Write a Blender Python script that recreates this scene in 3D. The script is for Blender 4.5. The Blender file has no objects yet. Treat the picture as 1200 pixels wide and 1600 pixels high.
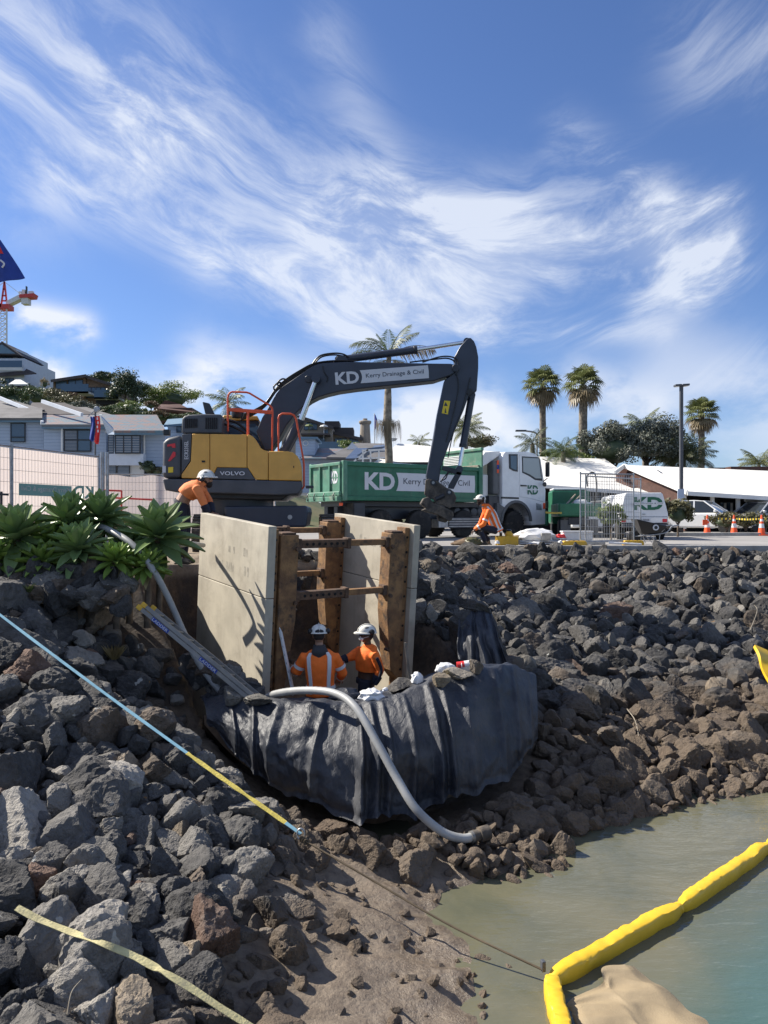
import bpy, bmesh, math, random
import numpy as np
from mathutils import Vector, Matrix, noise
from mathutils.bvhtree import BVHTree
R = math.radians
rnd = random.Random(11)
nrs = np.random.RandomState(5)
scene = bpy.context.scene
col = scene.collection
# ---------------------------------------------------------------- camera
EYE, FPX, HOR = 0.8, 1200.0, 808.0          # eye height over the road, focal length and horizon in photo pixels
cam = bpy.data.cameras.new('camera'); camo = bpy.data.objects.new('camera', cam); col.objects.link(camo)
cam.sensor_fit = 'VERTICAL'; cam.sensor_height = 36.0; cam.lens = 27.0
cam.shift_y = 8.0 / 1600.0
cam.clip_start = 0.1; cam.clip_end = 3000
camo.location = (0, 0, EYE); camo.rotation_euler = (R(90), 0, 0)
scene.camera = camo
# ---------------------------------------------------------------- light
SUN_TO = Vector((-0.93, 0.36, 0)).normalized()
SUN_EL = R(41)
sun_dir = Vector((SUN_TO.x*math.cos(SUN_EL), SUN_TO.y*math.cos(SUN_EL), math.sin(SUN_EL)))
sl = bpy.data.lights.new('sun', 'SUN'); sl.energy = 5.0; sl.angle = R(0.53); sl.color = (1.0, 0.93, 0.82)
so = bpy.data.objects.new('sun', sl); col.objects.link(so)
so.rotation_euler = (-sun_dir).to_track_quat('-Z', 'Y').to_euler()
scene.view_settings.view_transform = 'Standard'
scene.view_settings.look = 'None'
scene.view_settings.exposure = 0.85
scene.view_settings.gamma = 1.0
scene.view_settings.use_curve_mapping = False


class S:
    """A socket with arithmetic: builds Math nodes in its tree."""
    def __init__(s, nt, sock): s.nt = nt; s.k = sock
    def m(s, op, *a, clamp=False):
        n = s.nt.nodes.new('ShaderNodeMath'); n.operation = op; n.use_clamp = clamp
        for i, x in enumerate((s,) + a):
            if isinstance(x, S): s.nt.links.new(x.k, n.inputs[i])
            else: n.inputs[i].default_value = x
        return S(s.nt, n.outputs[0])
    def __add__(s, o): return s.m('ADD', o)
    __radd__ = __add__
    def __mul__(s, o): return s.m('MULTIPLY', o)
    __rmul__ = __mul__
    def __sub__(s, o): return s.m('SUBTRACT', o)
    def __rsub__(s, o): return (s*-1.0).m('ADD', o)
    def __truediv__(s, o): return s.m('DIVIDE', o)
    def clamp(s): return s.m('ADD', 0.0, clamp=True)
    def smooth(s, a, b):
        n = s.nt.nodes.new('ShaderNodeMapRange'); n.interpolation_type = 'SMOOTHSTEP'
        s.nt.links.new(s.k, n.inputs[0]); n.inputs[1].default_value = a; n.inputs[2].default_value = b
        return S(s.nt, n.outputs[0])


def xyz(nt, a, b, c=0.0):
    n = nt.nodes.new('ShaderNodeCombineXYZ')
    for i, x in enumerate((a, b, c)):
        if isinstance(x, S): nt.links.new(x.k, n.inputs[i])
        else: n.inputs[i].default_value = x
    return n.outputs[0]


def ntex(nt, vec, scale, detail=4.0, rough=0.5, dist=0.0, lac=2.0):
    n = nt.nodes.new('ShaderNodeTexNoise')
    if vec is not None: nt.links.new(vec, n.inputs['Vector'])
    n.inputs['Scale'].default_value = scale; n.inputs['Detail'].default_value = detail
    n.inputs['Roughness'].default_value = rough; n.inputs['Distortion'].default_value = dist
    n.inputs['Lacunarity'].default_value = lac
    return n


def mixc(nt, f, a, b):
    n = nt.nodes.new('ShaderNodeMix'); n.data_type = 'RGBA'
    for x, i in ((f, 0), (a, 6), (b, 7)):
        if isinstance(x, S): nt.links.new(x.k, n.inputs[i])
        elif isinstance(x, (tuple, list)): n.inputs[i].default_value = tuple(x)[:3] + (1,)
        elif isinstance(x, (int, float)): n.inputs[i].default_value = x
        else: nt.links.new(x, n.inputs[i])
    return n.outputs[2]


# ---------------------------------------------------------------- sky
def build_sky():
    w = bpy.data.worlds.new('World'); scene.world = w; w.use_nodes = True
    nt = w.node_tree; nt.nodes.clear()
    out = nt.nodes.new('ShaderNodeOutputWorld'); bg = nt.nodes.new('ShaderNodeBackground')
    nt.links.new(bg.outputs[0], out.inputs[0]); bg.inputs[1].default_value = 0.10
    sky = nt.nodes.new('ShaderNodeTexSky'); sky.sky_type = 'NISHITA'; sky.sun_disc = False
    sky.sun_elevation = SUN_EL; sky.sun_rotation = math.atan2(SUN_TO.x, SUN_TO.y)
    w.cycles.sampling_method = 'MANUAL'; w.cycles.sample_map_resolution = 512
    sky.air_density = 1.0; sky.dust_density = 0.35; sky.ozone_density = 2.5; sky.altitude = 10
    tc = nt.nodes.new('ShaderNodeTexCoord'); sp = nt.nodes.new('ShaderNodeSeparateXYZ')
    nt.links.new(tc.outputs['Generated'], sp.inputs[0])
    x, y, z = (S(nt, sp.outputs[i]) for i in range(3))
    az = x.m('ARCTAN2', y)
    el = z.m('ARCSINE')
    def ae(px, py):
        a = math.atan((px-600)/FPX)
        return a, math.atan((HOR-py)/FPX*math.cos(a))
    # wind-drawn streak field: long along the drift, fine across it
    ca, sa = math.cos(R(-24)), math.sin(R(-24))
    al = az*ca + el*sa; ac = el*ca - az*sa
    arc = np.polyfit([-.46, -.245, -.033, .165, .32, .41], [.485, .404, .328, .294, .312, .357], 3)
    azc = az.m('MINIMUM', .7).m('MAXIMUM', -.9)
    arcv = ((azc*float(arc[0]) + float(arc[1]))*azc + float(arc[2]))*azc + float(arc[3])
    al = az; ac = el - arcv
    v1 = xyz(nt, al, ac, 0.0)
    wz = S(nt, ntex(nt, v1, 3.2, 3, .5).outputs[0]) - 0.5
    wz2 = S(nt, ntex(nt, v1, 9.0, 3, .55).outputs[0]) - 0.5
    ac2 = ac*(1.0 + al*0.55) + wz*0.13 + wz2*0.016
    st = S(nt, ntex(nt, xyz(nt, al*5.2, ac2*15.0, 1.7), 1.0, 10, .66, .45).outputs[0])
    puff = S(nt, ntex(nt, xyz(nt, az*7.0 + 3.0, el*12.0, 4.2), 1.0, 9, .6, .15).outputs[0])
    soft = S(nt, ntex(nt, xyz(nt, az*3.0, el*4.0, 9.2), 1.0, 5, .55, .2).outputs[0])
    def seg(p, q, wd, amp):
        (ax, ay), (bx, by) = ae(*p), ae(*q)
        dx, dy = bx-ax, by-ay; L2 = dx*dx+dy*dy
        px_, py_ = az - ax, el - ay
        t = ((px_*dx + py_*dy) / L2).clamp()
        ex, ey = px_ - t*dx, py_ - t*dy
        d2 = ex*ex + ey*ey
        return (d2 * (-1.0/(wd/FPX)**2)).m('EXPONENT') * amp
    segs = [((-60, 40), (250, 190), 85, .50), ((250, 190), (560, 355), 85, .74), ((-60, 160), (200, 280), 50, .36),
            ((-200, -60), (120, 60), 110, .26), ((90, 285), (330, 385), 34, .62), ((330, 385), (560, 480), 46, .85),
            ((540, 380), (800, 395), 70, 1.05), ((780, 385), (1000, 370), 66, 1.0), ((560, 480), (760, 455), 46, .85),
            ((500, 505), (760, 520), 26, .75), ((760, 520), (1040, 515), 20, .55), ((1000, 480), (1110, 430), 22, .6),
            ((1040, 380), (1115, 400), 48, .85), ((880, 215), (1010, 290), 30, .45), ((1050, 330), (1140, 320), 22, .60), ((1120, 330), (1135, 410), 26, .65), ((1135, 410), (1080, 470), 22, .55),
            ((510, 60), (590, 250), 40, .30), ((1110, 90), (1240, 70), 60, .45), ((620, 300), (730, 360), 46, .6),
            ((-300, 330), (60, 330), 60, .25), ((1240, 560), (1060, 590), 40, .35)]
    m = None
    for p, q, wd, amp in segs:
        s_ = seg(p, q, wd, amp); m = s_ if m is None else m + s_
    # unseen streaks beyond the view, cover raised there to add fill light
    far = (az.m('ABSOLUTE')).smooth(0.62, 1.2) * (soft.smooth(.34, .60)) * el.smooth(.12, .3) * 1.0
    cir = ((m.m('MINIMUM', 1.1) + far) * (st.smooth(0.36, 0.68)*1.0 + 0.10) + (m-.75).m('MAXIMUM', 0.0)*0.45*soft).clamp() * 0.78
    # low bank of cumulus near the horizon
    low = (1.0 - (el - 0.105).m('ABSOLUTE').smooth(0.02, 0.10)) * puff.smooth(0.44, 0.66)
    cu = None
    for p, q, wd, amp in [((40, 497), (125, 515), 22, 1.6), ((10, 572), (75, 582), 26, 1.5), ((120, 640), (330, 600), 34, .8), ((320, 560), (480, 600), 40, .6),
                          ((640, 640), (760, 640), 36, .9), ((900, 600), (1010, 640), 40, .6), ((1060, 560), (1240, 640), 60, .45), ((480, 690), (800, 690), 36, .7)]:
        s_ = seg(p, q, wd, amp); cu = s_ if cu is None else cu + s_
    cum = ((cu.m('MINIMUM', 1.2)) * puff.smooth(0.32, 0.58) + low*0.22).clamp()*0.85
    haze = 1.0 - el.smooth(-0.02, 0.26)
    base = mixc(nt, 1.0, sky.outputs[0], (1, 1, 1))
    tint = nt.nodes.new('ShaderNodeMix'); tint.data_type = 'RGBA'; tint.blend_type = 'MULTIPLY'; tint.inputs[0].default_value = 1
    nt.links.new(sky.outputs[0], tint.inputs[6]); tint.inputs[7].default_value = (0.50, 0.59, 0.79, 1)
    c1 = mixc(nt, haze*0.16, tint.outputs[2], (3.4, 3.95, 4.9))
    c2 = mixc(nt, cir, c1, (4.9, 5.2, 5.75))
    c3 = mixc(nt, cum, c2, (5.3, 5.45, 5.8))
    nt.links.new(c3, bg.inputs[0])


build_sky()


# ---------------------------------------------------------------- places and mesh helpers
def P(px, py, D):
    """World point seen at photo pixel (px,py) at distance D."""
    return Vector(((px-600)/FPX*D, D, EYE+(HOR-py)/FPX*D))


def pix(p): return 600+FPX*p[0]/p[1], HOR-FPX*(p[2]-EYE)/p[1]


def V(*a): return Vector(a)


class MB:
    """Collects shapes; build() links them as one mesh object."""
    def __init__(s): s.v = []; s.f = []
    def add(s, vs, fs):
        n = len(s.v); s.v.extend(tuple(p) for p in vs); s.f.extend(tuple(i+n for i in q) for q in fs); return s
    def obox(s, o, a, b, c):
        o, a, b, c = Vector(o), Vector(a), Vector(b), Vector(c)
        return s.add([o, o+a, o+a+b, o+b, o+c, o+a+c, o+a+b+c, o+b+c],
                     [(0, 3, 2, 1), (4, 5, 6, 7), (0, 1, 5, 4), (1, 2, 6, 5), (2, 3, 7, 6), (3, 0, 4, 7)])
    def box(s, c, d, M=None):
        x, y, z = d[0]/2, d[1]/2, d[2]/2
        vs = [Vector((sx*x, sy*y, sz*z)) for sz in (-1, 1) for sx, sy in ((-1, -1), (1, -1), (1, 1), (-1, 1))]
        if M is not None: vs = [M @ p for p in vs]
        return s.add([p+Vector(c) for p in vs], [(0, 3, 2, 1), (4, 5, 6, 7), (0, 1, 5, 4), (1, 2, 6, 5), (2, 3, 7, 6), (3, 0, 4, 7)])
    def prism(s, poly, ext):
        n = len(poly); ext = Vector(ext); a = [Vector(p) for p in poly]
        return s.add(a+[p+ext for p in a], [tuple(range(n-1, -1, -1)), tuple(range(n, 2*n))] + [(i, (i+1) % n, n+(i+1) % n, n+i) for i in range(n)])
    def bar(s, a, b, w, h=None, up=(0, 0, 1)):
        a, b = Vector(a), Vector(b); h = h or w; d = (b-a).normalized(); u = Vector(up)
        if abs(d.dot(u)) > .98: u = Vector((0, 1, 0))
        sx = d.cross(u).normalized(); sz = sx.cross(d).normalized()
        return s.obox(a-sx*w/2-sz*h/2, sx*w, b-a, sz*h)
    def tube(s, path, r, n=8, caps=True, closed=False, flat=1.0, up=None):
        path = [Vector(p) for p in path]; L = len(path); rs = r if isinstance(r, (list, tuple)) else [r]*L
        vs = []; pu = None
        for i, p in enumerate(path):
            a = path[(i-1) % L] if (i > 0 or closed) else p; b = path[(i+1) % L] if (i < L-1 or closed) else p
            d = (b-a).normalized() if (b-a).length > 1e-9 else Vector((0, 0, 1))
            if up is not None: u = Vector(up)
            else: u = pu if pu is not None else (Vector((0, 0, 1)) if abs(d.z) < .9 else Vector((1, 0, 0)))
            sx = d.cross(u)
            if sx.length < 1e-6: sx = d.orthogonal()
            sx.normalize(); sz = sx.cross(d).normalized(); pu = sz
            vs += [p+sx*math.cos(2*math.pi*k/n)*rs[i]+sz*math.sin(2*math.pi*k/n)*rs[i]*flat for k in range(n)]
        m = L if closed else L-1
        fs = [(i*n+k, i*n+(k+1) % n, ((i+1) % L)*n+(k+1) % n, ((i+1) % L)*n+k) for i in range(m) for k in range(n)]
        if caps and not closed: fs += [tuple(range(n-1, -1, -1)), tuple(range((L-1)*n, L*n))]
        return s.add(vs, fs)
    def cyl(s, a, b, r, n=16, r2=None): return s.tube([a, b], [r, r if r2 is None else r2], n)
    def lathe(s, prof, o, ax=(0, 0, 1), n=20):
        ax = Vector(ax).normalized(); sx = ax.orthogonal().normalized(); sy = ax.cross(sx); o = Vector(o); vs = []
        for r, h in prof:
            r = max(r, 1e-4)
            vs += [o+ax*h+sx*math.cos(2*math.pi*k/n)*r+sy*math.sin(2*math.pi*k/n)*r for k in range(n)]
        L = len(prof)
        fs = [(i*n+k, i*n+(k+1) % n, (i+1)*n+(k+1) % n, (i+1)*n+k) for i in range(L-1) for k in range(n)]
        fs += [tuple(range(n-1, -1, -1)), tuple(range((L-1)*n, L*n))]
        return s.add(vs, fs)
    def loft(s, rings, caps=True):
        n = len(rings[0]); L = len(rings); vs = [p for r in rings for p in r]
        fs = [(i*n+k, i*n+(k+1) % n, (i+1)*n+(k+1) % n, (i+1)*n+k) for i in range(L-1) for k in range(n)]
        if caps: fs += [tuple(range(n-1, -1, -1)), tuple(range((L-1)*n, L*n))]
        return s.add(vs, fs)
    def grid(s, fn, nu, nv):
        vs = [fn(i/nu, j/nv) for j in range(nv+1) for i in range(nu+1)]
        return s.add(vs, [(j*(nu+1)+i, j*(nu+1)+i+1, (j+1)*(nu+1)+i+1, (j+1)*(nu+1)+i) for j in range(nv) for i in range(nu)])
    def build(s, name, m, parent=None, smooth=None, bev=0, seg=2, fix=True, local=False, solid=0):
        vs = s.v
        if parent is not None and not local:
            inv = world_of(parent).inverted(); vs = [tuple(inv @ Vector(p)) for p in vs]
        me = bpy.data.meshes.new(name); me.from_pydata(vs, [], s.f)
        if fix and len(vs) < 60000:
            bm = bmesh.new(); bm.from_mesh(me); bmesh.ops.recalc_face_normals(bm, faces=bm.faces); bm.to_mesh(me); bm.free()
        if smooth is not None:
            me.shade_smooth()
            if smooth < 180: me.set_sharp_from_angle(angle=R(smooth))
        o = link(name, me, m, parent)
        if solid:
            md = o.modifiers.new('Solidify', 'SOLIDIFY'); md.thickness = solid; md.offset = 0
        if bev:
            md = o.modifiers.new('Bevel', 'BEVEL'); md.width = bev; md.segments = seg; md.limit_method = 'ANGLE'; md.angle_limit = R(35); md.harden_normals = False
        return o


def world_of(o):
    M = o.matrix_basis.copy()
    while o.parent is not None: o = o.parent; M = o.matrix_basis @ M
    return M


def link(name, me, m, parent=None):
    o = bpy.data.objects.new(name, me); col.objects.link(o)
    if m is not None and not me.materials: me.materials.append(MT[m] if isinstance(m, str) else m)
    if parent is not None: o.parent = parent
    return o


def tag(o, label=None, cat=None, group=None, kind=None):
    for k, v in (('label', label), ('category', cat), ('group', group), ('kind', kind)):
        if v: o[k] = v
    return o


def thing(name, label, cat, loc=(0, 0, 0), rz=0.0, group=None, M=None):
    o = bpy.data.objects.new(name, None); col.objects.link(o); o.empty_display_size = .2
    if M is not None: o.matrix_basis = M
    else: o.location = loc; o.rotation_euler = (0, 0, rz); o.matrix_basis = Matrix.Translation(Vector(loc)) @ Matrix.Rotation(rz, 4, 'Z')
    return tag(o, label, cat, group)


def copy_tree(o, parent=None):
    c = o.copy(); col.objects.link(c); c.parent = parent
    for ch in [q for q in bpy.data.objects if q.parent == o]: copy_tree(ch, c)
    return c


def np_mesh(name, verts, faces, m, parent=None, smooth=False):
    """Fast mesh from arrays; faces all of one size."""
    verts = np.asarray(verts, np.float32); faces = np.asarray(faces, np.int32)
    me = bpy.data.meshes.new(name); k = faces.shape[1]
    me.vertices.add(len(verts)); me.vertices.foreach_set('co', verts.ravel())
    me.loops.add(faces.size); me.loops.foreach_set('vertex_index', faces.ravel())
    me.polygons.add(len(faces)); me.polygons.foreach_set('loop_start', np.arange(0, faces.size, k, dtype=np.int32))
    me.polygons.foreach_set('loop_total', np.full(len(faces), k, np.int32))
    if smooth: me.polygons.foreach_set('use_smooth', np.ones(len(faces), bool))
    me.update(calc_edges=True); me.validate()
    return link(name, me, m, parent)


_font = {}
def text(s_, name, m, parent, o, u, v, w=None, h=None, bold=0.0, off=None, mirror=False, inset=0.004):
    """Lettering as a thin flat mesh: o lower left corner, u along the line, v up; fitted to w x h."""
    cu = bpy.data.curves.new('lettering', 'FONT'); cu.body = s_; cu.size = 1.0; cu.offset = bold; cu.resolution_u = 3; cu.fill_mode = 'FRONT'
    ob = bpy.data.objects.new('lettering', cu); col.objects.link(ob)
    dg = bpy.context.evaluated_depsgraph_get(); me = ob.evaluated_get(dg).to_mesh()
    co = np.empty(len(me.vertices)*3); me.vertices.foreach_get('co', co); co = co.reshape(-1, 3)
    fs = [tuple(p.vertices) for p in me.polygons]
    ob.evaluated_get(dg).to_mesh_clear(); bpy.data.objects.remove(ob); bpy.data.curves.remove(cu)
    mn, mx = co[:, :2].min(0), co[:, :2].max(0); ext = mx-mn
    sx = w/ext[0] if w else None; sy = h/ext[1] if h else None
    sx = sx or sy; sy = sy or sx
    u, v, o = Vector(u).normalized(), Vector(v).normalized(), Vector(o); nrm = u.cross(v)
    mb = MB()
    mb.add([o+u*(((mx[0]-c[0]) if mirror else (c[0]-mn[0]))*sx)+v*((c[1]-mn[1])*sy)+nrm*inset for c in co], fs)
    ob = mb.build(name, m, parent, fix=False)
    return tag(ob, kind='stuff') if False else ob


# ---------------------------------------------------------------- materials
MT = {}
def mat(name, c, r=.6, metal=0., var=.12, vs=2.5, bump=0., bs=25., spec=.5, c2=None, dirt=None, coat=0., emit=None, trans=None, streak=0.):
    """Painted or natural surface: base colour with mottling, optional grime (colour, scale, low, high) and relief."""
    mt = bpy.data.materials.new(name); mt.use_nodes = True; nt = mt.node_tree; b = nt.nodes['Principled BSDF']
    tc = nt.nodes.new('ShaderNodeTexCoord'); vec = tc.outputs['Object']
    b.inputs['Roughness'].default_value = r; b.inputs['Metallic'].default_value = metal; b.inputs['Specular IOR Level'].default_value = spec
    n1 = S(nt, ntex(nt, vec, vs, 6, .6).outputs[0])
    c2 = c2 or tuple(max(0, x*(1-2.2*var)) for x in c)
    cc = mixc(nt, n1.smooth(.3, .7), c, c2) if var > 0 else None
    if dirt:
        dc, ds, lo, hi = dirt
        nd = S(nt, ntex(nt, vec, ds, 8, .65, .3).outputs[0])
        cc = mixc(nt, nd.smooth(lo, hi), cc if cc is not None else c, dc)
    if streak:
        mp = nt.nodes.new('ShaderNodeMapping'); nt.links.new(vec, mp.inputs[0]); mp.inputs['Scale'].default_value = (9, 9, .7)
        ns = S(nt, ntex(nt, mp.outputs[0], 1.0, 5, .6).outputs[0])
        cc = mixc(nt, ns.smooth(.5, .75)*streak, cc if cc is not None else c, tuple(x*.45 for x in c))
    if cc is None: b.inputs['Base Color'].default_value = tuple(c)+(1,)
    else: nt.links.new(cc, b.inputs['Base Color'])
    if var > 0: nt.links.new((n1*0.25 + (r-.125)).clamp().k, b.inputs['Roughness'])
    if bump:
        bn = nt.nodes.new('ShaderNodeBump'); bn.inputs['Strength'].default_value = bump; bn.inputs['Distance'].default_value = .02
        nt.links.new(ntex(nt, vec, bs, 6, .6).outputs[0], bn.inputs['Height']); nt.links.new(bn.outputs[0], b.inputs['Normal'])
    if coat: b.inputs['Coat Weight'].default_value = coat; b.inputs['Coat Roughness'].default_value = .12
    if trans: b.inputs['Transmission Weight'].default_value = trans
    MT[name] = mt
    return mt


def glass_mat(name, c=(.02, .025, .03), r=.06):
    mt = mat(name, c, r, var=0, spec=.6); return mt


def leaf_mat(name, c1, c2, trans=.25, r=.5):
    mt = bpy.data.materials.new(name); mt.use_nodes = True; nt = mt.node_tree; nt.nodes.clear()
    out = nt.nodes.new('ShaderNodeOutputMaterial'); b = nt.nodes.new('ShaderNodeBsdfPrincipled'); t = nt.nodes.new('ShaderNodeBsdfTranslucent'); mx = nt.nodes.new('ShaderNodeMixShader')
    g = nt.nodes.new('ShaderNodeNewGeometry'); tc = nt.nodes.new('ShaderNodeTexCoord')
    n1 = S(nt, ntex(nt, tc.outputs['Object'], 1.1, 3, .5).outputs[0])
    rp = S(nt, g.outputs['Random Per Island'])
    cc = mixc(nt, (rp*.6 + n1.smooth(.3, .7)*.5).clamp(), c1, c2)
    nt.links.new(cc, b.inputs['Base Color']); b.inputs['Roughness'].default_value = r
    nt.links.new(cc, t.inputs[0]); mx.inputs[0].default_value = trans
    nt.links.new(b.outputs[0], mx.inputs[1]); nt.links.new(t.outputs[0], mx.inputs[2]); nt.links.new(mx.outputs[0], out.inputs[0])
    MT[name] = mt
    return mt


mat('black_steel', (.028, .032, .042), .42, var=.1, dirt=((.12, .10, .08), 3, .62, .85))
mat('boom_paint', (.034, .042, .064), .38, var=.08, dirt=((.07, .065, .06), 2.2, .6, .9))
mat('dark_grey', (.075, .08, .092), .5, var=.12, dirt=((.14, .12, .1), 2, .6, .9))
mat('yellow_paint', (.70, .38, .075), .42, var=.06, dirt=((.40, .26, .11), 1.6, .52, .9), streak=.12)
mat('orange_rail', (.72, .10, .03), .45, var=.08)
mat('chrome', (.75, .76, .78), .16, metal=1, var=0)
mat('rubber', (.022, .022, .023), .8, var=.2, bump=.3, bs=30, dirt=((.12, .10, .08), 4, .5, .85))
mat('muddy_steel', (.10, .085, .07), .75, var=.3, vs=5, bump=.4, bs=22, dirt=((.22, .17, .12), 4, .45, .75))
mat('white_print', (.62, .63, .66), .5, var=.03)
mat('dark_print', (.03, .04, .06), .5, var=0)
mat('red_decal', (.62, .03, .04), .4, var=0)
mat('yellow_decal', (.75, .55, .03), .5, var=0)
mat('green_paint', (.018, .145, .075), .42, var=.12, dirt=((.16, .17, .13), 2.2, .58, .9), streak=.3)
mat('green_faded', (.09, .24, .16), .5, var=.15, dirt=((.3, .28, .22), 2.2, .5, .85))
mat('green_print', (.015, .12, .06), .5, var=0)
mat('white_paint', (.74, .75, .76), .35, var=.05, coat=.3, dirt=((.5, .47, .42), 1.3, .62, .95))
mat('white_metal', (.78, .78, .77), .4, var=.05)
mat('grey_plastic', (.11, .115, .12), .6, var=.1)
mat('galvanised', (.42, .43, .44), .45, metal=.7, var=.15, vs=8)
mat('aluminium', (.24, .232, .215), .5, metal=.4, var=.1, dirt=((.3, .27, .22), 6, .5, .8))
mat('rust', (.31, .17, .07), .8, var=.3, vs=5, bump=.5, bs=40, c2=(.15, .08, .04), dirt=((.055, .04, .03), 6, .48, .70), streak=.5)
mat('rust_dark', (.15, .085, .05), .8, var=.3, vs=7, bump=.4, bs=40, dirt=((.04, .03, .025), 6, .45, .7))
mat('shield_panel', (.50, .455, .365), .75, var=.10, vs=1.6, bump=.12, bs=45, dirt=((.33, .295, .235), 2.2, .44, .74), streak=.30)
mat('shield_mark', (.43, .395, .325), .8, var=.2, vs=9)
mat('hole', (.008, .008, .008), .9, var=0)
mat('skin', (.36, .20, .13), .5, var=.08)
mat('skin_dark', (.10, .055, .035), .5, var=.08)
mat('hivis', (1.0, .19, .02), .75, var=.08, vs=6, bump=.5, bs=16)
mat('hivis_pale', (.85, .24, .07), .8, var=.10, vs=6, bump=.5, bs=16)
mat('navy', (.012, .016, .035), .8, var=.15, bump=.4, bs=18)
mat('charcoal_cloth', (.045, .045, .05), .85, var=.1, bump=.4, bs=18)
mat('tape', (.66, .68, .69), .35, var=.04)
mat('helmet', (.72, .71, .66), .4, var=.06)
mat('black_plastic', (.012, .012, .014), .35, var=.08)
mat('hair', (.018, .012, .01), .8, var=.1)
mat('mask_white', (.78, .78, .77), .8, var=.03)
mat('boot', (.05, .045, .04), .75, var=.2, dirt=((.3, .26, .2), 8, .5, .7))
mat('hose', (.34, .345, .34), .5, var=.12, vs=4, dirt=((.22, .19, .15), 5, .55, .8))
mat('strap_blue', (.20, .40, .50), .7, var=.1, vs=12)
mat('strap_yellow', (.62, .50, .10), .75, var=.15, vs=12, bump=.4, bs=60)
mat('strap_cream', (.62, .55, .28), .8, var=.15, vs=8, bump=.4, bs=60, dirt=((.3, .26, .18), 5, .5, .8))
mat('rope', (.12, .09, .055), .9, var=.2)
mat('boom_float', (.74, .46, .025), .42, var=.06, dirt=((.45, .28, .05), 3, .6, .9))
mat('silt_cloth', (.31, .24, .145), .7, var=.12, vs=3, bump=.25, bs=90, dirt=((.28, .21, .12), 2.5, .5, .8))
mat('cone_orange', (.85, .10, .02), .55, var=.08)
mat('concrete', (.36, .35, .33), .85, var=.15, vs=4, bump=.2, bs=40)
mat('roof_white', (.80, .78, .73), .6, var=.04)
mat('wall_brown', (.10, .045, .032), .75, var=.15)
mat('trim_white', (.72, .72, .70), .6, var=.05)
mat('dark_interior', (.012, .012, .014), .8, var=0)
mat('wall_blue', (.42, .50, .62), .75, var=.05)
mat('wall_pale', (.58, .62, .68), .75, var=.05)
mat('fascia_blue', (.13, .22, .30), .6, var=.06)
mat('roof_grey', (.14, .135, .135), .8, var=.15, vs=1)
mat('roof_dark', (.07, .06, .06), .8, var=.15, vs=1)
mat('frame_dark', (.02, .022, .026), .5, var=0)
mat('wall_tan', (.32, .27, .215), .8, var=.06)
mat('wall_wood', (.18, .115, .07), .75, var=.12, streak=.3)
mat('wall_white', (.62, .62, .60), .75, var=.05)
leaf_mat('banner', (.62, .55, .52), (.56, .49, .47), .55, .8)
mat('banner_green', (.24, .43, .38), .75, var=.06)
mat('banner_pale', (.60, .60, .57), .75, var=.05)
mat('flag_blue', (.012, .045, .28), .7, var=.1)
mat('flag_red', (.70, .03, .03), .7, var=.08)
mat('crane_red', (.60, .06, .05), .5, var=.08)
mat('crane_white', (.70, .70, .68), .5, var=.05)
mat('bark', (.17, .13, .095), .9, var=.3, vs=6, bump=.6, bs=14)
mat('palm_bark', (.26, .22, .17), .9, var=.3, vs=5, bump=.5, bs=10)
mat('soil', (.17, .115, .07), .95, var=.3, vs=3, bump=.9, bs=9)
mat('plastic_white', (.72, .72, .72), .45, var=.05, bump=.6, bs=14)
mat('red_pack', (.62, .03, .03), .45, var=.05)
mat('box_yellow', (.72, .42, .03), .55, var=.1, dirt=((.4, .28, .08), 5, .5, .8))
mat('timber', (.30, .26, .20), .8, var=.2, vs=6)
mat('stone_pale', (.42, .40, .36), .85, var=.2, vs=7, bump=.4)
glass_mat('glass'); glass_mat('glass_blue', (.06, .10, .15), .05); glass_mat('glass_pale', (.30, .33, .34), .08)  # glass_pale is opaque: bright view through the cab put into its colour
mat('louvre', (.20, .22, .25), .6, var=.05)
mat('solar', (.10, .13, .19), .2, var=.1)
leaf_mat('aloe', (.15, .235, .08), (.26, .34, .15), .22, .38)
leaf_mat('aloe_light', (.20, .31, .06), (.30, .41, .10), .3, .38)
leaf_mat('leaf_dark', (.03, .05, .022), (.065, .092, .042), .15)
leaf_mat('leaf_mid', (.045, .075, .022), (.09, .12, .04), .2)
leaf_mat('leaf_olive', (.085, .085, .035), (.14, .125, .06), .2)
leaf_mat('leaf_grey', (.075, .09, .066), (.15, .16, .125), .15)
leaf_mat('leaf_lime', (.10, .16, .03), (.19, .22, .06), .25)
leaf_mat('leaf_rust', (.13, .06, .035), (.10, .09, .04), .2)
leaf_mat('palm_green', (.10, .13, .045), (.19, .20, .08), .25)
leaf_mat('palm_dry', (.17, .13, .075), (.25, .20, .12), .15)
leaf_mat('palm_pale', (.20, .21, .15), (.10, .13, .06), .2)
leaf_mat('flower_dry', (.22, .17, .11), (.13, .11, .07), .15)
leaf_mat('dry_grass', (.30, .24, .11), (.20, .15, .07), .2)
# ---------------------------------------------------------------- land form
WATER_Z = -2.7
SHORE = np.array([(.15, 1.0), (.45, 3.5), (.62, 5.3), (.68, 6.25), (.50, 7.1), (1.45, 7.75), (2.0, 8.7), (3.6, 9.6), (4.95, 10.07), (9, 11.4), (18, 14)])
TOP = np.array([(-24, 10.2), (-4.2, 10.35), (-3.55, 10.9), (-3.45, 11.8), (-3.35, 13.0), (-2.4, 14.3), (-.5, 15.0), (.7, 17.5), (1.3, 19.7), (3, 20.5), (24, 20.9)])
PIT = np.array([(-1.9, 9.5), (-2.45, 10.5), (-3.2, 12.2), (-2.6, 13.3), (-.9, 14.2), (1.0, 12.3), (1.25, 11.0), (.9, 9.9), (-.4, 9.3)])


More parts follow.
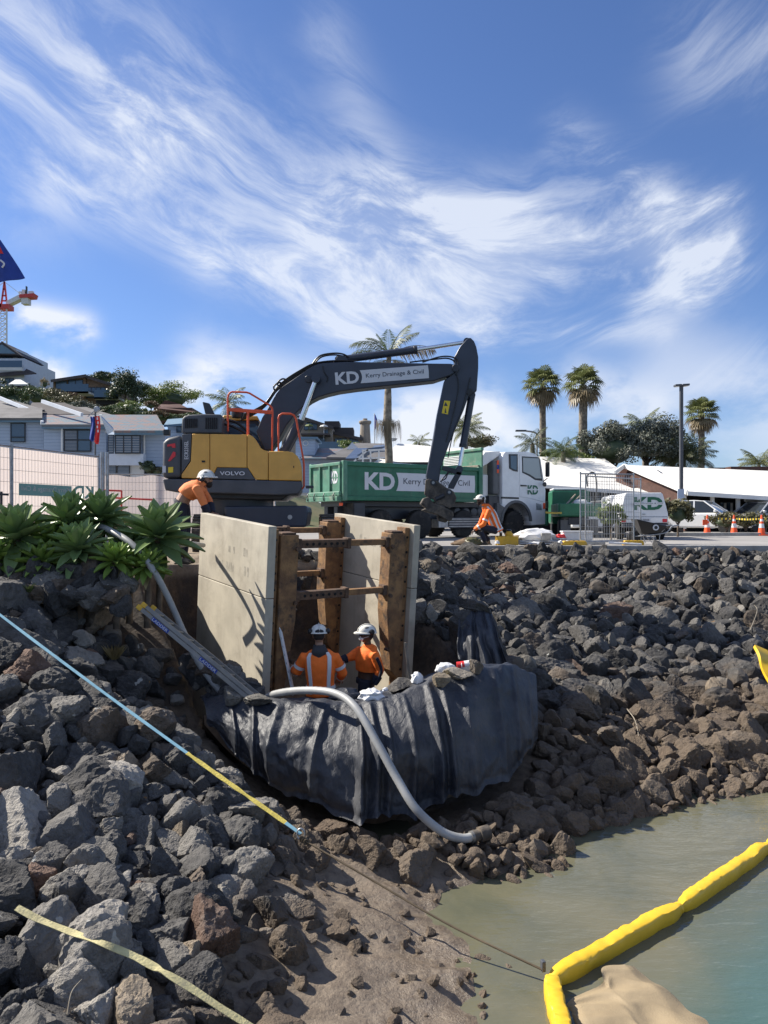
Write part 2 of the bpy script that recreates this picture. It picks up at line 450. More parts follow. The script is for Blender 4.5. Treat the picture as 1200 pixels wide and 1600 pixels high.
def dist_line(x, y, pl):
    d = np.full(x.shape, 1e9)
    for (ax, ay), (bx, by) in zip(pl[:-1], pl[1:]):
        dx, dy = bx-ax, by-ay
        t = np.clip(((x-ax)*dx+(y-ay)*dy)/(dx*dx+dy*dy), 0, 1)
        d = np.minimum(d, np.hypot(x-ax-t*dx, y-ay-t*dy))
    return d


def inside(x, y, poly):
    r = np.zeros(x.shape, bool); n = len(poly)
    for i in range(n):
        (ax, ay), (bx, by) = poly[i], poly[(i+1) % n]
        if ay == by: continue
        c = ((ay > y) != (by > y)) & (x < (bx-ax)*(y-ay)/(by-ay)+ax)
        r ^= c
    return r


def vnoise(x, y, seed=0):
    """Smooth lattice noise in -1..1."""
    xi = np.floor(x).astype(int); yi = np.floor(y).astype(int); fx = x-xi; fy = y-yi
    fx = fx*fx*(3-2*fx); fy = fy*fy*(3-2*fy)
    def h(a, b):
        n = (a*374761393 + b*668265263 + seed*144269504) & 0x7fffffff
        n = ((n ^ (n >> 13)) * 1274126177) & 0x7fffffff
        return (n & 0xffff)/32767.5-1
    return (h(xi, yi)*(1-fx)+h(xi+1, yi)*fx)*(1-fy)+(h(xi, yi+1)*(1-fx)+h(xi+1, yi+1)*fx)*fy


def fbm(x, y, seed=0, o=4):
    return sum(vnoise(x*2**k, y*2**k, seed+k)*.5**k for k in range(o))


_P = lambda a, b, d: ((a-600)/FPX*d, d, EYE+(HOR-b)/FPX*d)
_T = np.array([_P(322, 1128, 9.35), _P(375, 1185, 9.0), _P(430, 1228, 8.72), _P(500, 1258, 8.45), _P(590, 1287, 8.22), _P(670, 1258, 8.35), _P(735, 1235, 8.6), _P(800, 1205, 9.1), _P(840, 1150, 9.9)])
TOE_XY, TOE_Z = _T[:, :2], _T[:, 2]
WATERP = np.vstack([SHORE, [(18, -5), (.15, -5)]])
LANDP = np.vstack([TOP, [(24, 60), (-24, 60)]])


def land(x, y):
    x = np.asarray(x, float); y = np.asarray(y, float)
    ds, dt = dist_line(x, y, SHORE), dist_line(x, y, TOP)
    wat, pla = inside(x, y, WATERP), inside(x, y, LANDP)
    t = ds/(ds+dt)
    z = WATER_Z + 2.68*np.interp(t, [0, .16, .45, 1], [0, .095, .345, 1.0]) - np.where(x > .9, .24, 0)*np.clip((x-.9)/.8, 0, 1)*np.clip(t*1.6-.3, 0, 1)
    z = np.where(wat, WATER_Z-.02-np.minimum(.30*ds, 1.5), z)
    z = np.where(pla, -.02+np.where(x < -3.4, .10, 0)*np.clip(dt, 0, 1)-.24*np.clip((x-.9)/.8, 0, 1), z)
    dp = np.where(inside(x, y, PIT), 0, dist_line(x, y, np.vstack([PIT, PIT[:1]])))
    z = np.minimum(z, -2.5+4.2*dp+.5*fbm(x*1.5, y*1.5, 3)*np.clip(dp*2, 0, 1))
    # keep the toe of the sheeting clear
    dto = dist_line(x, y, TOE_XY); zto = np.interp(x, TOE_XY[:, 0], TOE_Z)
    z = np.minimum(z, zto-.30+np.clip(dto-.55, 0, 9)*.8)
    # worn gully under the ladder
    a, b = np.array((-3.05, 10.12, -.62)), np.array((-1.55, 9.55, -1.75))
    tt = np.clip(((x-a[0])*(b[0]-a[0])+(y-a[1])*(b[1]-a[1]))/((b[0]-a[0])**2+(b[1]-a[1])**2), 0, 1)
    dd = np.hypot(x-a[0]-tt*(b[0]-a[0]), y-a[1]-tt*(b[1]-a[1]))
    z = np.minimum(z, a[2]+tt*(b[2]-a[2])+np.clip(dd-.22, 0, 9)*2.2)
    mud = np.clip(1-ds/1.6, 0, 1)*(~wat)
    z = z + np.where(pla, .01, .05)*fbm(x*1.3, y*1.3, 5) + mud*(.045*fbm(x*4, y*4, 8)+.03*np.abs(fbm(x*9, y*9, 18)))
    return z


def build_land():
    nx, ny = 330, 250
    xs = np.linspace(-13, 17, nx); ys = np.concatenate([np.linspace(1.2, 12, 150), np.linspace(12.1, 24, 100)])
    X, Y = np.meshgrid(xs, ys)
    Z = land(X, Y)
    v = np.stack([X, Y, Z], -1).reshape(-1, 3)
    i, j = np.meshgrid(np.arange(nx-1), np.arange(len(ys)-1)); b = (j*nx+i).ravel()
    f = np.stack([b, b+1, b+nx+1, b+nx], 1)
    o = np_mesh('bank', v, f, 'bank', smooth=True); tag(o, kind='structure')
    o['label'] = 'steep earth and mud bank under the riprap'
    return v, f


def bank_material():
    mt = bpy.data.materials.new('bank'); mt.use_nodes = True; nt = mt.node_tree; b = nt.nodes['Principled BSDF']
    g = nt.nodes.new('ShaderNodeNewGeometry'); sp = nt.nodes.new('ShaderNodeSeparateXYZ'); nt.links.new(g.outputs['Position'], sp.inputs[0])
    z = S(nt, sp.outputs[2]); x = S(nt, sp.outputs[0])
    n1 = S(nt, ntex(nt, g.outputs['Position'], 1.6, 8, .65).outputs[0]); n2 = S(nt, ntex(nt, g.outputs['Position'], 9, 8, .7).outputs[0])
    mud = mixc(nt, n2.smooth(.35, .7), (.205, .162, .118), (.115, .086, .062))
    soil = mixc(nt, n2.smooth(.3, .7), (.115, .078, .05), (.045, .032, .024))
    dark = mixc(nt, n1.smooth(.4, .65), soil, (.035, .03, .027))
    dry = mixc(nt, n2.smooth(.3, .7), (.30, .24, .17), (.20, .155, .11))
    c = mixc(nt, (z*-1.0 + n1*.5).smooth(1.75, 2.3), dark, mud)
    c = mixc(nt, (z + n1*.12).smooth(-.22, .0), c, dry)
    nt.links.new(c, b.inputs['Base Color'])
    wet = (z*-1.0 + n1*.16).smooth(2.48, 2.72)
    nt.links.new((0.9 - wet*.55).k, b.inputs['Roughness'])
    bn = nt.nodes.new('ShaderNodeBump'); bn.inputs['Strength'].default_value = .8; bn.inputs['Distance'].default_value = .06
    nt.links.new((n2 + n1*.6).k, bn.inputs['Height']); nt.links.new(bn.outputs[0], b.inputs['Normal'])
    MT['bank'] = mt


bank_material()
land_v, land_f = build_land()


def road_material():
    mt = bpy.data.materials.new('road'); mt.use_nodes = True; nt = mt.node_tree; b = nt.nodes['Principled BSDF']
    g = nt.nodes.new('ShaderNodeNewGeometry')
    n1 = S(nt, ntex(nt, g.outputs['Position'], .35, 6, .6).outputs[0]); n2 = S(nt, ntex(nt, g.outputs['Position'], 30, 4, .6).outputs[0])
    c = mixc(nt, n1.smooth(.35, .65), (.30, .285, .27), (.21, .20, .19)); c = mixc(nt, n2.smooth(.3, .8)*.5, c, (.30, .29, .27))
    nt.links.new(c, b.inputs['Base Color']); b.inputs['Roughness'].default_value = .85
    bn = nt.nodes.new('ShaderNodeBump'); bn.inputs['Strength'].default_value = .3; bn.inputs['Distance'].default_value = .01
    nt.links.new(n2.k, bn.inputs['Height']); nt.links.new(bn.outputs[0], b.inputs['Normal'])
    MT['road'] = mt
    mt = bpy.data.materials.new('grass'); mt.use_nodes = True; nt = mt.node_tree; b = nt.nodes['Principled BSDF']
    g = nt.nodes.new('ShaderNodeNewGeometry')
    n1 = S(nt, ntex(nt, g.outputs['Position'], .3, 8, .7).outputs[0])
    nt.links.new(mixc(nt, n1.smooth(.35, .65), (.045, .07, .022), (.11, .10, .045)), b.inputs['Base Color']); b.inputs['Roughness'].default_value = .9
    MT['grass'] = mt


road_material()
m = MB(); m.prism([V(-24, 15.6, .05), V(.2, 15.6, .05), V(.9, 18.2, .05), V(1.4, 21.0, .05), V(60, 21.6, .05), V(60, 75, .05), V(-24, 75, .05)][::-1], (0, 0, -.25))
m.v = [(a, b, c-.05) for a, b, c in m.v]
o = m.build('road', 'road'); tag(o, kind='structure'); o['label'] = 'pale grey car park pavement behind the bank'
m = MB()
kx = [1.45 + i*1.5 for i in range(16)]
kerb = MB(); kerb.obox(V(1.4, 20.72, -.22), V(40, .42, 0), V(0, .26, 0), V(0, 0, .25))
o = kerb.build('kerb', 'concrete', bev=.02); tag(o, kind='structure')
m = MB(); m.add([(-1500, 24, -.12), (1500, 24, -.12), (1500, 2600, -.12), (-1500, 2600, -.12)], [(0, 1, 2, 3)])
o = m.build('ground', 'grass', fix=False); tag(o, kind='structure')


def build_hill():
    nx, ny = 90, 60
    xs = np.linspace(-140, 30, nx); ys = np.linspace(44, 190, ny); X, Y = np.meshgrid(xs, ys)
    px = 600+FPX*X/Y
    # skyline of the hill as a height over the eye per metre of distance, falling to the right
    sl = np.interp(px, [-900, 0, 60, 200, 330, 430, 560], [.21, .175, .16, .128, .10, .06, .0])
    ramp = np.clip((Y-50)/42, 0, 1); ramp = ramp*ramp*(3-2*ramp)
    Z = -.3+ramp*np.minimum(sl*np.minimum(Y, 96), 22)+ramp*.9*fbm(X*.12, Y*.12, 2)
    v = np.stack([X, Y, Z], -1).reshape(-1, 3)
    i, j = np.meshgrid(np.arange(nx-1), np.arange(ny-1)); b = (j*nx+i).ravel()
    o = np_mesh('hill', v, np.stack([b, b+1, b+nx+1, b+nx], 1), 'grass', smooth=True); tag(o, kind='structure')
    return BVHTree.FromPolygons([tuple(p) for p in v], [tuple(q) for q in np.stack([b, b+1, b+nx+1, b+nx], 1).tolist()])


hill_bvh = build_hill()
def hill_z(x, y):
    h = hill_bvh.ray_cast(Vector((x, y, 200)), Vector((0, 0, -1)))[0]
    return h.z if h else 0.0


# ---------------------------------------------------------------- water
BOOM_PATH = [(1.05, 3.4), (1.19, 5.05), (1.24, 5.72), (2.62, 6.80), (4.02, 8.05), (6.2, 9.9), (9.0, 11.0)]


def water_material():
    mt = bpy.data.materials.new('water'); mt.use_nodes = True; nt = mt.node_tree; b = nt.nodes['Principled BSDF']
    g = nt.nodes.new('ShaderNodeNewGeometry'); pos = g.outputs['Position']
    sp = nt.nodes.new('ShaderNodeSeparateXYZ'); nt.links.new(pos, sp.inputs[0]); x, y = S(nt, sp.outputs[0]), S(nt, sp.outputs[1])
    n1 = S(nt, ntex(nt, pos, .9, 5, .55, .8).outputs[0])
    # silt stays on the bank side of the floating curtain: signed distance to its line, then open water
    dd = None
    for (ax, ay), (bx, by) in zip(BOOM_PATH[2:5], BOOM_PATH[3:6]):
        L = math.hypot(bx-ax, by-ay); nx_, ny_ = (by-ay)/L, -(bx-ax)/L
        d = (x-ax)*nx_ + (y-ay)*ny_
        dd = d if dd is None else dd.m('MINIMUM', d)
    (ax, ay), (bx, by) = BOOM_PATH[1], BOOM_PATH[2]
    L = math.hypot(bx-ax, by-ay); d = (x-ax)*((by-ay)/L) + (y-ay)*(-(bx-ax)/L); dd = dd.m('MINIMUM', d)
    open_ = (dd + (n1-.5)*.9).smooth(-.05, 1.25) * (dd.smooth(.02, .10))
    silt = mixc(nt, n1.smooth(.3, .7), (.135, .128, .082), (.092, .096, .066))
    thin = mixc(nt, n1.smooth(.35, .65), (.05, .105, .10), (.068, .118, .108))
    nt.links.new(mixc(nt, open_, silt, thin), b.inputs['Base Color'])
    b.inputs['Roughness'].default_value = .03; b.inputs['IOR'].default_value = 1.40
    bn = nt.nodes.new('ShaderNodeBump'); bn.inputs['Strength'].default_value = .5; bn.inputs['Distance'].default_value = .02
    mp = nt.nodes.new('ShaderNodeMapping'); nt.links.new(pos, mp.inputs[0]); mp.inputs['Scale'].default_value = (2.2, 5.5, 1); mp.inputs['Rotation'].default_value = (0, 0, .4)
    r1 = S(nt, ntex(nt, mp.outputs[0], 1.4, 3, .5).outputs[0]); r2 = S(nt, ntex(nt, mp.outputs[0], 5.0, 2, .5).outputs[0])
    nt.links.new((r1 + r2*.25).k, bn.inputs['Height']); nt.links.new(bn.outputs[0], b.inputs['Normal'])
    MT['water'] = mt


water_material()
m = MB(); m.add([(-2, -60, WATER_Z), (80, -60, WATER_Z), (80, 16, WATER_Z), (-2, 16, WATER_Z)], [(0, 1, 2, 3)])
o = m.build('water', 'water', fix=False); tag(o, kind='structure'); o['label'] = 'murky water below the bank'


# ---------------------------------------------------------------- riprap
def rock_material():
    """Basalt: tint from the object's own colour, relief and pits, dust, lichen, silt below the tide line."""
    for name, island in (('rock', False), ('rock_mass', True)):
        mt = bpy.data.materials.new(name); mt.use_nodes = True; nt = mt.node_tree; b = nt.nodes['Principled BSDF']
        g = nt.nodes.new('ShaderNodeNewGeometry'); pos = g.outputs['Position']; oi = nt.nodes.new('ShaderNodeObjectInfo')
        sp = nt.nodes.new('ShaderNodeSeparateXYZ'); nt.links.new(pos, sp.inputs[0]); z = S(nt, sp.outputs[2]); x = S(nt, sp.outputs[0])
        nn = nt.nodes.new('ShaderNodeSeparateXYZ'); nt.links.new(g.outputs['Normal'], nn.inputs[0]); up = S(nt, nn.outputs[2])
        n1 = S(nt, ntex(nt, pos, 2.6, 6, .6).outputs[0]); n2 = S(nt, ntex(nt, pos, 16, 5, .72).outputs[0]); n3 = S(nt, ntex(nt, pos, 60, 2, .6).outputs[0])
        if island:
            at = nt.nodes.new('ShaderNodeAttribute'); at.attribute_name = 'tint'; tint = at.outputs['Color']
        else: tint = oi.outputs['Color']
        mul = nt.nodes.new('ShaderNodeMix'); mul.data_type = 'RGBA'; mul.blend_type = 'MULTIPLY'; mul.inputs[0].default_value = 1
        var = nt.nodes.new('ShaderNodeMapRange'); nt.links.new((n2*.65+n1*.35).k, var.inputs[0]); var.inputs[1].default_value = .3; var.inputs[2].default_value = .7; var.inputs[3].default_value = .5; var.inputs[4].default_value = 1.55
        nt.links.new(tint, mul.inputs[6]); nt.links.new(var.outputs[0], mul.inputs[7])
        c = mixc(nt, (n1.smooth(.45, .75)*.35 + up.smooth(.3, .95)*n2.smooth(.35, .65)*.24), mul.outputs[2], (.17, .16, .145))
        li = S(nt, ntex(nt, pos, 7.5, 2, .4).outputs[0]); lj = S(nt, ntex(nt, pos, 3.1, 1, .4).outputs[0])
        c = mixc(nt, li.smooth(.71, .74)*lj.smooth(.54, .6)*.8, c, (.42, .42, .39))
        lo = S(nt, ntex(nt, pos, 5.3, 3, .5).outputs[0])
        c = mixc(nt, lo.smooth(.755, .785)*.8, c, (.30, .15, .035))
        mud = (z*-1.0 + n1*.9 + (x.smooth(-1.6, .2))*.32).smooth(2.52, 2.95)
        c = mixc(nt, mud*.88, c, mixc(nt, n2.smooth(.3, .7), (.15, .112, .078), (.075, .056, .04)))
        nt.links.new(c, b.inputs['Base Color']); b.inputs['Roughness'].default_value = .82; b.inputs['Specular IOR Level'].default_value = .35
        pit = nt.nodes.new('ShaderNodeTexVoronoi'); nt.links.new(pos, pit.inputs['Vector']); pit.inputs['Scale'].default_value = 26
        pits = S(nt, pit.outputs['Distance']).smooth(.0, .32)
        bn = nt.nodes.new('ShaderNodeBump'); bn.inputs['Strength'].default_value = .9; bn.inputs['Distance'].default_value = .04
        nt.links.new((n2*1.0 + n3*.35 + pits*.12 + n1*.8).k, bn.inputs['Height']); nt.links.new(bn.outputs[0], b.inputs['Normal'])
        MT[name] = mt


rock_material()


def ico(sub):
    bm = bmesh.new(); bmesh.ops.create_icosphere(bm, subdivisions=sub, radius=1)
    v = np.array([p.co[:] for p in bm.verts]); f = np.array([[q.index for q in p.verts] for p in bm.faces]); bm.free()
    return v, f


def rock_shape(dirs, seed, rough=1.0, nf=13):
    rs = np.random.RandomState(seed)
    n = rs.normal(size=(nf, 3)); n /= np.linalg.norm(n, axis=1)[:, None]
    d = rs.uniform(.5, .95, nf)
    dots = dirs @ n.T
    r = np.where(dots > .05, d/np.maximum(dots, .05), 9)
    rr = np.sort(r, 1)
    k = 90.0                                        # soft minimum keeps the edges a little worn
    r = -np.log(np.exp(-k*np.minimum(rr[:, :4], 9)).sum(1))/k
    r = np.minimum(r, 1.3)
    r = np.maximum(r, .3)
    off = seed*7.3
    e = np.array([noise.fractal(Vector((a*1.7+off, b*1.7, c*1.7)), .8, 2.1, 5) for a, b, c in dirs])
    e2 = np.array([abs(noise.noise(Vector((a*5+off, b*5, c*5)))) for a, b, c in dirs])
    r = r*(1+.10*rough*e-.095*rough*e2)
    return dirs*r[:, None]


ico4, icof4 = ico(5); ico2, icof2 = ico(3); ico3, icof3 = ico(4)
NSH = 16
ROCK_HI = []; ROCK_LO = []
for k in range(NSH):
    nf = 6+k % 4
    hi = rock_shape(ico4, 20+k, 1.0, nf); lo = rock_shape(ico3, 20+k, 1.0, nf)
    me = bpy.data.meshes.new('rock'); me.from_pydata(hi.tolist(), [], icof4.tolist()); me.shade_smooth(); me.set_sharp_from_angle(angle=R(20)); me.materials.append(MT['rock'])
    ROCK_HI.append(me); ROCK_LO.append(lo)
PEB = [rock_shape(ico2, 60+k, .8, 7+k % 3) for k in range(8)]
ico1, icof1 = ico(2)
PEB2 = [rock_shape(ico1, 80+k, .6, 8) for k in range(8)]


def rot_mat(rs):
    q = rs.normal(size=4); q /= np.linalg.norm(q); w, x, y, z = q
    return np.array([[1-2*(y*y+z*z), 2*(x*y-z*w), 2*(x*z+y*w)], [2*(x*y+z*w), 1-2*(x*x+z*z), 2*(y*z-x*w)], [2*(x*z-y*w), 2*(y*z+x*w), 1-2*(x*x+y*y)]])


MOUND = np.array([(-2.15, 9.55), (-1.5, 8.95), (-.5, 8.62), (.4, 8.62), (1.1, 9.0), (1.6, 9.7), (1.75, 10.5)])
TONES = {'charcoal': (.048, .047, .047), 'dark grey': (.088, .084, .08), 'grey': (.155, .146, .133), 'pale grey': (.27, .252, .225),
         'brown': (.11, .085, .064), 'reddish brown': (.13, .078, .055), 'tan': (.20, .16, .115)}


def scatter_rocks():
    rs = np.random.RandomState(3); placed = []; cell = {}
    def ok(x, y, r, k):
        i, j = int(x/1.0), int(y/1.0)
        for a in (i-1, i, i+1):
            for b in (j-1, j, j+1):
                for (u, v, q) in cell.get((a, b), ()):
                    if (u-x)**2+(v-y)**2 < (k*(q+r))**2: return False
        return True
    def put(x, y, r, kind): placed.append((x, y, r, kind)); cell.setdefault((int(x/1.0), int(y/1.0)), []).append((x, y, r))
    for k_pass, (lo, hi, tries, kk, kind) in enumerate([(.19, .29, 1100, .74, 'big'), (.11, .19, 12000, .66, 'mid'), (.055, .105, 60000, .62, 'small'), (.02, .05, 30000, .8, 'peb')]):
        X = rs.uniform(-9, 13, tries); Y = np.where(rs.rand(tries) < .45, rs.uniform(3.0, 10, tries), rs.uniform(8, 21.3, tries)); rad = rs.uniform(lo, hi, tries)
        Z = land(X, Y); px = 600+FPX*X/Y; py = HOR-FPX*(Z-EYE)/Y
        dsh = dist_line(X, Y, SHORE); wat = inside(X, Y, WATERP); pla = inside(X, Y, LANDP); dtop = dist_line(X, Y, TOP)
        dpit = np.where(inside(X, Y, PIT), 0, dist_line(X, Y, np.vstack([PIT, PIT[:1]]))); dm = dist_line(X, Y, MOUND); dto = dist_line(X, Y, TOE_XY)
        vis = (px > -170) & (px < 1370) & (py < 1820)
        flat = (X > -1.1) & (X < 1.0) & (Y < 7.4)              # open mud at the water's edge
        flat_in = (X > -.55) & (Y < 7.35) & (X < 1.3)
        good = vis & (dpit > .35 + .6*rad) & (dm > .40) & ~((dto < .75) & (rad > .17)) & ~((np.hypot(X-.95, Y-7.85) < .75) & (rad > .09))
        if kind == 'big': good &= ~pla & ~wat & ~flat & ((dsh > .75) | (rs.rand(tries) < .35)) & ~((X > -.8) & (dsh < 1.2) & (rs.rand(tries) < .6))
        elif kind == 'mid': good &= (~pla | (dtop < .12)) & ~(wat & (dsh > .18)) & ~(flat & (rs.rand(tries) < .85)) & ~flat_in
        elif kind == 'small': good &= (~pla | (dtop < .45)) & ~(wat & (dsh > .3)) & ~(flat & (rs.rand(tries) < .80)) & ~(flat_in & (rs.rand(tries) < .95))
        else: good &= ~(flat & (rs.rand(tries) < .72)) & ((dsh < 1.9) | (pla & (dtop < .5)) | (rs.rand(tries) < .25)) & ~(wat & (dsh > .15)) & (~pla | (dtop < .6))
        # bare cut earth beside the shield, at its left
        good &= ~((X < -2.0) & (X > -4.0) & (Y > 10.6) & (Y < 14)) & ~((X > .2) & (X < 1.3) & (Y > 17.2) & (Y < 20.4) & (rs.rand(tries) < .8))
        far = np.where(Y > 11, 1.08, 1.0)
        for q in np.nonzero(good)[0]:
            r = rad[q]*far[q]*1.0
            if ok(X[q], Y[q], r, kk): put(X[q], Y[q], r, kind)
    out = []
    for x, y, r, kind in placed:
        z = float(land(np.array([x]), np.array([y]))[0])
        sh = rs.randint(NSH); M = rot_mat(rs); sc = r*rs.uniform(.68, 1.34, 3)*1.08
        lift = {'big': .16, 'mid': .34, 'small': .62, 'peb': .3}[kind]
        if kind in ('mid', 'small') and rs.rand() < .35: lift += .5
        if x > -1.1 and y < 7.4: lift = -.05; sc[2] *= .75
        t = rs.rand(); near_water = dist_line(np.array([x]), np.array([y]), SHORE)[0]
        if y > 11: tone = 'charcoal' if t < .46 else 'dark grey' if t < .76 else 'grey' if t < .86 else 'pale grey' if t < .89 else 'brown' if t < .95 else 'reddish brown' if t < .98 else 'tan'
        else: tone = 'charcoal' if t < .34 else 'dark grey' if t < .62 else 'grey' if t < .78 else 'pale grey' if t < .85 else 'brown' if t < .94 else 'reddish brown' if t < .97 else 'tan'
        out.append([x, y, z+r*lift, sh, M, sc, tone, r, kind])
    return out


ROCKS = scatter_rocks()
def rpix(q): return 600+FPX*q[0]/q[1], HOR-FPX*(q[2]-EYE)/q[1]
for q in ROCKS:
    a, b = rpix(q); seen = -20 < a < 1220 and 840 < b < 1620
    q.append((q[7]/q[1]) if seen and q[8] != 'peb' else 0)
ROCKS.sort(key=lambda q: -q[9])
SINGLE, MASS = ROCKS[:246], ROCKS[246:]

LANDMARKS = [(40, 900, 'under the leftmost aloe'), (150, 900, 'below the middle aloes'), (240, 950, 'left of the ladder top'), (60, 1010, 'above the blue strap at far left'),
             (150, 990, 'between the aloes and the blue strap'), (230, 1060, 'left of the ladder foot'), (330, 1130, 'left of the black sheeting'), (270, 1110, 'below the ladder'), (60, 1110, 'under the blue strap at far left'),
             (160, 1160, 'below the blue strap'), (260, 1230, 'under the middle of the blue strap'), (360, 1290, 'below the yellow end of the strap'), (400, 1220, 'above the yellow end of the strap'),
             (60, 1220, 'at the left edge of the rubble slope'), (160, 1290, 'left of the foreground slope middle'), (260, 1330, 'in the middle of the foreground slope'), (60, 1340, 'above the cream strap at far left'),
             (160, 1420, 'above the cream strap'), (300, 1420, 'right of the cream strap bend'), (70, 1500, 'below the cream strap at far left'), (200, 1550, 'below the cream strap'), (330, 1530, 'beside the lower end of the cream strap'),
             (460, 1480, 'left of the mud flat'), (500, 1570, 'at the bottom of the mud flat'), (620, 1560, 'at the water edge of the mud'), (430, 1360, 'below the strap hook'), (540, 1340, 'beside the rope under the sheeting'), (620, 1310, 'under the front of the black sheeting'),
             (700, 1340, 'below the hose end'), (790, 1280, 'right of the hose end'), (840, 1200, 'right of the black sheeting at its foot'), (870, 1110, 'right of the black sheeting'), (690, 900, 'just right of the trench shield'), (700, 980, 'left of the small draped sheet'),
             (830, 960, 'right of the small draped sheet'), (780, 890, 'below the yellow fuel box'), (880, 890, 'below the left yellow fence foot'), (970, 890, 'below the right yellow fence foot'), (1060, 890, 'below the lamp post'), (1150, 890, 'below the traffic cones'),
             (900, 980, 'on the upper middle of the right bank'), (1000, 970, 'on the upper right bank'), (1110, 980, 'near the right edge, high on the bank'), (930, 1060, 'on the middle of the right bank'), (1040, 1060, 'on the mid right bank'), (1150, 1070, 'near the right edge, half way down'),
             (930, 1150, 'low on the right bank'), (1040, 1150, 'low on the right bank towards the edge'), (1150, 1160, 'near the right edge, low on the bank'), (930, 1230, 'at the waterline of the right bank'), (1060, 1220, 'at the far waterline'), (1170, 1215, 'at the waterline by the right edge')]
ORD = ['first', 'second', 'third', 'fourth', 'fifth', 'sixth', 'seventh', 'eighth', 'ninth', 'tenth', 'eleventh', 'twelfth']


def build_rocks():
    byl = {}
    for q in SINGLE:
        a, b = rpix(q); lm = min(LANDMARKS, key=lambda l: (l[0]-a)**2+(l[1]-b)**2)[2]
        sc = q[5]; rat = max(sc)/min(sc)
        size = 'large' if q[7] > .28 else 'medium' if q[7] > .21 else 'small'
        tone = q[6]
        if q[2] < -1.75 and q[0] > -1.0: tone = 'mud coated'
        base = f'{size} {tone} rock {lm}'
        byl.setdefault(base, []).append(q)
    for base, qs in byl.items():
        qs.sort(key=lambda q: rpix(q)[0])
        for i, q in enumerate(qs):
            lab = base if len(qs) == 1 else base+', '+ORD[min(i, 11)]+' from left'
            x, y, z, sh, M, sc, tone, r, kind, _ = q
            o = bpy.data.objects.new('rock', ROCK_HI[sh]); col.objects.link(o)
            o.matrix_basis = Matrix.Translation((x, y, z)) @ Matrix(M.tolist()).to_4x4() @ Matrix.Diagonal((*sc, 1))
            c = np.array(TONES[tone])*rnd.uniform(.75, 1.25)*(.85 if y > 11 else 1); o.color = (*c, 1)
            tag(o, lab, 'rock', 'riprap rocks on the bank')
    vs = []; fs = []; tn = []; n = 0
    for q in MASS:
        x, y, z, sh, M, sc, tone, r, kind, _ = q
        v0, f0 = (PEB2[sh % 8], icof1) if r < .05 else (PEB[sh % 8], icof2) if r < .13 or y > 13 and r < .16 else (ROCK_LO[sh], icof3)
        v = (v0*sc) @ M.T + np.array((x, y, z)); vs.append(v); fs.append(f0+n); n += len(v)
        tn.append(np.repeat((np.array(TONES[tone])*rnd.uniform(.7, 1.25)*(.85 if y > 11 else 1))[None], len(v), 0))
    v = np.concatenate(vs); f = np.concatenate(fs)
    o = np_mesh('rubble', v, f, 'rock_mass', smooth=True); o.data.set_sharp_from_angle(angle=R(16))
    at = o.data.attributes.new('tint', 'FLOAT_COLOR', 'POINT'); t4 = np.concatenate(tn); t4 = np.hstack([t4, np.ones((len(t4), 1))]); at.data.foreach_set('color', t4.astype(np.float32).ravel())
    tag(o, 'mass of smaller rocks and pebbles filling the bank', 'rubble', kind='stuff')
    allv = [land_v, v]; allf = [np.vstack([land_f[:, [0, 1, 2]], land_f[:, [0, 2, 3]]]), f+len(land_v)]; n = len(land_v)+len(v)
    for q in SINGLE:
        w = (ROCK_LO[q[3]]*q[5]) @ q[4].T+np.array(q[:3]); allv.append(w); allf.append(icof3+n); n += len(w)
    return BVHTree.FromPolygons(np.concatenate(allv).tolist(), np.concatenate(allf).tolist())


for k in range(34):                                 # the line of rocks just under the aloes
    px_ = -30+k*6.9+rnd.uniform(-5, 5); q_ = P(px_, 893+(k % 3)*17+rnd.uniform(0, 12)+max(0, px_-150)*.2, 10.22-.12*(k % 3))
    SINGLE.append([q_.x, q_.y, q_.z, rnd.randrange(NSH), rot_mat(nrs), nrs.uniform(.10, .20, 3), ('charcoal', 'dark grey', 'charcoal', 'grey', 'brown')[k % 5], .15, 'mid', .02])
for k in range(18):                                 # rubble fallen into the gap beside the shield
    px_ = 296+k*6.2+rnd.uniform(-5, 5); D_ = 10.5-.7*(k/17)+rnd.uniform(-.1, .1); q_ = P(px_, 1035+k*3.4+rnd.uniform(-16, 20), D_)
    SINGLE.append([q_.x, q_.y, q_.z, rnd.randrange(NSH), rot_mat(nrs), nrs.uniform(.10, .21, 3), ('charcoal', 'dark grey', 'brown', 'grey')[k % 4], .16, 'mid', .02])
GROUND = build_rocks()
def hit(px, py, off=0.0):
    """The place on the rubble that is seen at a photo pixel, lifted off by a little."""
    d = Vector(((px-600)/FPX, 1, (HOR-py)/FPX)); h = GROUND.ray_cast(Vector((0, 0, EYE)), d.normalized())
    return (h[0]+h[1]*off) if h[0] is not None else P(px, py, 6)


def drop(x, y, default=0.0):
    h = GROUND.ray_cast(Vector((x, y, 20)), Vector((0, 0, -1)))[0]
    return h.z if h is not None else default
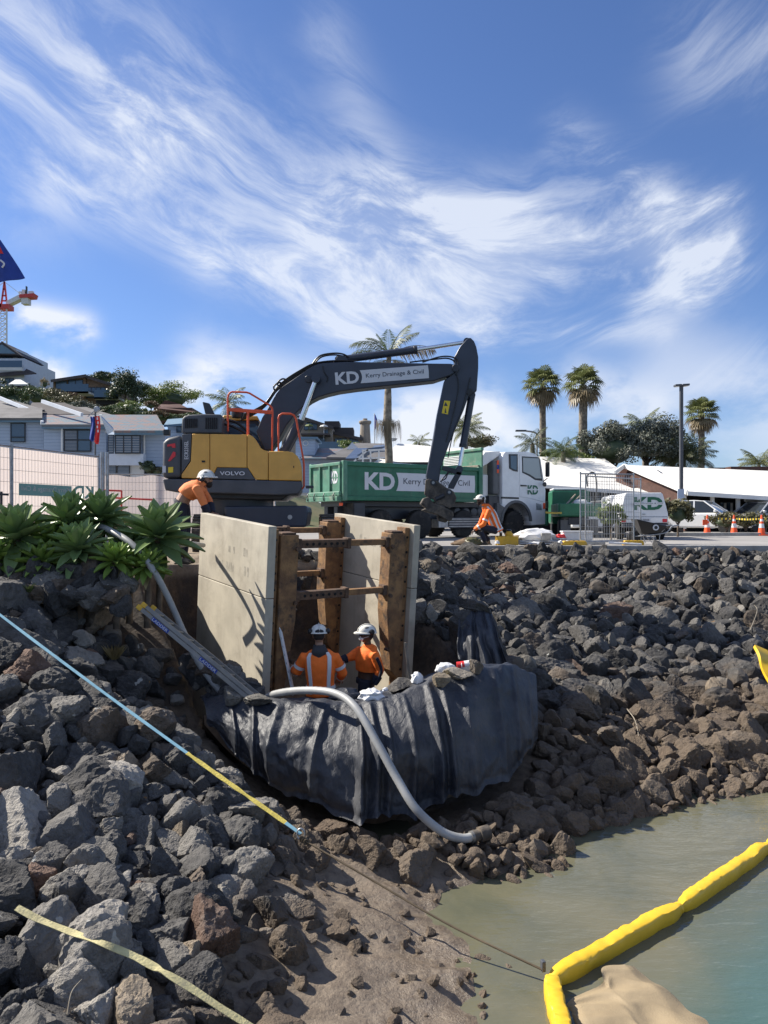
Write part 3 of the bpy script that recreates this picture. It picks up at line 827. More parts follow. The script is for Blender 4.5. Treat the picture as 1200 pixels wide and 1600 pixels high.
# ---------------------------------------------------------------- trench shield
def build_shield():
    n = V(.8, .6, 0); a = V(-.6, .8, 0); tl = math.atan2(.2, 2.29)
    a2 = (a*math.cos(tl)+V(0, 0, 1)*math.sin(tl)).normalized(); u2 = n.cross(a2).normalized()
    org = P(420, 822.7, 10.5) - u2*3.3
    M = Matrix((n, a2, u2)).transposed().to_4x4(); M.translation = org
    t = thing('trench_shield', 'grey panelled trench shield with rusty posts and struts standing in the cut', 'trench shield', M=M)
    W, L, HT, TH = 2.69, 2.29, 3.3, .125
    def box(mb, x0, x1, y0, y1, z0, z1): mb.obox(V(x0, y0, z0), V(x1-x0, 0, 0), V(0, y1-y0, 0), V(0, 0, z1-z0)); return mb
    for x0 in (0, W-TH):
        for z0, z1 in ((0, 2.29), (2.30, HT)):
            box(MB(), x0, x0+TH, 0, L, z0, z1).build('panel', 'shield_panel', t, bev=.008, local=True)
    # faint stencil marks left on the faces: soft blocks of worn lettering
    for (y0, z0, w, h, side) in ((.55, 2.52, 1.0, .16, 0), (.5, 2.80, .8, .13, 0), (.85, 2.85, .45, .14, 1), (1.35, 2.9, .22, .16, 1)):
        p = MB(); rs = random.Random(int(y0*100+z0*10)); yy = y0
        while yy < y0+w:
            ww = rs.uniform(.03, .07); x = -.002 if side == 0 else W-TH-.002
            hh = h*rs.uniform(.7, 1)
            if rs.random() < .75: p.add([V(x, yy, z0), V(x, yy+ww, z0), V(x, yy+ww, z0+hh), V(x, yy, z0+hh)], [(0, 1, 2, 3)])
            yy += ww+rs.uniform(.02, .05)
        tag(p.build('worn_stencil', 'shield_mark', t, local=True, fix=False), kind='stuff')
    def post(y, side, z_low):
        s_ = lambda x: x if side < 0 else W-x
        pl = MB(); pl.prism([V(s_(TH+.004), y-.02, z_low+.25), V(s_(TH+.095), y-.02, z_low+.25), V(s_(TH+.095), y-.02, HT-.05), V(s_(TH+.004), y-.02, HT-.05)], (0, .22, 0))
        o1 = pl.build('post_plate', 'rust', t, local=True, bev=.006)
        ps = MB(); ps.prism([V(s_(TH+.11), y-.06, HT-.13), V(s_(TH+.40), y-.06, HT-.13), V(s_(TH+.40), y-.06, 1.95), V(s_(TH+.27), y-.06, 1.0), V(s_(TH+.11), y-.06, .82)], (0, .26, 0))
        o2 = ps.build('post', 'rust', t, local=True, bev=.012)
        cap = MB(); box(cap, min(s_(TH+.14), s_(TH+.37)), max(s_(TH+.14), s_(TH+.37)), y-.03, y+.17, HT-.13, HT-.10); cap.build('post_cap', 'rust_dark', o2, local=True, bev=.01)
        for k in range(12):
            z = z_low+.45+k*.235
            if z > HT-.12: break
            h = MB(); h.cyl(V(s_(TH+.05), y-.026, z), V(s_(TH+.05), y-.020, z), .020, 10); h.build('pin_hole', 'hole', o1, local=True, smooth=30)
        for z in (2.97, 2.2, 1.35):
            b = MB(); b.cyl(V(s_(TH+.37), y-.10, z), V(s_(TH+.37), y-.02, z), .03, 8); b.build('bolt', 'rust_dark', o2, local=True)
    for y in (.12, 1.95):
        post(y, -1, .3 if y < 1 else .3); post(y, 1, .3)
    x0, x1 = TH+.40, W-TH-.40; xm = x0+(x1-x0)*.55
    for y in (.16, 1.99):
        for z in (3.03, 2.28):
            s1 = MB(); box(s1, x0+.002, xm, y-.06, y+.06, z-.06, z+.06); o1 = s1.build('strut', 'rust_dark', t, local=True, bev=.008)
            s2 = MB(); box(s2, xm-.02, x1-.002, y-.045, y+.045, z-.045, z+.045); s2.build('strut_slide', 'rust', t, local=True, bev=.008)
            for xe, w_ in ((x0-.02, .09), (x1-.07, .09), (xm-.05, .07)):
                c = MB(); box(c, xe, xe+w_, y-.075, y+.075, z-.08, z+.08); c.build('strut_collar', 'rust_dark', t, local=True, bev=.01)
            for k in range(7):
                h = MB(); xx = x0+.16+k*(xm-x0-.28)/6; h.cyl(V(xx, y-.068, z), V(xx, y-.0615, z), .022, 10); h.build('pin_hole', 'hole', o1, local=True, smooth=30)
    # cross rail along the top of the far end
    return t


shield = build_shield()


# ---------------------------------------------------------------- black sheeting over the bund
def sheet_material():
    mt = bpy.data.materials.new('sheeting'); mt.use_nodes = True; nt = mt.node_tree; b = nt.nodes['Principled BSDF']
    g = nt.nodes.new('ShaderNodeNewGeometry'); pos = g.outputs['Position']
    n1 = S(nt, ntex(nt, pos, 1.6, 6, .6).outputs[0]); n2 = S(nt, ntex(nt, pos, 7, 6, .65, .5).outputs[0])
    c = mixc(nt, (n1.smooth(.42, .7)*.7 + n2.smooth(.5, .75)*.25).clamp(), (.020, .024, .034), (.10, .10, .105))
    nt.links.new(c, b.inputs['Base Color'])
    nt.links.new((n2*.2 + n1.smooth(.4, .7)*.2 + .38).k, b.inputs['Roughness'])
    b.inputs['Specular IOR Level'].default_value = .45
    mp = nt.nodes.new('ShaderNodeMapping'); nt.links.new(pos, mp.inputs[0]); mp.inputs['Scale'].default_value = (5, 5, 1.6)
    w = S(nt, ntex(nt, mp.outputs[0], 1.6, 4, .55, 1.2).outputs[0])
    bn = nt.nodes.new('ShaderNodeBump'); bn.inputs['Strength'].default_value = .5; bn.inputs['Distance'].default_value = .05
    wr = S(nt, ntex(nt, mp.outputs[0], 2.6, 5, .6, 1.6).outputs[0]); rg = 1.0 - (wr-.5).m('ABSOLUTE')*4.0
    nt.links.new((w*.8 + rg*.14 + n2*.05).k, bn.inputs['Height']); nt.links.new(bn.outputs[0], b.inputs['Normal'])
    MT['sheeting'] = mt


sheet_material()


def spline(pts, n):
    """Catmull-Rom through points, n samples."""
    pts = [Vector(p) for p in pts]; out = []; m_ = len(pts)-1
    for i in range(n):
        t = i/(n-1)*m_; k = min(int(t), m_-1); f = t-k
        p0, p1, p2, p3 = pts[max(k-1, 0)], pts[k], pts[k+1], pts[min(k+2, m_)]
        out.append(.5*((2*p1)+(p2-p0)*f+(2*p0-5*p1+4*p2-p3)*f*f+(3*p1-p0-3*p2+p3)*f**3))
    return out


def nz(x, y, z=0.0): return noise.noise(Vector((x, y, z)))


# ridge of the bund and the toe of the sheet, left to right: as seen in the photo with their distances
RIDGE = [P(318, 1100, 9.75), P(370, 1092, 9.45), P(450, 1102, 9.15), P(520, 1102, 9.0), P(570, 1102, 8.95), P(640, 1082, 9.05), P(720, 1052, 9.35), P(790, 1044, 9.85), P(838, 1062, 10.5)]
TOE = [P(322, 1128, 9.35), P(375, 1185, 9.0), P(430, 1228, 8.72), P(500, 1258, 8.45), P(590, 1287, 8.22), P(670, 1258, 8.35), P(735, 1235, 8.6), P(800, 1205, 9.1), P(840, 1150, 9.9)]


def build_sheet():
    nu, nv = 260, 90
    rd = spline(RIDGE, nu+1); te = spline(TOE, nu+1)
    gathers = [(.105, .010, .05), (.17, .012, .07), (.235, .02, .06), (.36, .012, .05), (.47, .010, .12), (.505, .014, .10), (.54, .012, .09), (.60, .010, .06), (.665, .014, .09), (.70, .010, .07), (.755, .016, .05), (.84, .014, .05), (.9, .012, .06), (.95, .012, .05)]
    def fn(u, v):
        i = min(int(round(u*nu)), nu); r, t = rd[i], te[i]
        out = Vector((t.x-r.x, t.y-r.y, 0)).normalized()
        back = r-out*(.85+.12*nz(u*6, 3))+V(0, 0, -.12+.05*nz(u*9, 1))
        if v < .32:                                   # over the back and the top
            s_ = v/.32; p = back.lerp(r, s_) + V(0, 0, .04*math.sin(s_*math.pi*.55)+.05*nz(u*14, s_*3)+.03*nz(u*40, s_*6))
        else:
            s_ = (v-.32)/.68; p = r.lerp(t, s_) + V(0, 0, .04*math.sin(.55*math.pi)*(1-s_)+(.05*nz(u*14, 3)+.03*nz(u*40, 6))*(1-s_)**2)
            p += out*(.20*math.sin(math.pi*min(s_*1.05, 1))**.8) + V(0, 0, .07*math.sin(math.pi*s_))*(.6+.6*nz(u*5, 7))
        h = max(0, (v-.22)/.78)
        drift = .05*(h-.4)*nz(u*3, 2)
        fold = 0
        for c, w_, am in gathers: fold += 1.5*am*max(0, 1-abs(u+drift-c-.03*h*nz(c*30, 4))/(w_*(.7+.7*h)))*min(1, h*1.8+.25)
        fold += .032*(.5-abs(math.sin((u+drift)*46+2.5*nz(u*7, h*1.2))))*min(1, h*1.3)*(.3+.9*abs(nz(u*6, 9)))
        big = .22*nz(u*5.5, h*1.6, 5)*min(1, h*2+.3) + .06*nz(u*12, h*3.0, 8) + .008*nz(u*40, h*10, 2)
        cr = -.045*abs(nz(u*11+h*2.5, h*3.5, 21))-.030*abs(nz(u*22-h*3, h*6, 31))-.016*abs(nz(u*46, h*11, 41))
        p += out*(fold+big+cr*min(1, h*2+.5)+.03)
        if v > .85: p += V(0, 0, -.16*nz(u*9, 6)-.05*nz(u*31, 1))*((v-.85)/.15)
        return p
    m = MB(); m.grid(fn, nu, nv)
    o = m.build('plastic_sheet', 'sheeting', smooth=180, fix=False)
    tag(o, 'large black plastic sheet draped over the bund in front of the trench', 'plastic sheet')
    # the rubble bund beneath it
    core = MB()
    def cf(u, v):
        i = min(int(round(u*60)), 60); r, t = rdc[i], tec[i]
        out = Vector((t.x-r.x, t.y-r.y, 0)).normalized(); bk = r-out*1.0; bk.z = -2.6
        if v < .5: return bk.lerp(r-V(0, 0, .14), v*2)+V(0, 0, .02)
        return (r-V(0, 0, .14)).lerp(t-out*.25-V(0, 0, .1), v*2-1)
    rdc = spline(RIDGE, 61); tec = spline(TOE, 61); core.grid(cf, 60, 12)
    c = core.build('bund', 'soil', smooth=180, fix=False); tag(c, kind='structure')
    bv = BVHTree.FromPolygons(m.v, m.f)
    return o, bv


sheet, SHEET = build_sheet()
def on_sheet(px, py, off=0.03):
    d = Vector(((px-600)/FPX, 1, (HOR-py)/FPX)).normalized(); h = SHEET.ray_cast(Vector((0, 0, EYE)), d)
    return h[0]-d*off if h[0] is not None else P(px, py, 9)


def build_small_sheet():
    a = [P(718, 962, 12.0), P(735, 956, 11.9), P(752, 955, 11.8), P(768, 960, 11.8)]
    b = [P(716, 1030, 11.4), P(740, 1040, 11.2), P(768, 1045, 11.1), P(796, 1044, 11.2)]
    A, B = spline(a, 61), spline(b, 61)
    def fn(u, v):
        i = min(int(round(u*60)), 60); p = A[i].lerp(B[i], v); s_ = math.sin(math.pi*v)
        f = .07*math.sin(u*26+2.5*nz(u*4, v*2))*(v*.8+.2) + .05*nz(u*9, v*4, 3)+.12*s_
        return p+V(-.25, -.9, .25)*f
    m = MB(); m.grid(fn, 60, 40); o = m.build('plastic_sheet', 'sheeting', smooth=180, fix=False, solid=.006)
    tag(o, 'small black plastic sheet hanging from a rock behind the bund', 'plastic sheet')
    o2 = bpy.data.objects.new('rock', ROCK_HI[3]); col.objects.link(o2); c = P(745, 950, 12.0)
    o2.matrix_basis = Matrix.Translation(c) @ Matrix.Rotation(.5, 4, 'Y') @ Matrix.Diagonal((.30, .25, .11, 1)); o2.color = (.05, .048, .046, 1)
    tag(o2, 'flat dark slab holding down the small draped sheet', 'rock', 'riprap rocks on the bank')
    o3 = bpy.data.objects.new('rock', ROCK_HI[7]); col.objects.link(o3); c = P(752, 995, 11.95)
    o3.matrix_basis = Matrix.Translation(c) @ Matrix.Diagonal((.42, .45, .5, 1)); o3.color = (.05, .048, .046, 1)
    tag(o3, 'dark rock under the small draped sheet', 'rock', 'riprap rocks on the bank')


build_small_sheet()


def stone(name, label, px, py, sz, tone, sh, group='stones weighing down the black sheet', cat='rock'):
    p = on_sheet(px, py, .02); o = bpy.data.objects.new(name, ROCK_HI[sh]); col.objects.link(o)
    o.matrix_basis = Matrix.Translation(p+V(0, 0, sz[2]*.4)) @ Matrix.Rotation(px*.7, 4, 'Z') @ Matrix.Diagonal((*sz, 1)); o.color = (*tone, 1)
    tag(o, label, cat, group)


stone('rock', 'dark flat stone on the black sheet right of the two trench workers', 626, 1075, (.19, .13, .07), (.07, .065, .06), 2)
stone('rock', 'tan clod on the black sheet under the yellow scrap', 690, 1066, (.10, .09, .07), (.2, .16, .11), 5)
stone('rock', 'pale flat stone on top of the black sheet behind the clod', 715, 1054, (.2, .14, .05), (.24, .21, .17), 9)
stone('rock', 'grey rounded stone at the left end of the black sheet', 362, 1092, (.17, .13, .10), (.16, .15, .13), 6)
stone('rock', 'grey flat stone near the hose on the left of the sheet', 408, 1098, (.18, .12, .06), (.10, .095, .085), 11)
stone('rock', 'brown stone beside the red packet', 742, 1046, (.09, .08, .09), (.12, .10, .08), 8)


def crumple(name, label, mtl, c, sz, seed, cat='rubbish', group=None):
    v, f = ico(3); rs = np.random.RandomState(seed); o_ = seed*3.1
    e = np.array([noise.noise(Vector((a*2.2+o_, b*2.2, d*2.2))) + .6*abs(noise.noise(Vector((a*5+o_, b*5, d*5)))) for a, b, d in v])
    w = v*(1+.38*e)[:, None]*np.array(sz); w[:, 2] = np.maximum(w[:, 2], -sz[2]*.5)
    m = MB(); m.add([Vector(p)+Vector(c) for p in w], f.tolist()); o = m.build(name, mtl, smooth=35, fix=False)
    return tag(o, label, cat, group)


crumple('plastic_bag', 'crumpled black plastic bag beside the nearer trench worker', 'sheeting', on_sheet(538, 1094)+V(0, .1, .02), (.19, .14, .10), 1, 'bag')
crumple('plastic_bag', 'white crumpled bag behind the flat dark stone', 'plastic_white', on_sheet(580, 1094)+V(0, .08, .03), (.14, .1, .08), 2, 'bag')
crumple('plastic_bag', 'white peaked bag on the sheet by the right post of the shield', 'plastic_white', on_sheet(652, 1066)+V(0, .05, .02), (.07, .06, .09), 3, 'bag')
crumple('plastic_bag', 'white and blue crumpled bag behind the yellow scrap', 'plastic_white', on_sheet(697, 1050)+V(0, .05, .03), (.12, .08, .07), 4, 'bag')
crumple('food_wrapper', 'small yellow wrapper on the black sheet', 'yellow_decal', on_sheet(695, 1056, .05), (.05, .035, .025), 5, 'wrapper')
crumple('plastic_cover', 'small pale blue wrapper beside the flat dark stone', 'wall_pale', on_sheet(603, 1078, .04), (.04, .03, .03), 6, 'wrapper')
t = thing('drink_packet', 'red and white packet lying on top of the black sheet', 'packet', P(723, 1040, 9.9))
m = MB(); c0, c1 = P(714, 1041, 9.9), P(735, 1038, 9.9); m.tube([c0, c0.lerp(c1, .55)], .055, 14); m.build('red_half', 'red_pack', t, smooth=40)
m = MB(); m.tube([c0.lerp(c1, .552), c1], .055, 14); m.build('white_half', 'plastic_white', t, smooth=40)
m = MB(); m.tube([c0.lerp(c1, .15)+V(0, -.01, 0), c0.lerp(c1, .35)+V(0, -.01, 0)], [.03, .052], 10); m.build('white_emblem', 'plastic_white', t, smooth=40)


# ---------------------------------------------------------------- hoses, ladder, straps
def ribbed_hose(name, label, pts, r, n=160):
    pa = spline(pts, n); m = MB(); m.tube(pa, [r*(1+.045*(k % 2)) for k in range(n)], 12)
    t = thing(name, label, 'hose', pts[0]); m.build('hose_wall', 'hose', t, smooth=60)
    return t, pa


hp = [P(405, 1102, 9.75), P(425, 1086, 9.5), P(470, 1079, 9.1), P(522, 1083, 8.75), P(556, 1106, 8.42), P(590, 1162, 8.22), P(620, 1216, 8.1), P(650, 1264, 8.0), P(690, 1299, 7.95), P(722, 1310, 7.95), P(742, 1306, 8.0)]
hsh = max([0.0]+[min(p.y-hit(*pix(p)).y+.07, .6) for p in spline(hp, 60)[34:]])
hp = [P(*pix(p), p.y-hsh*max(0, min(1, (k-4)/3))) for k, p in enumerate(hp)]
ht, pa = ribbed_hose('suction_hose', 'thick grey ribbed hose running over the black sheet down to the water edge', hp, .044)
m = MB(); d = (pa[-1]-pa[-3]).normalized(); m.tube([pa[-1]-d*.02, pa[-1]+d*.05, pa[-1]+d*.052, pa[-1]+d*.16], [.057, .057, .075, .075], 14); m.build('coupling', 'muddy_steel', ht, smooth=40)
m = MB(); m.tube([pa[-1]-d*.05, pa[-1]-d*.02], .058, 14); m.build('hose_clamp', 'aluminium', ht, smooth=40)
hp2 = [P(120, 842, 11.6), P(150, 823, 11.0), P(185, 836, 10.55), P(212, 856, 10.35), P(240, 892, 10.25), P(262, 932, 10.35), P(287, 988, 10.35), P(310, 1035, 10.2), P(345, 1080, 9.95), P(372, 1098, 9.8)]
ribbed_hose('discharge_hose', 'grey hose dropping from the aloes past the ladder into the cut', hp2, .042, 120)
hp3 = [P(318, 852, 11.95), P(300, 850, 11.5), P(282, 852, 11.3), P(268, 858, 11.4), P(255, 868, 11.6)]
ribbed_hose('pipe_end', 'short pinkish pipe end on the cut edge beside the shield', hp3, .035, 40)


def build_ladder():
    a, b = P(229, 954, 9.95), P(402, 1098, 9.45)
    d = (b-a).normalized(); sd = V(-.225, .96, .03); sd = (sd-d*sd.dot(d)).normalized(); up = sd.cross(d).normalized(); up = up if up.z > 0 else -up
    t = thing('extension_ladder', 'aluminium extension ladder with yellow feet leaning into the cut', 'ladder', a)
    for k, (lift, w_, cut) in enumerate(((0, .32, .0), (.056, .28, .02))):
        for s_ in (-1, 1):
            o_ = a+sd*(s_*w_/2)+up*lift+d*cut
            m = MB(); m.bar(o_, b+sd*(s_*w_/2)+up*lift, .024, .052, up=up); r_ = m.build('stile', 'aluminium', t, bev=.004)
            c = MB(); c.bar(o_-d*.07, o_+d*.015, .034, .062, up=up); c.build('yellow_foot', 'box_yellow', r_, bev=.012)
        L = (b-a).length; n = 10
        for i in range(n):
            p = a+d*(.18+i*(L-.3)/(n-1))+up*lift
            m = MB(); m.cyl(p-sd*w_/2, p+sd*w_/2, .015, 10); m.build('rung', 'aluminium', t, smooth=40)
    o_ = a-sd*(.16+.013)
    for q, w_ in ((.22, .26), (1.05, .26)):
        m = MB(); e0 = o_+d*(q-.015)-up*.026-sd*.001; m.obox(e0, d*(w_+.03), up*.05, sd*.002); m.build('brand_band', 'flag_blue', t)
        text('LADDER', 'lettering', 'white_print', t, o_+d*(q*1.0)-up*.018-sd*.004, d, up*1.0, w=w_, h=.035, inset=.003)
    return t


build_ladder()


def strap(name, label, pts, w_, mtl, wob=.25, n=120, parent=None, seed=1, thick=.004):
    pa = spline(pts, n); m = MB(); vs = []
    for i, p in enumerate(pa):
        d = (pa[min(i+1, n-1)]-pa[max(i-1, 0)]).normalized(); tw = wob*nz(i*.06, seed)+.35
        side = d.cross(V(0, -.6, .8)).normalized(); nr = side.cross(d); s_ = side*math.cos(tw)+nr*math.sin(tw); q = s_.cross(d)
        vs.append([p-s_*w_/2-q*thick/2, p+s_*w_/2-q*thick/2, p+s_*w_/2+q*thick/2, p-s_*w_/2+q*thick/2])
    m.loft(vs); return m.build(name, mtl, parent, smooth=50)


def clear_line(a, b, n=60, gap=.05):
    # a taut line keeps its place in the air above the rocks it crosses
    sh = 0.0
    for k in range(n+1):
        f = k/n; px, py = a[0]+(b[0]-a[0])*f, a[1]+(b[1]-a[1])*f; D = 1/(1/a[2]+(1/b[2]-1/a[2])*f); sh = max(sh, min(D-hit(px, py).y+gap, 1.1)*(1 if 0 < px < 1200 else 0))
    return P(a[0], a[1], a[2]-sh), P(b[0], b[1], b[2]-sh)
A0, A1 = clear_line((-60, 915, 8.9), (470, 1303, 6.85))
t = thing('ratchet_strap', 'blue and yellow webbing strap stretched down across the rubble to a rope', 'strap', A0)
q = [A0.lerp(A1, f)+V(0, 0, -.03*math.sin(math.pi*f)) for f in (0, .25, .5, .72)]
strap('blue_webbing', None, q, .036, 'strap_blue', parent=t, seed=2)
q2 = [q[-1], A0.lerp(A1, .80)+V(0, 0, -.018), A0.lerp(A1, .88)+V(0, 0, -.01), A0.lerp(A1, .965)]
strap('yellow_sleeve', None, q2, .048, 'strap_yellow', wob=.6, parent=t, seed=5)
strap('blue_end', None, [A0.lerp(A1, .965), A0.lerp(A1, 1.0)], .04, 'strap_blue', n=12, parent=t)
m = MB(); e = A0.lerp(A1, 1.0); m.tube([e+V(.035*math.cos(k*.5236), .0, .05*math.sin(k*.5236)) for k in range(12)], .007, 6, closed=True); m.build('hook_ring', 'galvanised', t, smooth=60)
B1 = V(1.20, 5.78, WATER_Z+.09)
pa = spline([e+V(0, 0, -.04), e.lerp(B1, .3)+V(0, 0, -.05), e.lerp(B1, .65)+V(0, 0, -.06), B1], 60)
m = MB(); m.tube(pa, .0085, 6); o = m.build('rope', 'rope', smooth=60); tag(o, 'thin brown rope from the strap to the floating boom corner', 'rope')
m = MB()
for k in range(3): c = pa[1+k]; m.tube([c+V(.022*math.cos(j*.6283), .0, .022*math.sin(j*.6283)) for j in range(10)], .009, 5, closed=True)
m.build('knot', 'rope', o, smooth=60)
pts = []
for px, py in ((26, 1418), (60, 1436), (110, 1456), (160, 1474), (205, 1492), (240, 1510), (258, 1520), (300, 1545), (345, 1575), (395, 1606), (440, 1635)):
    h = hit(px, py); pts.append((px, py, h.y))
Ds = [p[2] for p in pts]; lin = np.polyfit(range(len(Ds)), Ds, 1)
Dm = [min(np.polyval(lin, i)-.12, Ds[i]-.03, Ds[max(i-1, 0)]+.05, Ds[min(i+1, len(Ds)-1)]+.05) for i in range(len(Ds))]
o = strap('webbing_strap', None, [P(p[0], p[1], dd) for p, dd in zip(pts, Dm)], .046, 'strap_cream', wob=.9, n=160, seed=9, thick=.005)
tag(o, 'frayed cream webbing strap lying over the nearest rocks', 'strap')


# ---------------------------------------------------------------- floating silt boom
def build_boom():
    t = thing('floating_boom', 'bright yellow floating silt boom bent round the corner of the water', 'boom', V(1.24, 5.72, WATER_Z))
    zc = WATER_Z+.045
    pts = [V(a, b, zc) for a, b in BOOM_PATH]
    for i in range(len(pts)-1):
        a, b = pts[i], pts[i+1]; n = 44; m = MB(); path = []; rr = []
        for k in range(n+1):
            f = k/n; p = a.lerp(b, f); e_ = min(f, 1-f)
            rr.append(.067*(.42+.58*min(1, e_*9)**.5)*(1+.05*nz(f*9, i)+.03*nz(f*30, i+5))); path.append(p+V(.012*nz(f*5, i+1), .012*nz(f*5, i+2), .012*nz(f*6, i+3)))
        vs = []
        d = (b-a).normalized(); sd = d.cross(V(0, 0, 1)).normalized()
        for k, p in enumerate(path):                 # a soft box: flat top and sides under the cover
            ring = []
            for j in range(16):
                th = 2*math.pi*j/16; c, s_ = math.cos(th), math.sin(th)
                q = .42; x = math.copysign(abs(c)**q, c); z = math.copysign(abs(s_)**q, s_)
                ring.append(p+sd*x*rr[k]*1.0+V(0, 0, 1)*z*rr[k]*1.1+V(0, 0, .010*nz(k*.5, j*.7, i))+(sd*x+V(0, 0, z))*(-.012*abs(nz(k*.33+j*.25, j*.35, i+7))))
            vs.append(ring)
        m.loft(vs); sg = m.build('float_sleeve', 'boom_float', t, smooth=50)
        if i in (2, 3):
            for f in (.0,):
                c = MB(); p = b-d*.03; c.tube([p-d*.015, p+d*.015], .052, 14); c.build('joint_band', 'boom_float', sg, smooth=40)
    m = MB(); m.obox(V(1.19, 5.77, zc+.03), V(.03, .01, 0), V(-.01, .04, 0), V(0, 0, .08)); m.build('tow_lug', 'dark_grey', t, bev=.005)


build_boom()
def build_skirt():
    n = 70
    def fn(u, v):
        # loose skirt of the curtain floating beside the boom
        a = V(1.30, 5.50, 0).lerp(V(1.98, 6.05, 0), u); w_ = 1.35*(.85+.35*u-.5*max(0, u-.55)**1.0)
        p = a+V(.10+.28*u, -1, 0).normalized()*v*w_
        an = math.atan2(v+.12, u+.15); rr_ = math.hypot(u, v); z = .035*nz(u*2.4+2, v*2.0, 2)+.11*(.33-abs(nz(an*3.2, rr_*1.1, 5)))*min(1, .3+rr_)+.05*(.28-abs(nz(an*6, rr_*2.4, 7)))
        p += V(.10*nz(u*4, v*3, 9), .10*nz(u*4, v*3, 11), 0)
        edge = min(1, (1-v)*3, u*6, (1-u)*5)
        p.z = WATER_Z-.03+max(-.05, .045*edge+z*(.35+.65*edge))
        return p
    m = MB(); m.grid(fn, n, n); o = m.build('curtain_skirt', 'silt_cloth', smooth=180, fix=False)
    tag(o, 'loose tan fabric skirt of the silt curtain floating beside the boom', 'fabric')


build_skirt()
m = MB(); pts = [V(5.2, 8.95, WATER_Z+.02), V(5.35, 9.6, WATER_Z+.25), V(5.5, 10.6, WATER_Z+.75), V(5.62, 11.3, -1.55)]
pts = [P(1215, 1265, 9.6), P(1196, 1262, 9.8), P(1188, 1015, 12.6), P(1200, 1050, 12.2), P(1215, 1090, 11.9)]
o = strap('loose_boom_cover', None, [P(1188, 1013, 12.4), P(1194, 1028, 12.2), P(1204, 1052, 12.0), P(1222, 1090, 11.7)], .22, 'boom_float', wob=.8, n=40, seed=4, thick=.05)
tag(o, 'yellow fabric boom cover hanging over rocks at the right edge', 'fabric')


# ---------------------------------------------------------------- aloes
def aloe_leaf(mb, c, yaw, pitch, L, w_, rs, bend):
    """Pointed fleshy leaf: keeled blade of five rails, curving."""
    n = 9; out = Vector((math.cos(yaw), math.sin(yaw), 0)); sd = Vector((-math.sin(yaw), math.cos(yaw), 0)); p = Vector(c); rows = []
    ang = pitch
    for k in range(n+1):
        f = k/n; d = out*math.cos(ang)+V(0, 0, 1)*math.sin(ang); nr = -out*math.sin(ang)+V(0, 0, 1)*math.cos(ang)
        ww = w_*(.55+1.0*math.sin(min(f*1.35, 1)*math.pi*.5)*.45)*(1-max(0, (f-.45)/.55)**1.6)+.002
        rows.append([p+sd*ww+nr*ww*.38, p+sd*ww*.5+nr*ww*.02, p-nr*ww*.10, p-sd*ww*.5+nr*ww*.02, p-sd*ww+nr*ww*.38, p-sd*ww*.5-nr*.012, p-nr*(.02+ww*.1), p+sd*ww*.5-nr*.012])
        p = p+d*(L/n); ang += bend/n
    mb.loft(rows)


def build_aloe(label, px, py, D, rad, mtl, seed, nleaf=46, fold=0):
    rs = random.Random(seed); c = P(px, py+8, D); g_ = max(float(land(np.array([c.x]), np.array([c.y]))[0]), -.6)
    t = thing('aloe_plant', label, 'aloe', V(c.x, c.y, g_), group='aloes on top of the bank')
    st = MB(); st.tube([V(c.x, c.y+.05, g_-.1), V(c.x+.02, c.y+.04, (g_+c.z)/2), c-V(0, 0, rad*.12)], [.05, .045, .05], 8); st.build('stem', 'bark', t, smooth=60)
    tilt = V(0, -.30, 0)
    for k in range(nleaf):
        f = k/(nleaf-1); yaw = k*2.39996+rs.uniform(-.2, .2); pitch = R(86)-f**.9*R(122)+rs.uniform(-.12, .12)
        L = rad*.9*(.62+.5*math.sin(min(1, f*1.5)*math.pi*.5))*rs.uniform(.88, 1.12)
        m = MB(); cc = c+V(math.cos(yaw)*.03, math.sin(yaw)*.03, rad*(.10-.36*f))
        aloe_leaf(m, cc, yaw, pitch, L, rad*.165*rs.uniform(.85, 1.15), rs, rs.uniform(-.35, .25)-.2*f)
        # lean the rosette to the light in front
        q = Matrix.Translation(c) @ Matrix.Rotation(R(20), 4, 'X') @ Matrix.Translation(-c)
        m.v = [tuple(q @ Vector(p)) for p in m.v]
        m.build('leaf', mtl if f < .9 or rs.random() < .4 else 'dry_grass', t, smooth=40)


for a in (('large grey-green aloe at the far left edge', 27, 826, 10.5, .60, 'aloe', 1), ('tall aloe second from the left, in front of the banner', 108, 803, 10.9, .54, 'aloe', 2),
          ('aloe rosette low in the middle of the clump', 122, 846, 10.35, .46, 'aloe', 3), ('aloe behind the hose, right of the tall one', 158, 798, 11.1, .50, 'aloe', 4),
          ('small bright green aloe left of the hose', 180, 864, 10.25, .32, 'aloe_light', 5), ('large spiky aloe beside the leaning worker', 246, 824, 10.7, .60, 'aloe', 6),
          ('light green aloe between the two left rosettes', 80, 838, 10.7, .42, 'aloe_light', 7), ('small aloe under the far left rosette', 66, 866, 10.3, .34, 'aloe_light', 8),
          ('small aloe right of the hose bend', 228, 872, 10.35, .30, 'aloe_light', 9), ('aloe half hidden behind the far left rosette', 0, 860, 10.4, .36, 'aloe_light', 10),
          ('aloe hidden low behind the small bright one', 200, 846, 10.8, .34, 'aloe', 12)):
    build_aloe(*a)
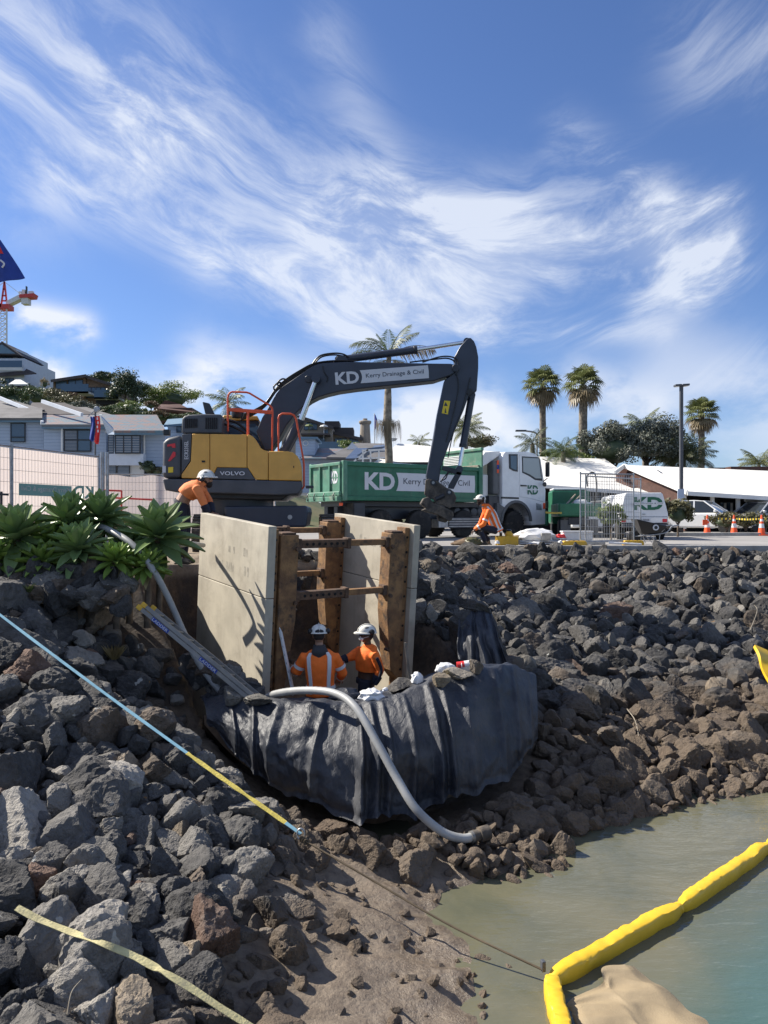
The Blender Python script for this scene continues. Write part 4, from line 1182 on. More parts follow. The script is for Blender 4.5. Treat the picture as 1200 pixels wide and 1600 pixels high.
def tuft(name, label, c, r, n, mtl, seed, up=1.0):
    rs = random.Random(seed); m = MB()
    for k in range(n):
        y_ = rs.uniform(0, 6.28); L = r*rs.uniform(.5, 1.1); b = Vector(c)+V(math.cos(y_)*r*.25*rs.random(), math.sin(y_)*r*.25*rs.random(), 0); o_ = V(math.cos(y_), math.sin(y_), 0)
        tip = b+o_*L*.6+V(0, 0, up*L*.8); s_ = V(-o_.y, o_.x, 0)*.006; mid = b.lerp(tip, .55)+V(0, 0, .1*L)
        m.add([b-s_, b+s_, mid+s_, tip, mid-s_], [(0, 1, 2, 3, 4)])
    return tag(m.build(name, mtl, fix=False), label, 'weed')


tuft('weed_tuft', 'dry straw-coloured weed tuft among the rocks left of the ladder', hit(178, 1030), .22, 120, 'dry_grass', 1)
tuft('weed_tuft', 'small green weed on the left rocks under the aloes', hit(45, 925), .14, 60, 'leaf_mid', 2)
tuft('weed_tuft', 'small dry weed beside the small draped sheet', hit(716, 982), .16, 80, 'dry_grass', 3)
def twig(label, pts, r=.006):
    m = MB(); m.tube(spline(pts, 14), [r*(1-.6*k/13) for k in range(14)], 5); tag(m.build('twig', 'timber', smooth=60), label, 'twig')


def lift(px, py, k): p = hit(px, py); return P(px, py, p.y-k)
twig('pale twig sticking up on the lower right bank', [lift(980, 1108, .05), lift(992, 1125, .12), lift(998, 1150, .05)], .011)
twig('thin twig over rocks near the right edge', [lift(1172, 985, .05), lift(1183, 955, .15), lift(1178, 945, .1)], .010)
twig('short dry twig on the nearest rocks', [lift(195, 1578, .03), lift(210, 1570, .08), lift(226, 1560, .05)], .006)
twig('bent dry twig at the bottom left', [lift(105, 1585, .03), lift(112, 1550, .1), lift(128, 1530, .05)], .005)
# ---------------------------------------------------------------- excavator
def arc_pts(c, r, a0, a1, n): return [(c[0]+r*math.cos(R(a0+(a1-a0)*k/n)), c[1]+r*math.sin(R(a0+(a1-a0)*k/n))) for k in range(n+1)]


def kd_logo(parent, o, u, v, L, h, letter, banner, print_, inset=.006, words='Kerry Drainage & Civil', wide=True):
    """Bold KD, then a banner whose left end is hollowed to follow the D, with the firm's words."""
    o, u, v = Vector(o), Vector(u).normalized(), Vector(v).normalized(); n = u.cross(v)
    kw = L*.255
    text('KD', 'lettering', letter, parent, o, u, v, w=kw, h=h, bold=.035, inset=inset)
    m = MB(); p = []
    x0 = kw+L*.012; r_ = h*.62
    for k in range(9):
        a = -1+2*k/8; xx = x0+(math.cos(a*.9)-math.cos(.9))*h*.42; p.append(o+u*xx+v*(h*(.5+.53*a))+n*inset)
    p += [o+u*L+v*(h*1.03)+n*inset, o+u*(L*1.004)+v*(h*.5)+n*inset, o+u*L+v*(-.03*h)+n*inset]
    m.add(p, [tuple(range(len(p)))]); m.build('logo_banner', banner, parent, fix=False)
    text(words, 'lettering', print_, parent, o+u*(kw+L*.075)+v*(h*.27), u, v, w=L*.62, h=h*.46, bold=.006, inset=inset+.003)


def build_excavator():
    D0 = 16.2; E = V(-.10, 1, 0)
    base = P(365, 808, 17.4); base.z = 0
    t = thing('excavator', 'yellow and charcoal tracked excavator with dark blue boom reaching right', 'excavator', base)
    def poly(pts, D=D0, depth=2.45, inset=0.0): return [P(a, b, D)+E*inset for a, b in pts]
    def slab(name, pts, mtl, D=D0, depth=2.45, bev=.03, parent=t, seg=3, e=E):
        m = MB(); m.prism([P(a, b, D) for a, b in pts], e*depth); return m.build(name, mtl, parent, bev=bev, seg=seg, smooth=35)
    # upper house
    slab('lower_frame', [(254, 748), (300, 748.5), (400, 750), (472, 752), (471.5, 764), (466, 772), (440, 774), (275, 769), (258, 766)], 'dark_grey', bev=.03)
    slab('counterweight', [(253.5, 692), (257, 686), (264, 683), (283.5, 678.6), (283.5, 747), (253, 747)], 'dark_grey', depth=2.5, bev=.10, seg=5)
    slab('side_plate', [(284.2, 678.5), (299.2, 677.6), (297.2, 720), (283.6, 740)], 'dark_grey', D=D0-.002, depth=.4, bev=.01)
    body = slab('engine_cover', [(300, 677.6), (327.5, 678), (327.5, 747.8), (283.6, 747), (283.6, 741), (297.8, 721)], 'yellow_paint', bev=.02)
    slab('side_door', [(328.3, 678), (385.6, 679), (385.6, 731), (339, 730), (335, 738.5), (331, 747.9), (328.3, 747.9)], 'yellow_paint', bev=.015)
    slab('front_cover', [(386.4, 679), (389.5, 679.2), (395, 682), (399, 686), (407, 699.5), (412, 703.2), (418.8, 704.8), (418.8, 749.9), (399.4, 749.4), (387.6, 731.5), (386.4, 731)], 'yellow_paint', bev=.015)
    tb = slab('tool_box', [(419.6, 704.9), (450, 705), (458, 707), (465, 712.5), (469.5, 721), (471.5, 730), (472, 751.2), (419.6, 750.2)], 'yellow_paint', bev=.02)
    slab('name_panel', [(331.6, 747.9), (335.6, 739), (339.6, 730.6), (387, 731.3), (398.6, 749.4)], 'dark_grey', D=D0-.003, depth=.3, bev=.008)
    text('VOLVO', 'lettering', 'white_print', t, P(343.5, 742.5, D0-.012), V(1, -.1, -.01), V(0, 0, 1), w=.54, h=.082, bold=.02)
    text('ECR235EL', 'lettering', 'white_print', t, P(294.3, 717.5, D0-.012), V(0, 0, 1), V(-1, .1, 0), w=.385, h=.085, bold=.01)
    for pts, mtl in (([(261.5, 694.5), (273.5, 692.5), (274.3, 699.5), (269, 699.5), (268, 696.8), (261.5, 698)], 'red_decal'), ([(270.5, 705.5), (274.2, 706.5), (274, 712.5), (265.5, 720.5), (262.5, 720.5)], 'red_decal'),
                     ([(262.8, 730), (270.5, 729.5), (270.5, 738), (262.8, 738.6)], 'yellow_decal'), ([(253.6, 728), (259, 728), (259, 738.5), (253.6, 738.5)], 'white_print')):
        m = MB(); m.prism([P(a, b, D0-.012) for a, b in pts], V(0, .03, 0)); m.build('rear_reflector', mtl, t)
    for a, b in ((310, 713), (313, 718), ): pass
    for x, y, w_, h_ in ((314, 717.5, 8, 7), (457, 726, 4, 7)):
        m = MB(); m.prism([P(x, y, D0-.006), P(x+w_, y, D0-.006), P(x+w_, y+h_, D0-.006), P(x, y+h_, D0-.006)], V(0, .03, 0)); lt = m.build('latch', 'yellow_paint', t, bev=.006)
        m = MB(); m.prism([P(x+1.2, y+2, D0-.012), P(x+w_-1.5, y+2, D0-.012), P(x+w_-1.5, y+h_-2, D0-.012), P(x+1.2, y+h_-2, D0-.012)], V(0, .01, 0)); m.build('latch_slot', 'dark_interior', lt)
    # engine hood with louvres
    hood = slab('engine_hood', [(283.5, 677.2), (284, 655), (287, 650), (294, 648), (320, 646.5), (345, 647), (347, 650), (347.4, 677.6)], 'dark_grey', D=D0+.12, depth=2.0, bev=.04)
    for k in range(7):
        x = 289+k*2.9
        m = MB(); m.prism([P(x, 654, D0+.10), P(x+1.5, 654, D0+.10), P(x+1.5, 669-k*.2, D0+.10), P(x, 669-k*.2, D0+.10)], V(0, .03, 0)); m.build('louvre_slot', 'dark_interior', hood)
    for k in range(6):
        x = 321+k*3.3
        m = MB(); m.prism([P(x, 652.5, D0+.10), P(x+1.8, 652.5, D0+.10), P(x+1.8, 670, D0+.10), P(x, 670, D0+.10)], V(0, .03, 0)); m.build('louvre_slot', 'dark_interior', hood)
    slab('exhaust_fin', [(316, 627.5), (327, 630), (335, 646.6), (320.5, 646.6)], 'black_steel', D=D0+.9, depth=.16, bev=.02)
    m = MB(); m.box(P(261, 676, D0+.4), (.13, .13, .13)); m.build('work_light', 'black_plastic', t, bev=.015)
    # cab at the far side
    cabo = slab('cab', [(352, 740), (352, 662), (356, 655), (402, 655), (410, 668), (414, 700), (414, 740)], 'black_steel', D=17.75, depth=1.0, bev=.05)
    m = MB(); m.prism([P(a, b, 17.74) for a, b in ((356, 662), (399, 662), (407, 672), (410, 700), (356, 700))], V(0, .02, 0)); m.build('cab_glass', 'glass_blue', cabo)
    m = MB(); m.prism([P(a, b, 17.7) for a, b in ((347, 652), (349, 648.5), (402, 649.5), (405, 656), (348, 657.5))], V(-.1, 1.05, 0)); m.build('cab_roof', 'yellow_paint', t, bev=.03, seg=3)
    m = MB(); m.lathe([(.02, 0), (.12, .02), (.14, .1), (.12, .22), (.03, .26)], P(371, 654, 16.9)); m.build('filter_housing', 'black_plastic', t, smooth=40)
    # handrails
    def rail(pts, D, r=.021, name='handrail'):
        m = MB(); m.tube([P(a, b, D) for a, b in pts], r, 10); return m.build(name, 'orange_rail', t, smooth=60)
    rail([(356, 674), (356, 622), (357, 617), (359, 614), (363, 612.3), (385, 613), (390, 614.5), (421, 633), (425, 637), (426, 642), (425, 705)], D0+.35)
    m = MB(); m.bar(P(356, 640, D0+.35), P(426, 644.5, D0+.35), .04, .075); m.build('handrail', 'orange_rail', t, bev=.008)
    rail([(387.5, 641), (387.5, 680)], D0+.35, .026)
    rail([(435, 705), (435, 654), (436.5, 649), (441, 646.4), (454, 646.6), (459, 648.5), (463, 655), (474, 718), (475, 726), (475, 760), (472, 764)], D0+.1)
    m = MB(); m.box(P(484, 761, D0+.05), (.16, .14, .06)); m.build('step', 'black_steel', t, bev=.01)
    # boom
    BD = 17.28
    bp = [(400, 674), (409.5, 652.5), (431.7, 614.5), (437, 608), (444, 602), (488.7, 571.7), (496, 568.6), (504.5, 567), (542.5, 564.8), (669, 567.6), (704, 568), (712, 570), (715, 576), (711, 582), (704, 586.5), (678.6, 595), (621.7, 601.2), (558, 608), (530, 612), (511, 616.5), (497, 621), (485.5, 627), (473, 636), (463, 645), (448, 664), (436, 686), (424, 703), (413, 704)]
    boom = slab('boom', bp, 'boom_paint', D=BD, depth=.44, bev=.025, e=V(0, 1, 0))
    for x, y in ((482, 592), (712, 575)):
        m = MB(); m.cyl(P(x, y, BD-.05), P(x, y, BD+.5), .085, 18); m.build('pivot_boss', 'boom_paint', boom, smooth=40, bev=.01)
    u = (P(561.5, 598, BD)-P(524, 600.5, BD)).normalized(); u = (P(670, 590, BD)-P(524.5, 601, BD)).normalized()
    kd_logo(boom, P(524.5, 601.3, BD-.004), u, V(-u.z, 0, u.x), (P(670, 590, BD)-P(524.5, 601.3, BD)).length, .275, 'white_print', 'white_print', 'dark_print')
    def hose(pts, D, r=.016):
        m = MB(); m.tube(spline([P(a, b, D) for a, b in pts], 40), r, 7); m.build('hydraulic_hose', 'black_plastic', t, smooth=60)
    for k in range(5):
        o_ = k*2.2
        hose([(378-o_*.3, 648+o_), (398, 640+o_*.8), (416, 628+o_*.6), (432, 606+o_*.6), (446, 593+o_), (468, 579+o_*.7), (490, 568+o_*.4), (520, 563.5+o_*.25), (560, 563.5)], BD+.02+.06*k)
    hose([(430, 612), (428, 604), (436, 598), (444, 600)], BD-.03, .02); hose([(436, 606), (434, 598), (442, 592), (452, 596)], BD-.03, .02)
    hose([(488, 569), (500, 556), (520, 552), (535, 553), (545, 558)], BD+.1, .02); hose([(490, 570), (502, 558), (522, 554.5), (540, 557)], BD+.2, .018)
    hose([(660, 566), (685, 558), (702, 557), (714, 562), (716, 575), (712, 585)], BD-.02, .018); hose([(640, 566), (682, 561), (700, 560), (711, 566), (712, 578)], BD+.1, .018)
    hose([(504, 572), (507, 582), (512, 590), (510, 597)], BD-.02, .012)
    hose([(345, 662), (360, 665), (380, 675), (398, 690), (407, 704)], 16.8, .03); hose([(352, 655), (372, 662), (392, 680), (402, 703)], 16.9, .03)
    # cylinders
    def ram(a, b, c, D, rb, rr, name):
        A, B, C = P(*a, D), P(*b, D), P(*c, D)
        m = MB(); m.cyl(A, B, rb, 18); o = m.build(name, 'boom_paint', t, smooth=40, bev=.008)
        d = (B-A).normalized(); m = MB(); m.cyl(B-d*.05, B+d*.03, rb*1.13, 18); m.build('gland', 'black_steel', o, smooth=40, bev=.006)
        m = MB(); m.cyl(B, C, rr, 14); m.build('piston_rod', 'chrome', o, smooth=40)
        for q in (A, C):
            m = MB(); m.cyl(q-V(0, .09, 0), q+V(0, .09, 0), rb*.95, 14); m.build('eye', 'boom_paint', o, smooth=40)
        return o
    ram((443, 706), (468.5, 658), (494, 592), BD-.14, .105, .052, 'lift_cylinder'); ram((446, 706), (471, 658), (496, 592), BD+.58, .105, .052, 'lift_cylinder')
    ram((529, 562.5), (650, 546.8), (729, 534.5), BD+.22, .085, .045, 'stick_cylinder')
    m = MB(); m.prism([P(a, b, BD+.1) for a, b in ((520, 566), (528, 556), (538, 555), (546, 566))], V(0, .24, 0)); m.build('cylinder_bracket', 'boom_paint', boom, bev=.01)
    # dipper
    dp = [(735.7, 527.6), (741, 533), (744.5, 542), (747.5, 557.5), (747.5, 575), (745, 611), (733, 617), (725, 640), (702, 694), (689, 731), (686, 752), (668, 753), (666, 744), (676.5, 688), (683, 648), (694.5, 594), (702, 588), (711, 580), (712, 570), (709.5, 558), (719, 541), (728.5, 530.5), (732, 527.8)]
    dip = slab('dipper_arm', dp, 'boom_paint', D=BD+.05, depth=.34, bev=.022, e=V(0, 1, 0))
    m = MB(); m.prism([P(a, b, BD+.045) for a, b in ((690.2, 645.5), (694.2, 625.8), (703.6, 626.6), (699.8, 647.6))], V(0, .004, 0)); wd = m.build('warning_label', 'yellow_decal', dip)
    for q in ([(693.5, 634), (696.5, 628), (699.5, 634.5)], [(694.5, 645), (696, 637), (697.5, 645.3)]):
        m = MB(); m.prism([P(a, b, BD+.042) for a, b in q], V(0, .002, 0)); m.build('warning_mark', 'dark_print', wd)
    m = MB(); m.cyl(P(734, 612, BD), P(734, 612, BD+.45), .07, 16); m.build('pivot_boss', 'black_steel', dip, smooth=40)
    for pts in ([(714, 585), (716, 610), (705, 660), (697, 690)], [(735, 590), (722, 640), (712, 665), (705, 690), (700, 715)]): hose(pts, BD+.03, .013)
    ram((737, 618), (723.5, 697), (717.5, 733), BD+.22, .082, .044, 'bucket_cylinder')
    # linkage and quick hitch, caked in mud
    z3 = lambda a, b: (640+a/5, 640+b/5)
    for D in (BD-.02, BD+.38):
        m = MB(); m.prism([P(*z3(*q), D) for q in ((255, 440), (275, 440), (400, 475), (410, 495), (395, 515), (375, 510), (250, 470))], V(0, .05, 0)); m.build('rocker_link', 'black_steel', t, bev=.01)
        m = MB(); m.prism([P(*z3(*q), D) for q in ((370, 480), (412, 490), (345, 620), (300, 615), (305, 590))], V(0, .06, 0)); m.build('push_link', 'black_steel', t, bev=.01)
        m = MB(); m.prism([P(*z3(*q), D-.02) for q in ((125, 550), (150, 540), (215, 560), (290, 610), (345, 640), (368, 690), (350, 740), (310, 775), (260, 745), (215, 745), (185, 700), (140, 690), (115, 660), (120, 620))], V(0, .09, 0)); hp = m.build('hitch_plate', 'muddy_steel', t, bev=.012)
        for q in ((185, 570), (310, 645)):
            m = MB(); m.cyl(P(*z3(*q), D-.05), P(*z3(*q), D-.02), .07, 16); m.build('pin', 'black_steel', hp, smooth=40)
            m = MB(); m.cyl(P(*z3(*q), D-.056), P(*z3(*q), D-.049), .032, 14); m.build('pin_cap', 'galvanised', hp, smooth=40)
    m = MB(); m.prism([P(*z3(*q), BD+.08) for q in ((150, 600), (200, 600), (320, 690), (330, 740), (270, 735), (160, 680))], V(0, .26, 0)); m.build('hitch_core', 'muddy_steel', t, bev=.03)
    m = MB(); m.prism([P(*z3(*q), BD-.10) for q in ((85, 735), (110, 690), (150, 680), (185, 730), (300, 775), (342, 800), (345, 830), (325, 872), (300, 870), (225, 825), (140, 800), (95, 785), (130, 770))], V(0, .58, 0)); m.build('hitch_jaw', 'muddy_steel', t, bev=.03)
    m = MB(); m.prism([P(*z3(*q), BD+.02) for q in ((215, 830), (300, 855), (290, 885), (225, 870))], V(0, .3, 0)); m.build('hitch_hook', 'muddy_steel', t, bev=.03)
    m = MB(); m.cyl(P(*z3(205, 700), BD-.03), P(*z3(270, 670), BD-.03), .05, 12); m.build('hitch_ram', 'black_steel', t, smooth=40)
    for pts in ([z3(250, 550), z3(285, 510), z3(305, 480), z3(330, 500)], [z3(240, 560), z3(280, 540), z3(300, 500), z3(325, 480)]): hose(pts, BD-.06, .014)
    # undercarriage, tracks pointing nearly at the viewer
    m = MB(); m.lathe([(.72, 0), (.8, .05), (.8, .45), (.7, .52)], V(base.x+.1, base.y, .80), n=32); m.build('slew_ring', 'black_steel', t, smooth=40)
    m = MB(); m.prism([P(a, b, 16.35) for a, b in ((350, 791), (480, 790), (482, 800), (478, 824), (352, 824))], V(-.1, 1.9, 0)); m.build('centre_frame', 'boom_paint', t, bev=.05)
    m = MB(); m.cyl(P(453, 808, 16.33), P(453, 808, 16.36), .05, 12); m.build('frame_bolt', 'galvanised', t, smooth=30)
    m = MB(); m.prism([P(a, b, 16.5) for a, b in ((285, 769), (455, 772), (440, 781), (300, 779))], V(-.1, 1.9, 0)); m.build('belly_plate', 'black_steel', t, bev=.03)
    yaw = .10
    dy = V(-math.sin(yaw), math.cos(yaw), 0); dx = V(math.cos(yaw), math.sin(yaw), 0)
    sm = MB(); sm.box((0, 0, 0), (.58, .158, .035)); sm.box((0, .05, .03), (.58, .025, .03)); sm.box((0, -.03, .03), (.58, .025, .025))
    for cx, cy in ((318, 17.6), (512, 17.9)):
        c = V((cx-600)/FPX*16.4, cy, 0)
        L_, r_ = 2.7, .40
        f = MB(); f.obox(c-dx*.16-dy*L_/2+V(0, 0, .2), dx*.32, dy*L_, V(0, 0, .42)); f.build('track_frame', 'black_steel', t, bev=.03)
        per = 2*L_+2*math.pi*r_; ns = 46; first = None
        for k in range(ns):
            q = k/ns*per
            if q < L_: p = c+dy*(q-L_/2)+V(0, 0, .02); nr = V(0, 0, -1); tg = dy
            elif q < L_+math.pi*r_: a = (q-L_)/r_; p = c+dy*(L_/2+r_*math.sin(a))+V(0, 0, .02+r_-r_*math.cos(a)); nr = dy*math.sin(a)-V(0, 0, math.cos(a)); tg = dy*math.cos(a)+V(0, 0, math.sin(a))
            elif q < 2*L_+math.pi*r_: q2 = q-L_-math.pi*r_; p = c+dy*(L_/2-q2)+V(0, 0, .02+2*r_); nr = V(0, 0, 1); tg = -dy
            else: a = math.pi+(q-2*L_-math.pi*r_)/r_; p = c+dy*(-L_/2+r_*math.sin(a))+V(0, 0, .02+r_-r_*math.cos(a)); nr = dy*math.sin(a)-V(0, 0, math.cos(a)); tg = dy*math.cos(a)+V(0, 0, math.sin(a))
            sx = tg.cross(nr); M = Matrix((sx, tg, nr)).transposed().to_4x4(); M.translation = p-base
            if first is None: first = sm.build('track_shoe', 'muddy_steel', t, local=True, bev=.006); first.matrix_basis = M
            else: o = bpy.data.objects.new('track_shoe', first.data); col.objects.link(o); o.parent = t; o.matrix_basis = M
        for k in (-1, 1):
            m = MB(); p = c+dy*(k*L_/2)+V(0, 0, .42); m.cyl(p-dx*.1, p+dx*.1, .36, 20); m.build('sprocket', 'black_steel', t, smooth=40)


build_excavator()


# ---------------------------------------------------------------- tipper truck
TU, TW = V(.83, .56, 0).normalized(), V(-.56, .83, 0).normalized(); TO = V(-1.4, 26.5, 0)
def ts(px, w=0.0):
    o = TO+TW*w; k = (px-600)/FPX; return (-o.x+k*o.y)/(TU.x-TU.y*k)
def tz(px, py, w=0.0): s_ = ts(px, w); D = (TO+TW*w+TU*s_).y; return s_, EYE+(HOR-py)*D/FPX


def wheel(t, c, ax, r, w_, hub_r, mtl='rubber', rim='dark_grey', nuts=8):
    ax = Vector(ax).normalized(); c = Vector(c)
    m = MB(); m.lathe([(r*.58, -w_*.5), (r*.86, -w_*.5), (r*.97, -w_*.40), (r, -w_*.22), (r, w_*.22), (r*.97, w_*.40), (r*.86, w_*.5), (r*.58, w_*.5)], c, ax, 36); ty = m.build('wheel', mtl, t, smooth=40)
    for k in range(28):
        a = 2*math.pi*k/28; sx = ax.orthogonal().normalized(); sy = ax.cross(sx); d = sx*math.cos(a)+sy*math.sin(a); tg = ax.cross(d)
        if k == 0: tr = MB()
        tr.obox(c+d*r*.985-ax*w_*.38-tg*.025, ax*w_*.76, tg*.05, d*r*.04)
    tag(tr.build('tread', mtl, ty), kind='stuff')
    m = MB(); m.lathe([(r*.585, -w_*.46), (r*.56, -w_*.30), (r*.40, -w_*.22), (r*.30, -w_*.28), (r*.24, -w_*.44), (.02, -w_*.46)], c, ax, 28); ri = m.build('rim', rim, ty, smooth=30)
    sx = ax.orthogonal().normalized(); sy = ax.cross(sx)
    for k in range(nuts):
        a = 2*math.pi*k/nuts; p = c+(sx*math.cos(a)+sy*math.sin(a))*r*.36-ax*w_*.24
        m = MB(); m.cyl(p, p-ax*.03, .018, 6); m.build('wheel_nut', 'galvanised', ri)
    return ty


def build_truck():
    M = Matrix((TU, TW, V(0, 0, 1))).transposed().to_4x4(); M.translation = TO
    t = thing('tipper_truck', 'green tipper truck with white cab parked behind the excavator', 'truck', M=M)
    LT, WD = 6.27, 2.45; Z0, Z1 = 1.40, 2.74
    def bx(name, s0, s1, w0, w1, z0, z1, mtl, bev=.015, par=t):
        m = MB(); m.obox(V(s0, w0, z0), V(s1-s0, 0, 0), V(0, w1-w0, 0), V(0, 0, z1-z0)); return m.build(name, mtl, par, local=True, bev=bev)
    # tray
    side = bx('tray_side', .06, LT, .06, .12, Z0+.02, Z1-.02, 'green_paint'); bx('tray_side', .06, LT, WD-.12, WD-.06, Z0+.02, Z1-.02, 'green_paint')
    for w0 in (0, WD-.14):
        bx('top_rail', 0, LT+.02, w0, w0+.14, Z1-.16, Z1, 'green_paint', .03); bx('bottom_rail', 0, LT, w0+.01, w0+.13, Z0-.02, Z0+.14, 'green_paint', .02)
        bx('corner_post', -.01, .16, w0-.01, w0+.15, Z0-.03, Z1+.02, 'green_faded', .02); bx('corner_post', LT-.12, LT+.03, w0-.01, w0+.15, Z0-.03, Z1+.02, 'green_paint', .02)
    bx('tray_floor', .05, LT, .1, WD-.1, Z0, Z0+.1, 'green_paint')
    kd_logo(side, M @ V(ts(571), .055, 1.77), TU, V(0, 0, 1), ts(743)-ts(571), .62, 'white_print', 'white_print', 'dark_print', .006)
    # headboard seen over the side
    hb = bx('headboard', LT+.03, LT+.10, .0, WD, Z0, 3.45, 'green_faded', .02)
    bx('headboard_rib', LT-.02, LT+.12, -.02, WD+.02, 3.40, 3.52, 'green_faded', .02); bx('headboard_ledge', LT-.06, LT+.03, .12, WD-.12, 2.70, 2.84, 'timber', .01)
    for k in range(6): bx('vent_slat', LT-.005, LT+.028, 1.35, 2.35, 2.92+k*.065, 2.955+k*.065, 'white_metal', .004, hb)
    # tailgate with three bays
    tg = bx('tailgate', .0, .05, .14, WD-.14, Z0+.05, Z1-.1, 'green_faded', .01)
    for w0 in (.14, .84, 1.54, WD-.22): bx('tailgate_rib', -.07, .0, w0, w0+.09, Z0+.3, Z1-.12, 'green_faded', .012)
    bx('tailgate_rail', -.08, .03, .12, WD-.12, Z1-.14, Z1-.02, 'green_faded', .02); bx('tailgate_ledge', -.20, .0, .10, WD-.10, Z0-.05, Z0+.12, 'green_faded', .02); bx('tailgate_ledge', -.12, .0, .10, WD-.10, Z0+.13, Z0+.30, 'green_faded', .03)
    for w0 in (.3, 1.0, 1.7, 2.2):
        m = MB(); m.tube([V(-.22, w0, Z0-.02), V(-.24, w0, Z0+.12), V(-.16, w0+.06, Z0+.24)], .02, 7); m.build('latch', 'black_steel', t, local=True, smooth=60)
    text('KD', 'lettering', 'white_print', t, M @ V(-.004, .84, 1.98), TW*-1, V(0, 0, 1), w=.46, h=.44, bold=.03, inset=.004)
    bx('decal_line', -.010, -.006, .36, .86, 2.16, 2.20, 'green_faded', 0)
    # chassis
    bx('chassis', .2, 8.9, .75, 1.0, .72, 1.18, 'black_steel'); bx('chassis', .2, 8.9, WD-1.0, WD-.75, .72, 1.18, 'black_steel'); bx('subframe', .2, 6.6, .5, WD-.5, 1.18, 1.38, 'black_steel')
    bx('mudflap', .42, .48, .05, .8, .35, 1.3, 'rubber'); bx('mud_guard', .5, .95, .1, .75, .55, 1.30, 'black_steel'); bx('tail_light', .02, .06, .12, .34, 1.20, 1.30, 'cone_orange')
    for px in (597, 658):
        s_ = ts(px, .12); wheel(t, M @ V(s_, .30, .53), TW, .53, .34, .2); wheel(t, M @ V(s_, WD-.30, .53), TW, .53, .34, .2)
        m = MB(); m.cyl(V(s_, .3, .53), V(s_, WD-.3, .53), .09, 12); m.build('axle', 'black_steel', t, local=True)
    for px in (727, 806):
        s_ = ts(px, .12); wheel(t, M @ V(s_, .32, .53), TW, .53, .32, .2); wheel(t, M @ V(s_, WD-.32, .53), TW, .53, .32, .2)
        m = MB(); m.cyl(V(s_, .3, .53), V(s_, WD-.3, .53), .09, 12); m.build('axle', 'black_steel', t, local=True)
    # tanks and side guard
    for px in (716.5, 730, 742, 752):
        s_, z_ = tz(px, 800, .35); m = MB(); m.lathe([(.02, -.02), (.12, .0), (.165, .04), (.165, .75), (.12, .8), (.02, .82)], V(s_, .36, z_), (0, 1, 0), 18); m.build('air_tank', 'grey_plastic', t, local=True, smooth=40)
    s0, s1 = ts(703), ts(757); g = bx('side_guard', s0, s1, .05, .09, .38, .78, 'dark_grey')
    for k in range(4): bx('guard_slat', s0, s1, .035, .05, .42+k*.095, .46+k*.095, 'galvanised', .004, g)
    bx('battery_box', ts(687), ts(702), .06, .5, .40, .72, 'galvanised'); bx('tank_bracket', s0, s1, .3, .8, .70, .86, 'black_steel')
    # cab shell with wheel arch
    sw, zw = ts(806, .05), .53; s0, s1 = ts(785.5), ts(853)
    arch = [(sw+.74*math.cos(R(a)), zw+.10+.74*math.sin(R(a))) for a in range(180, -1, -12)]
    prof = [(s0, 1.42), (s0, 3.10), (s0+.06, 3.32), (s0+.18, 3.42), (s1-1.0, 3.47), (s1-.62, 3.42), (s1-.45, 3.28), (s1-.12, 2.35), (s1-.02, 1.95), (s1, 1.1), (s1, .50), (sw+.86, .46), (sw+.74, .63)]+arch[::-1][1:-1]+[(sw-.74, .63), (sw-.90, .70), (sw-.95, 1.2), (s0, 1.3)]
    m = MB(); m.prism([V(a, .02, b) for a, b in prof], (0, WD-.04, 0)); cab = m.build('cab', 'white_paint', t, local=True, bev=.03, smooth=35)
    arch2 = [(sw+.86*math.cos(R(a)), zw+.10+.86*math.sin(R(a))) for a in range(180, -1, -12)]
    m = MB(); m.prism([V(a, -.02, b) for a, b in arch+arch2[::-1]], (0, .45, 0)); m.build('wheel_arch', 'grey_plastic', t, local=True, bev=.015, smooth=40)
    m = MB(); m.prism([V(a, .015, b) for a, b in ((sw-1.05, .55), (sw-.74, .55), (sw-.74, .9), (sw-.62, 1.18), (sw-.95, 1.36), (sw-1.05, 1.36))], (0, .5, 0)); m.build('rear_valance', 'grey_plastic', t, local=True, bev=.015)
    m = MB(); m.prism([V(*(lambda q: (q[0], .012, q[1]))(tz(a, b))) for a, b in ((783.5, 776), (811, 777), (811.5, 780), (784, 779))], (0, .03, 0)); m.build('trim_line', 'black_plastic', t, local=True)
    def flush(name, pts, mtl, par, y=.012, th=.03, bev=.0):
        m = MB(); m.prism([V(*(lambda q: (q[0], y, q[1]))(tz(a, b))) for a, b in pts], (0, th, 0)); return m.build(name, mtl, par, local=True, bev=bev)
    door = flush('door', ((812, 709.5), (839, 711), (845, 718), (850, 751), (852.6, 767), (852, 785), (830, 779), (812, 776)), 'white_paint', cab, .004, .03, .012)
    flush('window', ((815.6, 713), (843, 714.5), (847.6, 751.5), (836, 750), (827, 744), (816, 738.5)), 'frame_dark', cab, -.004, .02)
    flush('window_pane', ((817, 715), (841.5, 716.3), (846, 747.5), (837, 747.5), (828, 741.5), (817.4, 736.8)), 'glass_pale', cab, -.010, .01)
    flush('window', ((795.4, 709.6), (808.8, 709.8), (809, 737), (803, 736), (796, 732)), 'frame_dark', cab, -.004, .02); flush('window_pane', ((797.5, 712), (807, 712.2), (807, 734.4), (803, 733.6), (798, 730.6)), 'glass_blue', cab, -.010, .01)
    flush('door_handle', ((813, 757.5), (822, 758), (822.5, 760), (813.5, 760)), 'black_plastic', door, -.03, .04)
    flush('lamp_grille', ((838, 786), (846, 788), (846.4, 797), (838.5, 796)), 'galvanised', cab, -.002, .02); flush('indicator', ((849, 786), (852, 786), (852, 795), (849, 795)), 'cone_orange', cab, -.002, .02)
    a_, z_ = tz(824, 772.5); text('KD', 'lettering', 'green_print', cab, M @ V(a_, -.012, z_), TU, V(0, 0, 1), w=.60, h=.38, bold=.03)
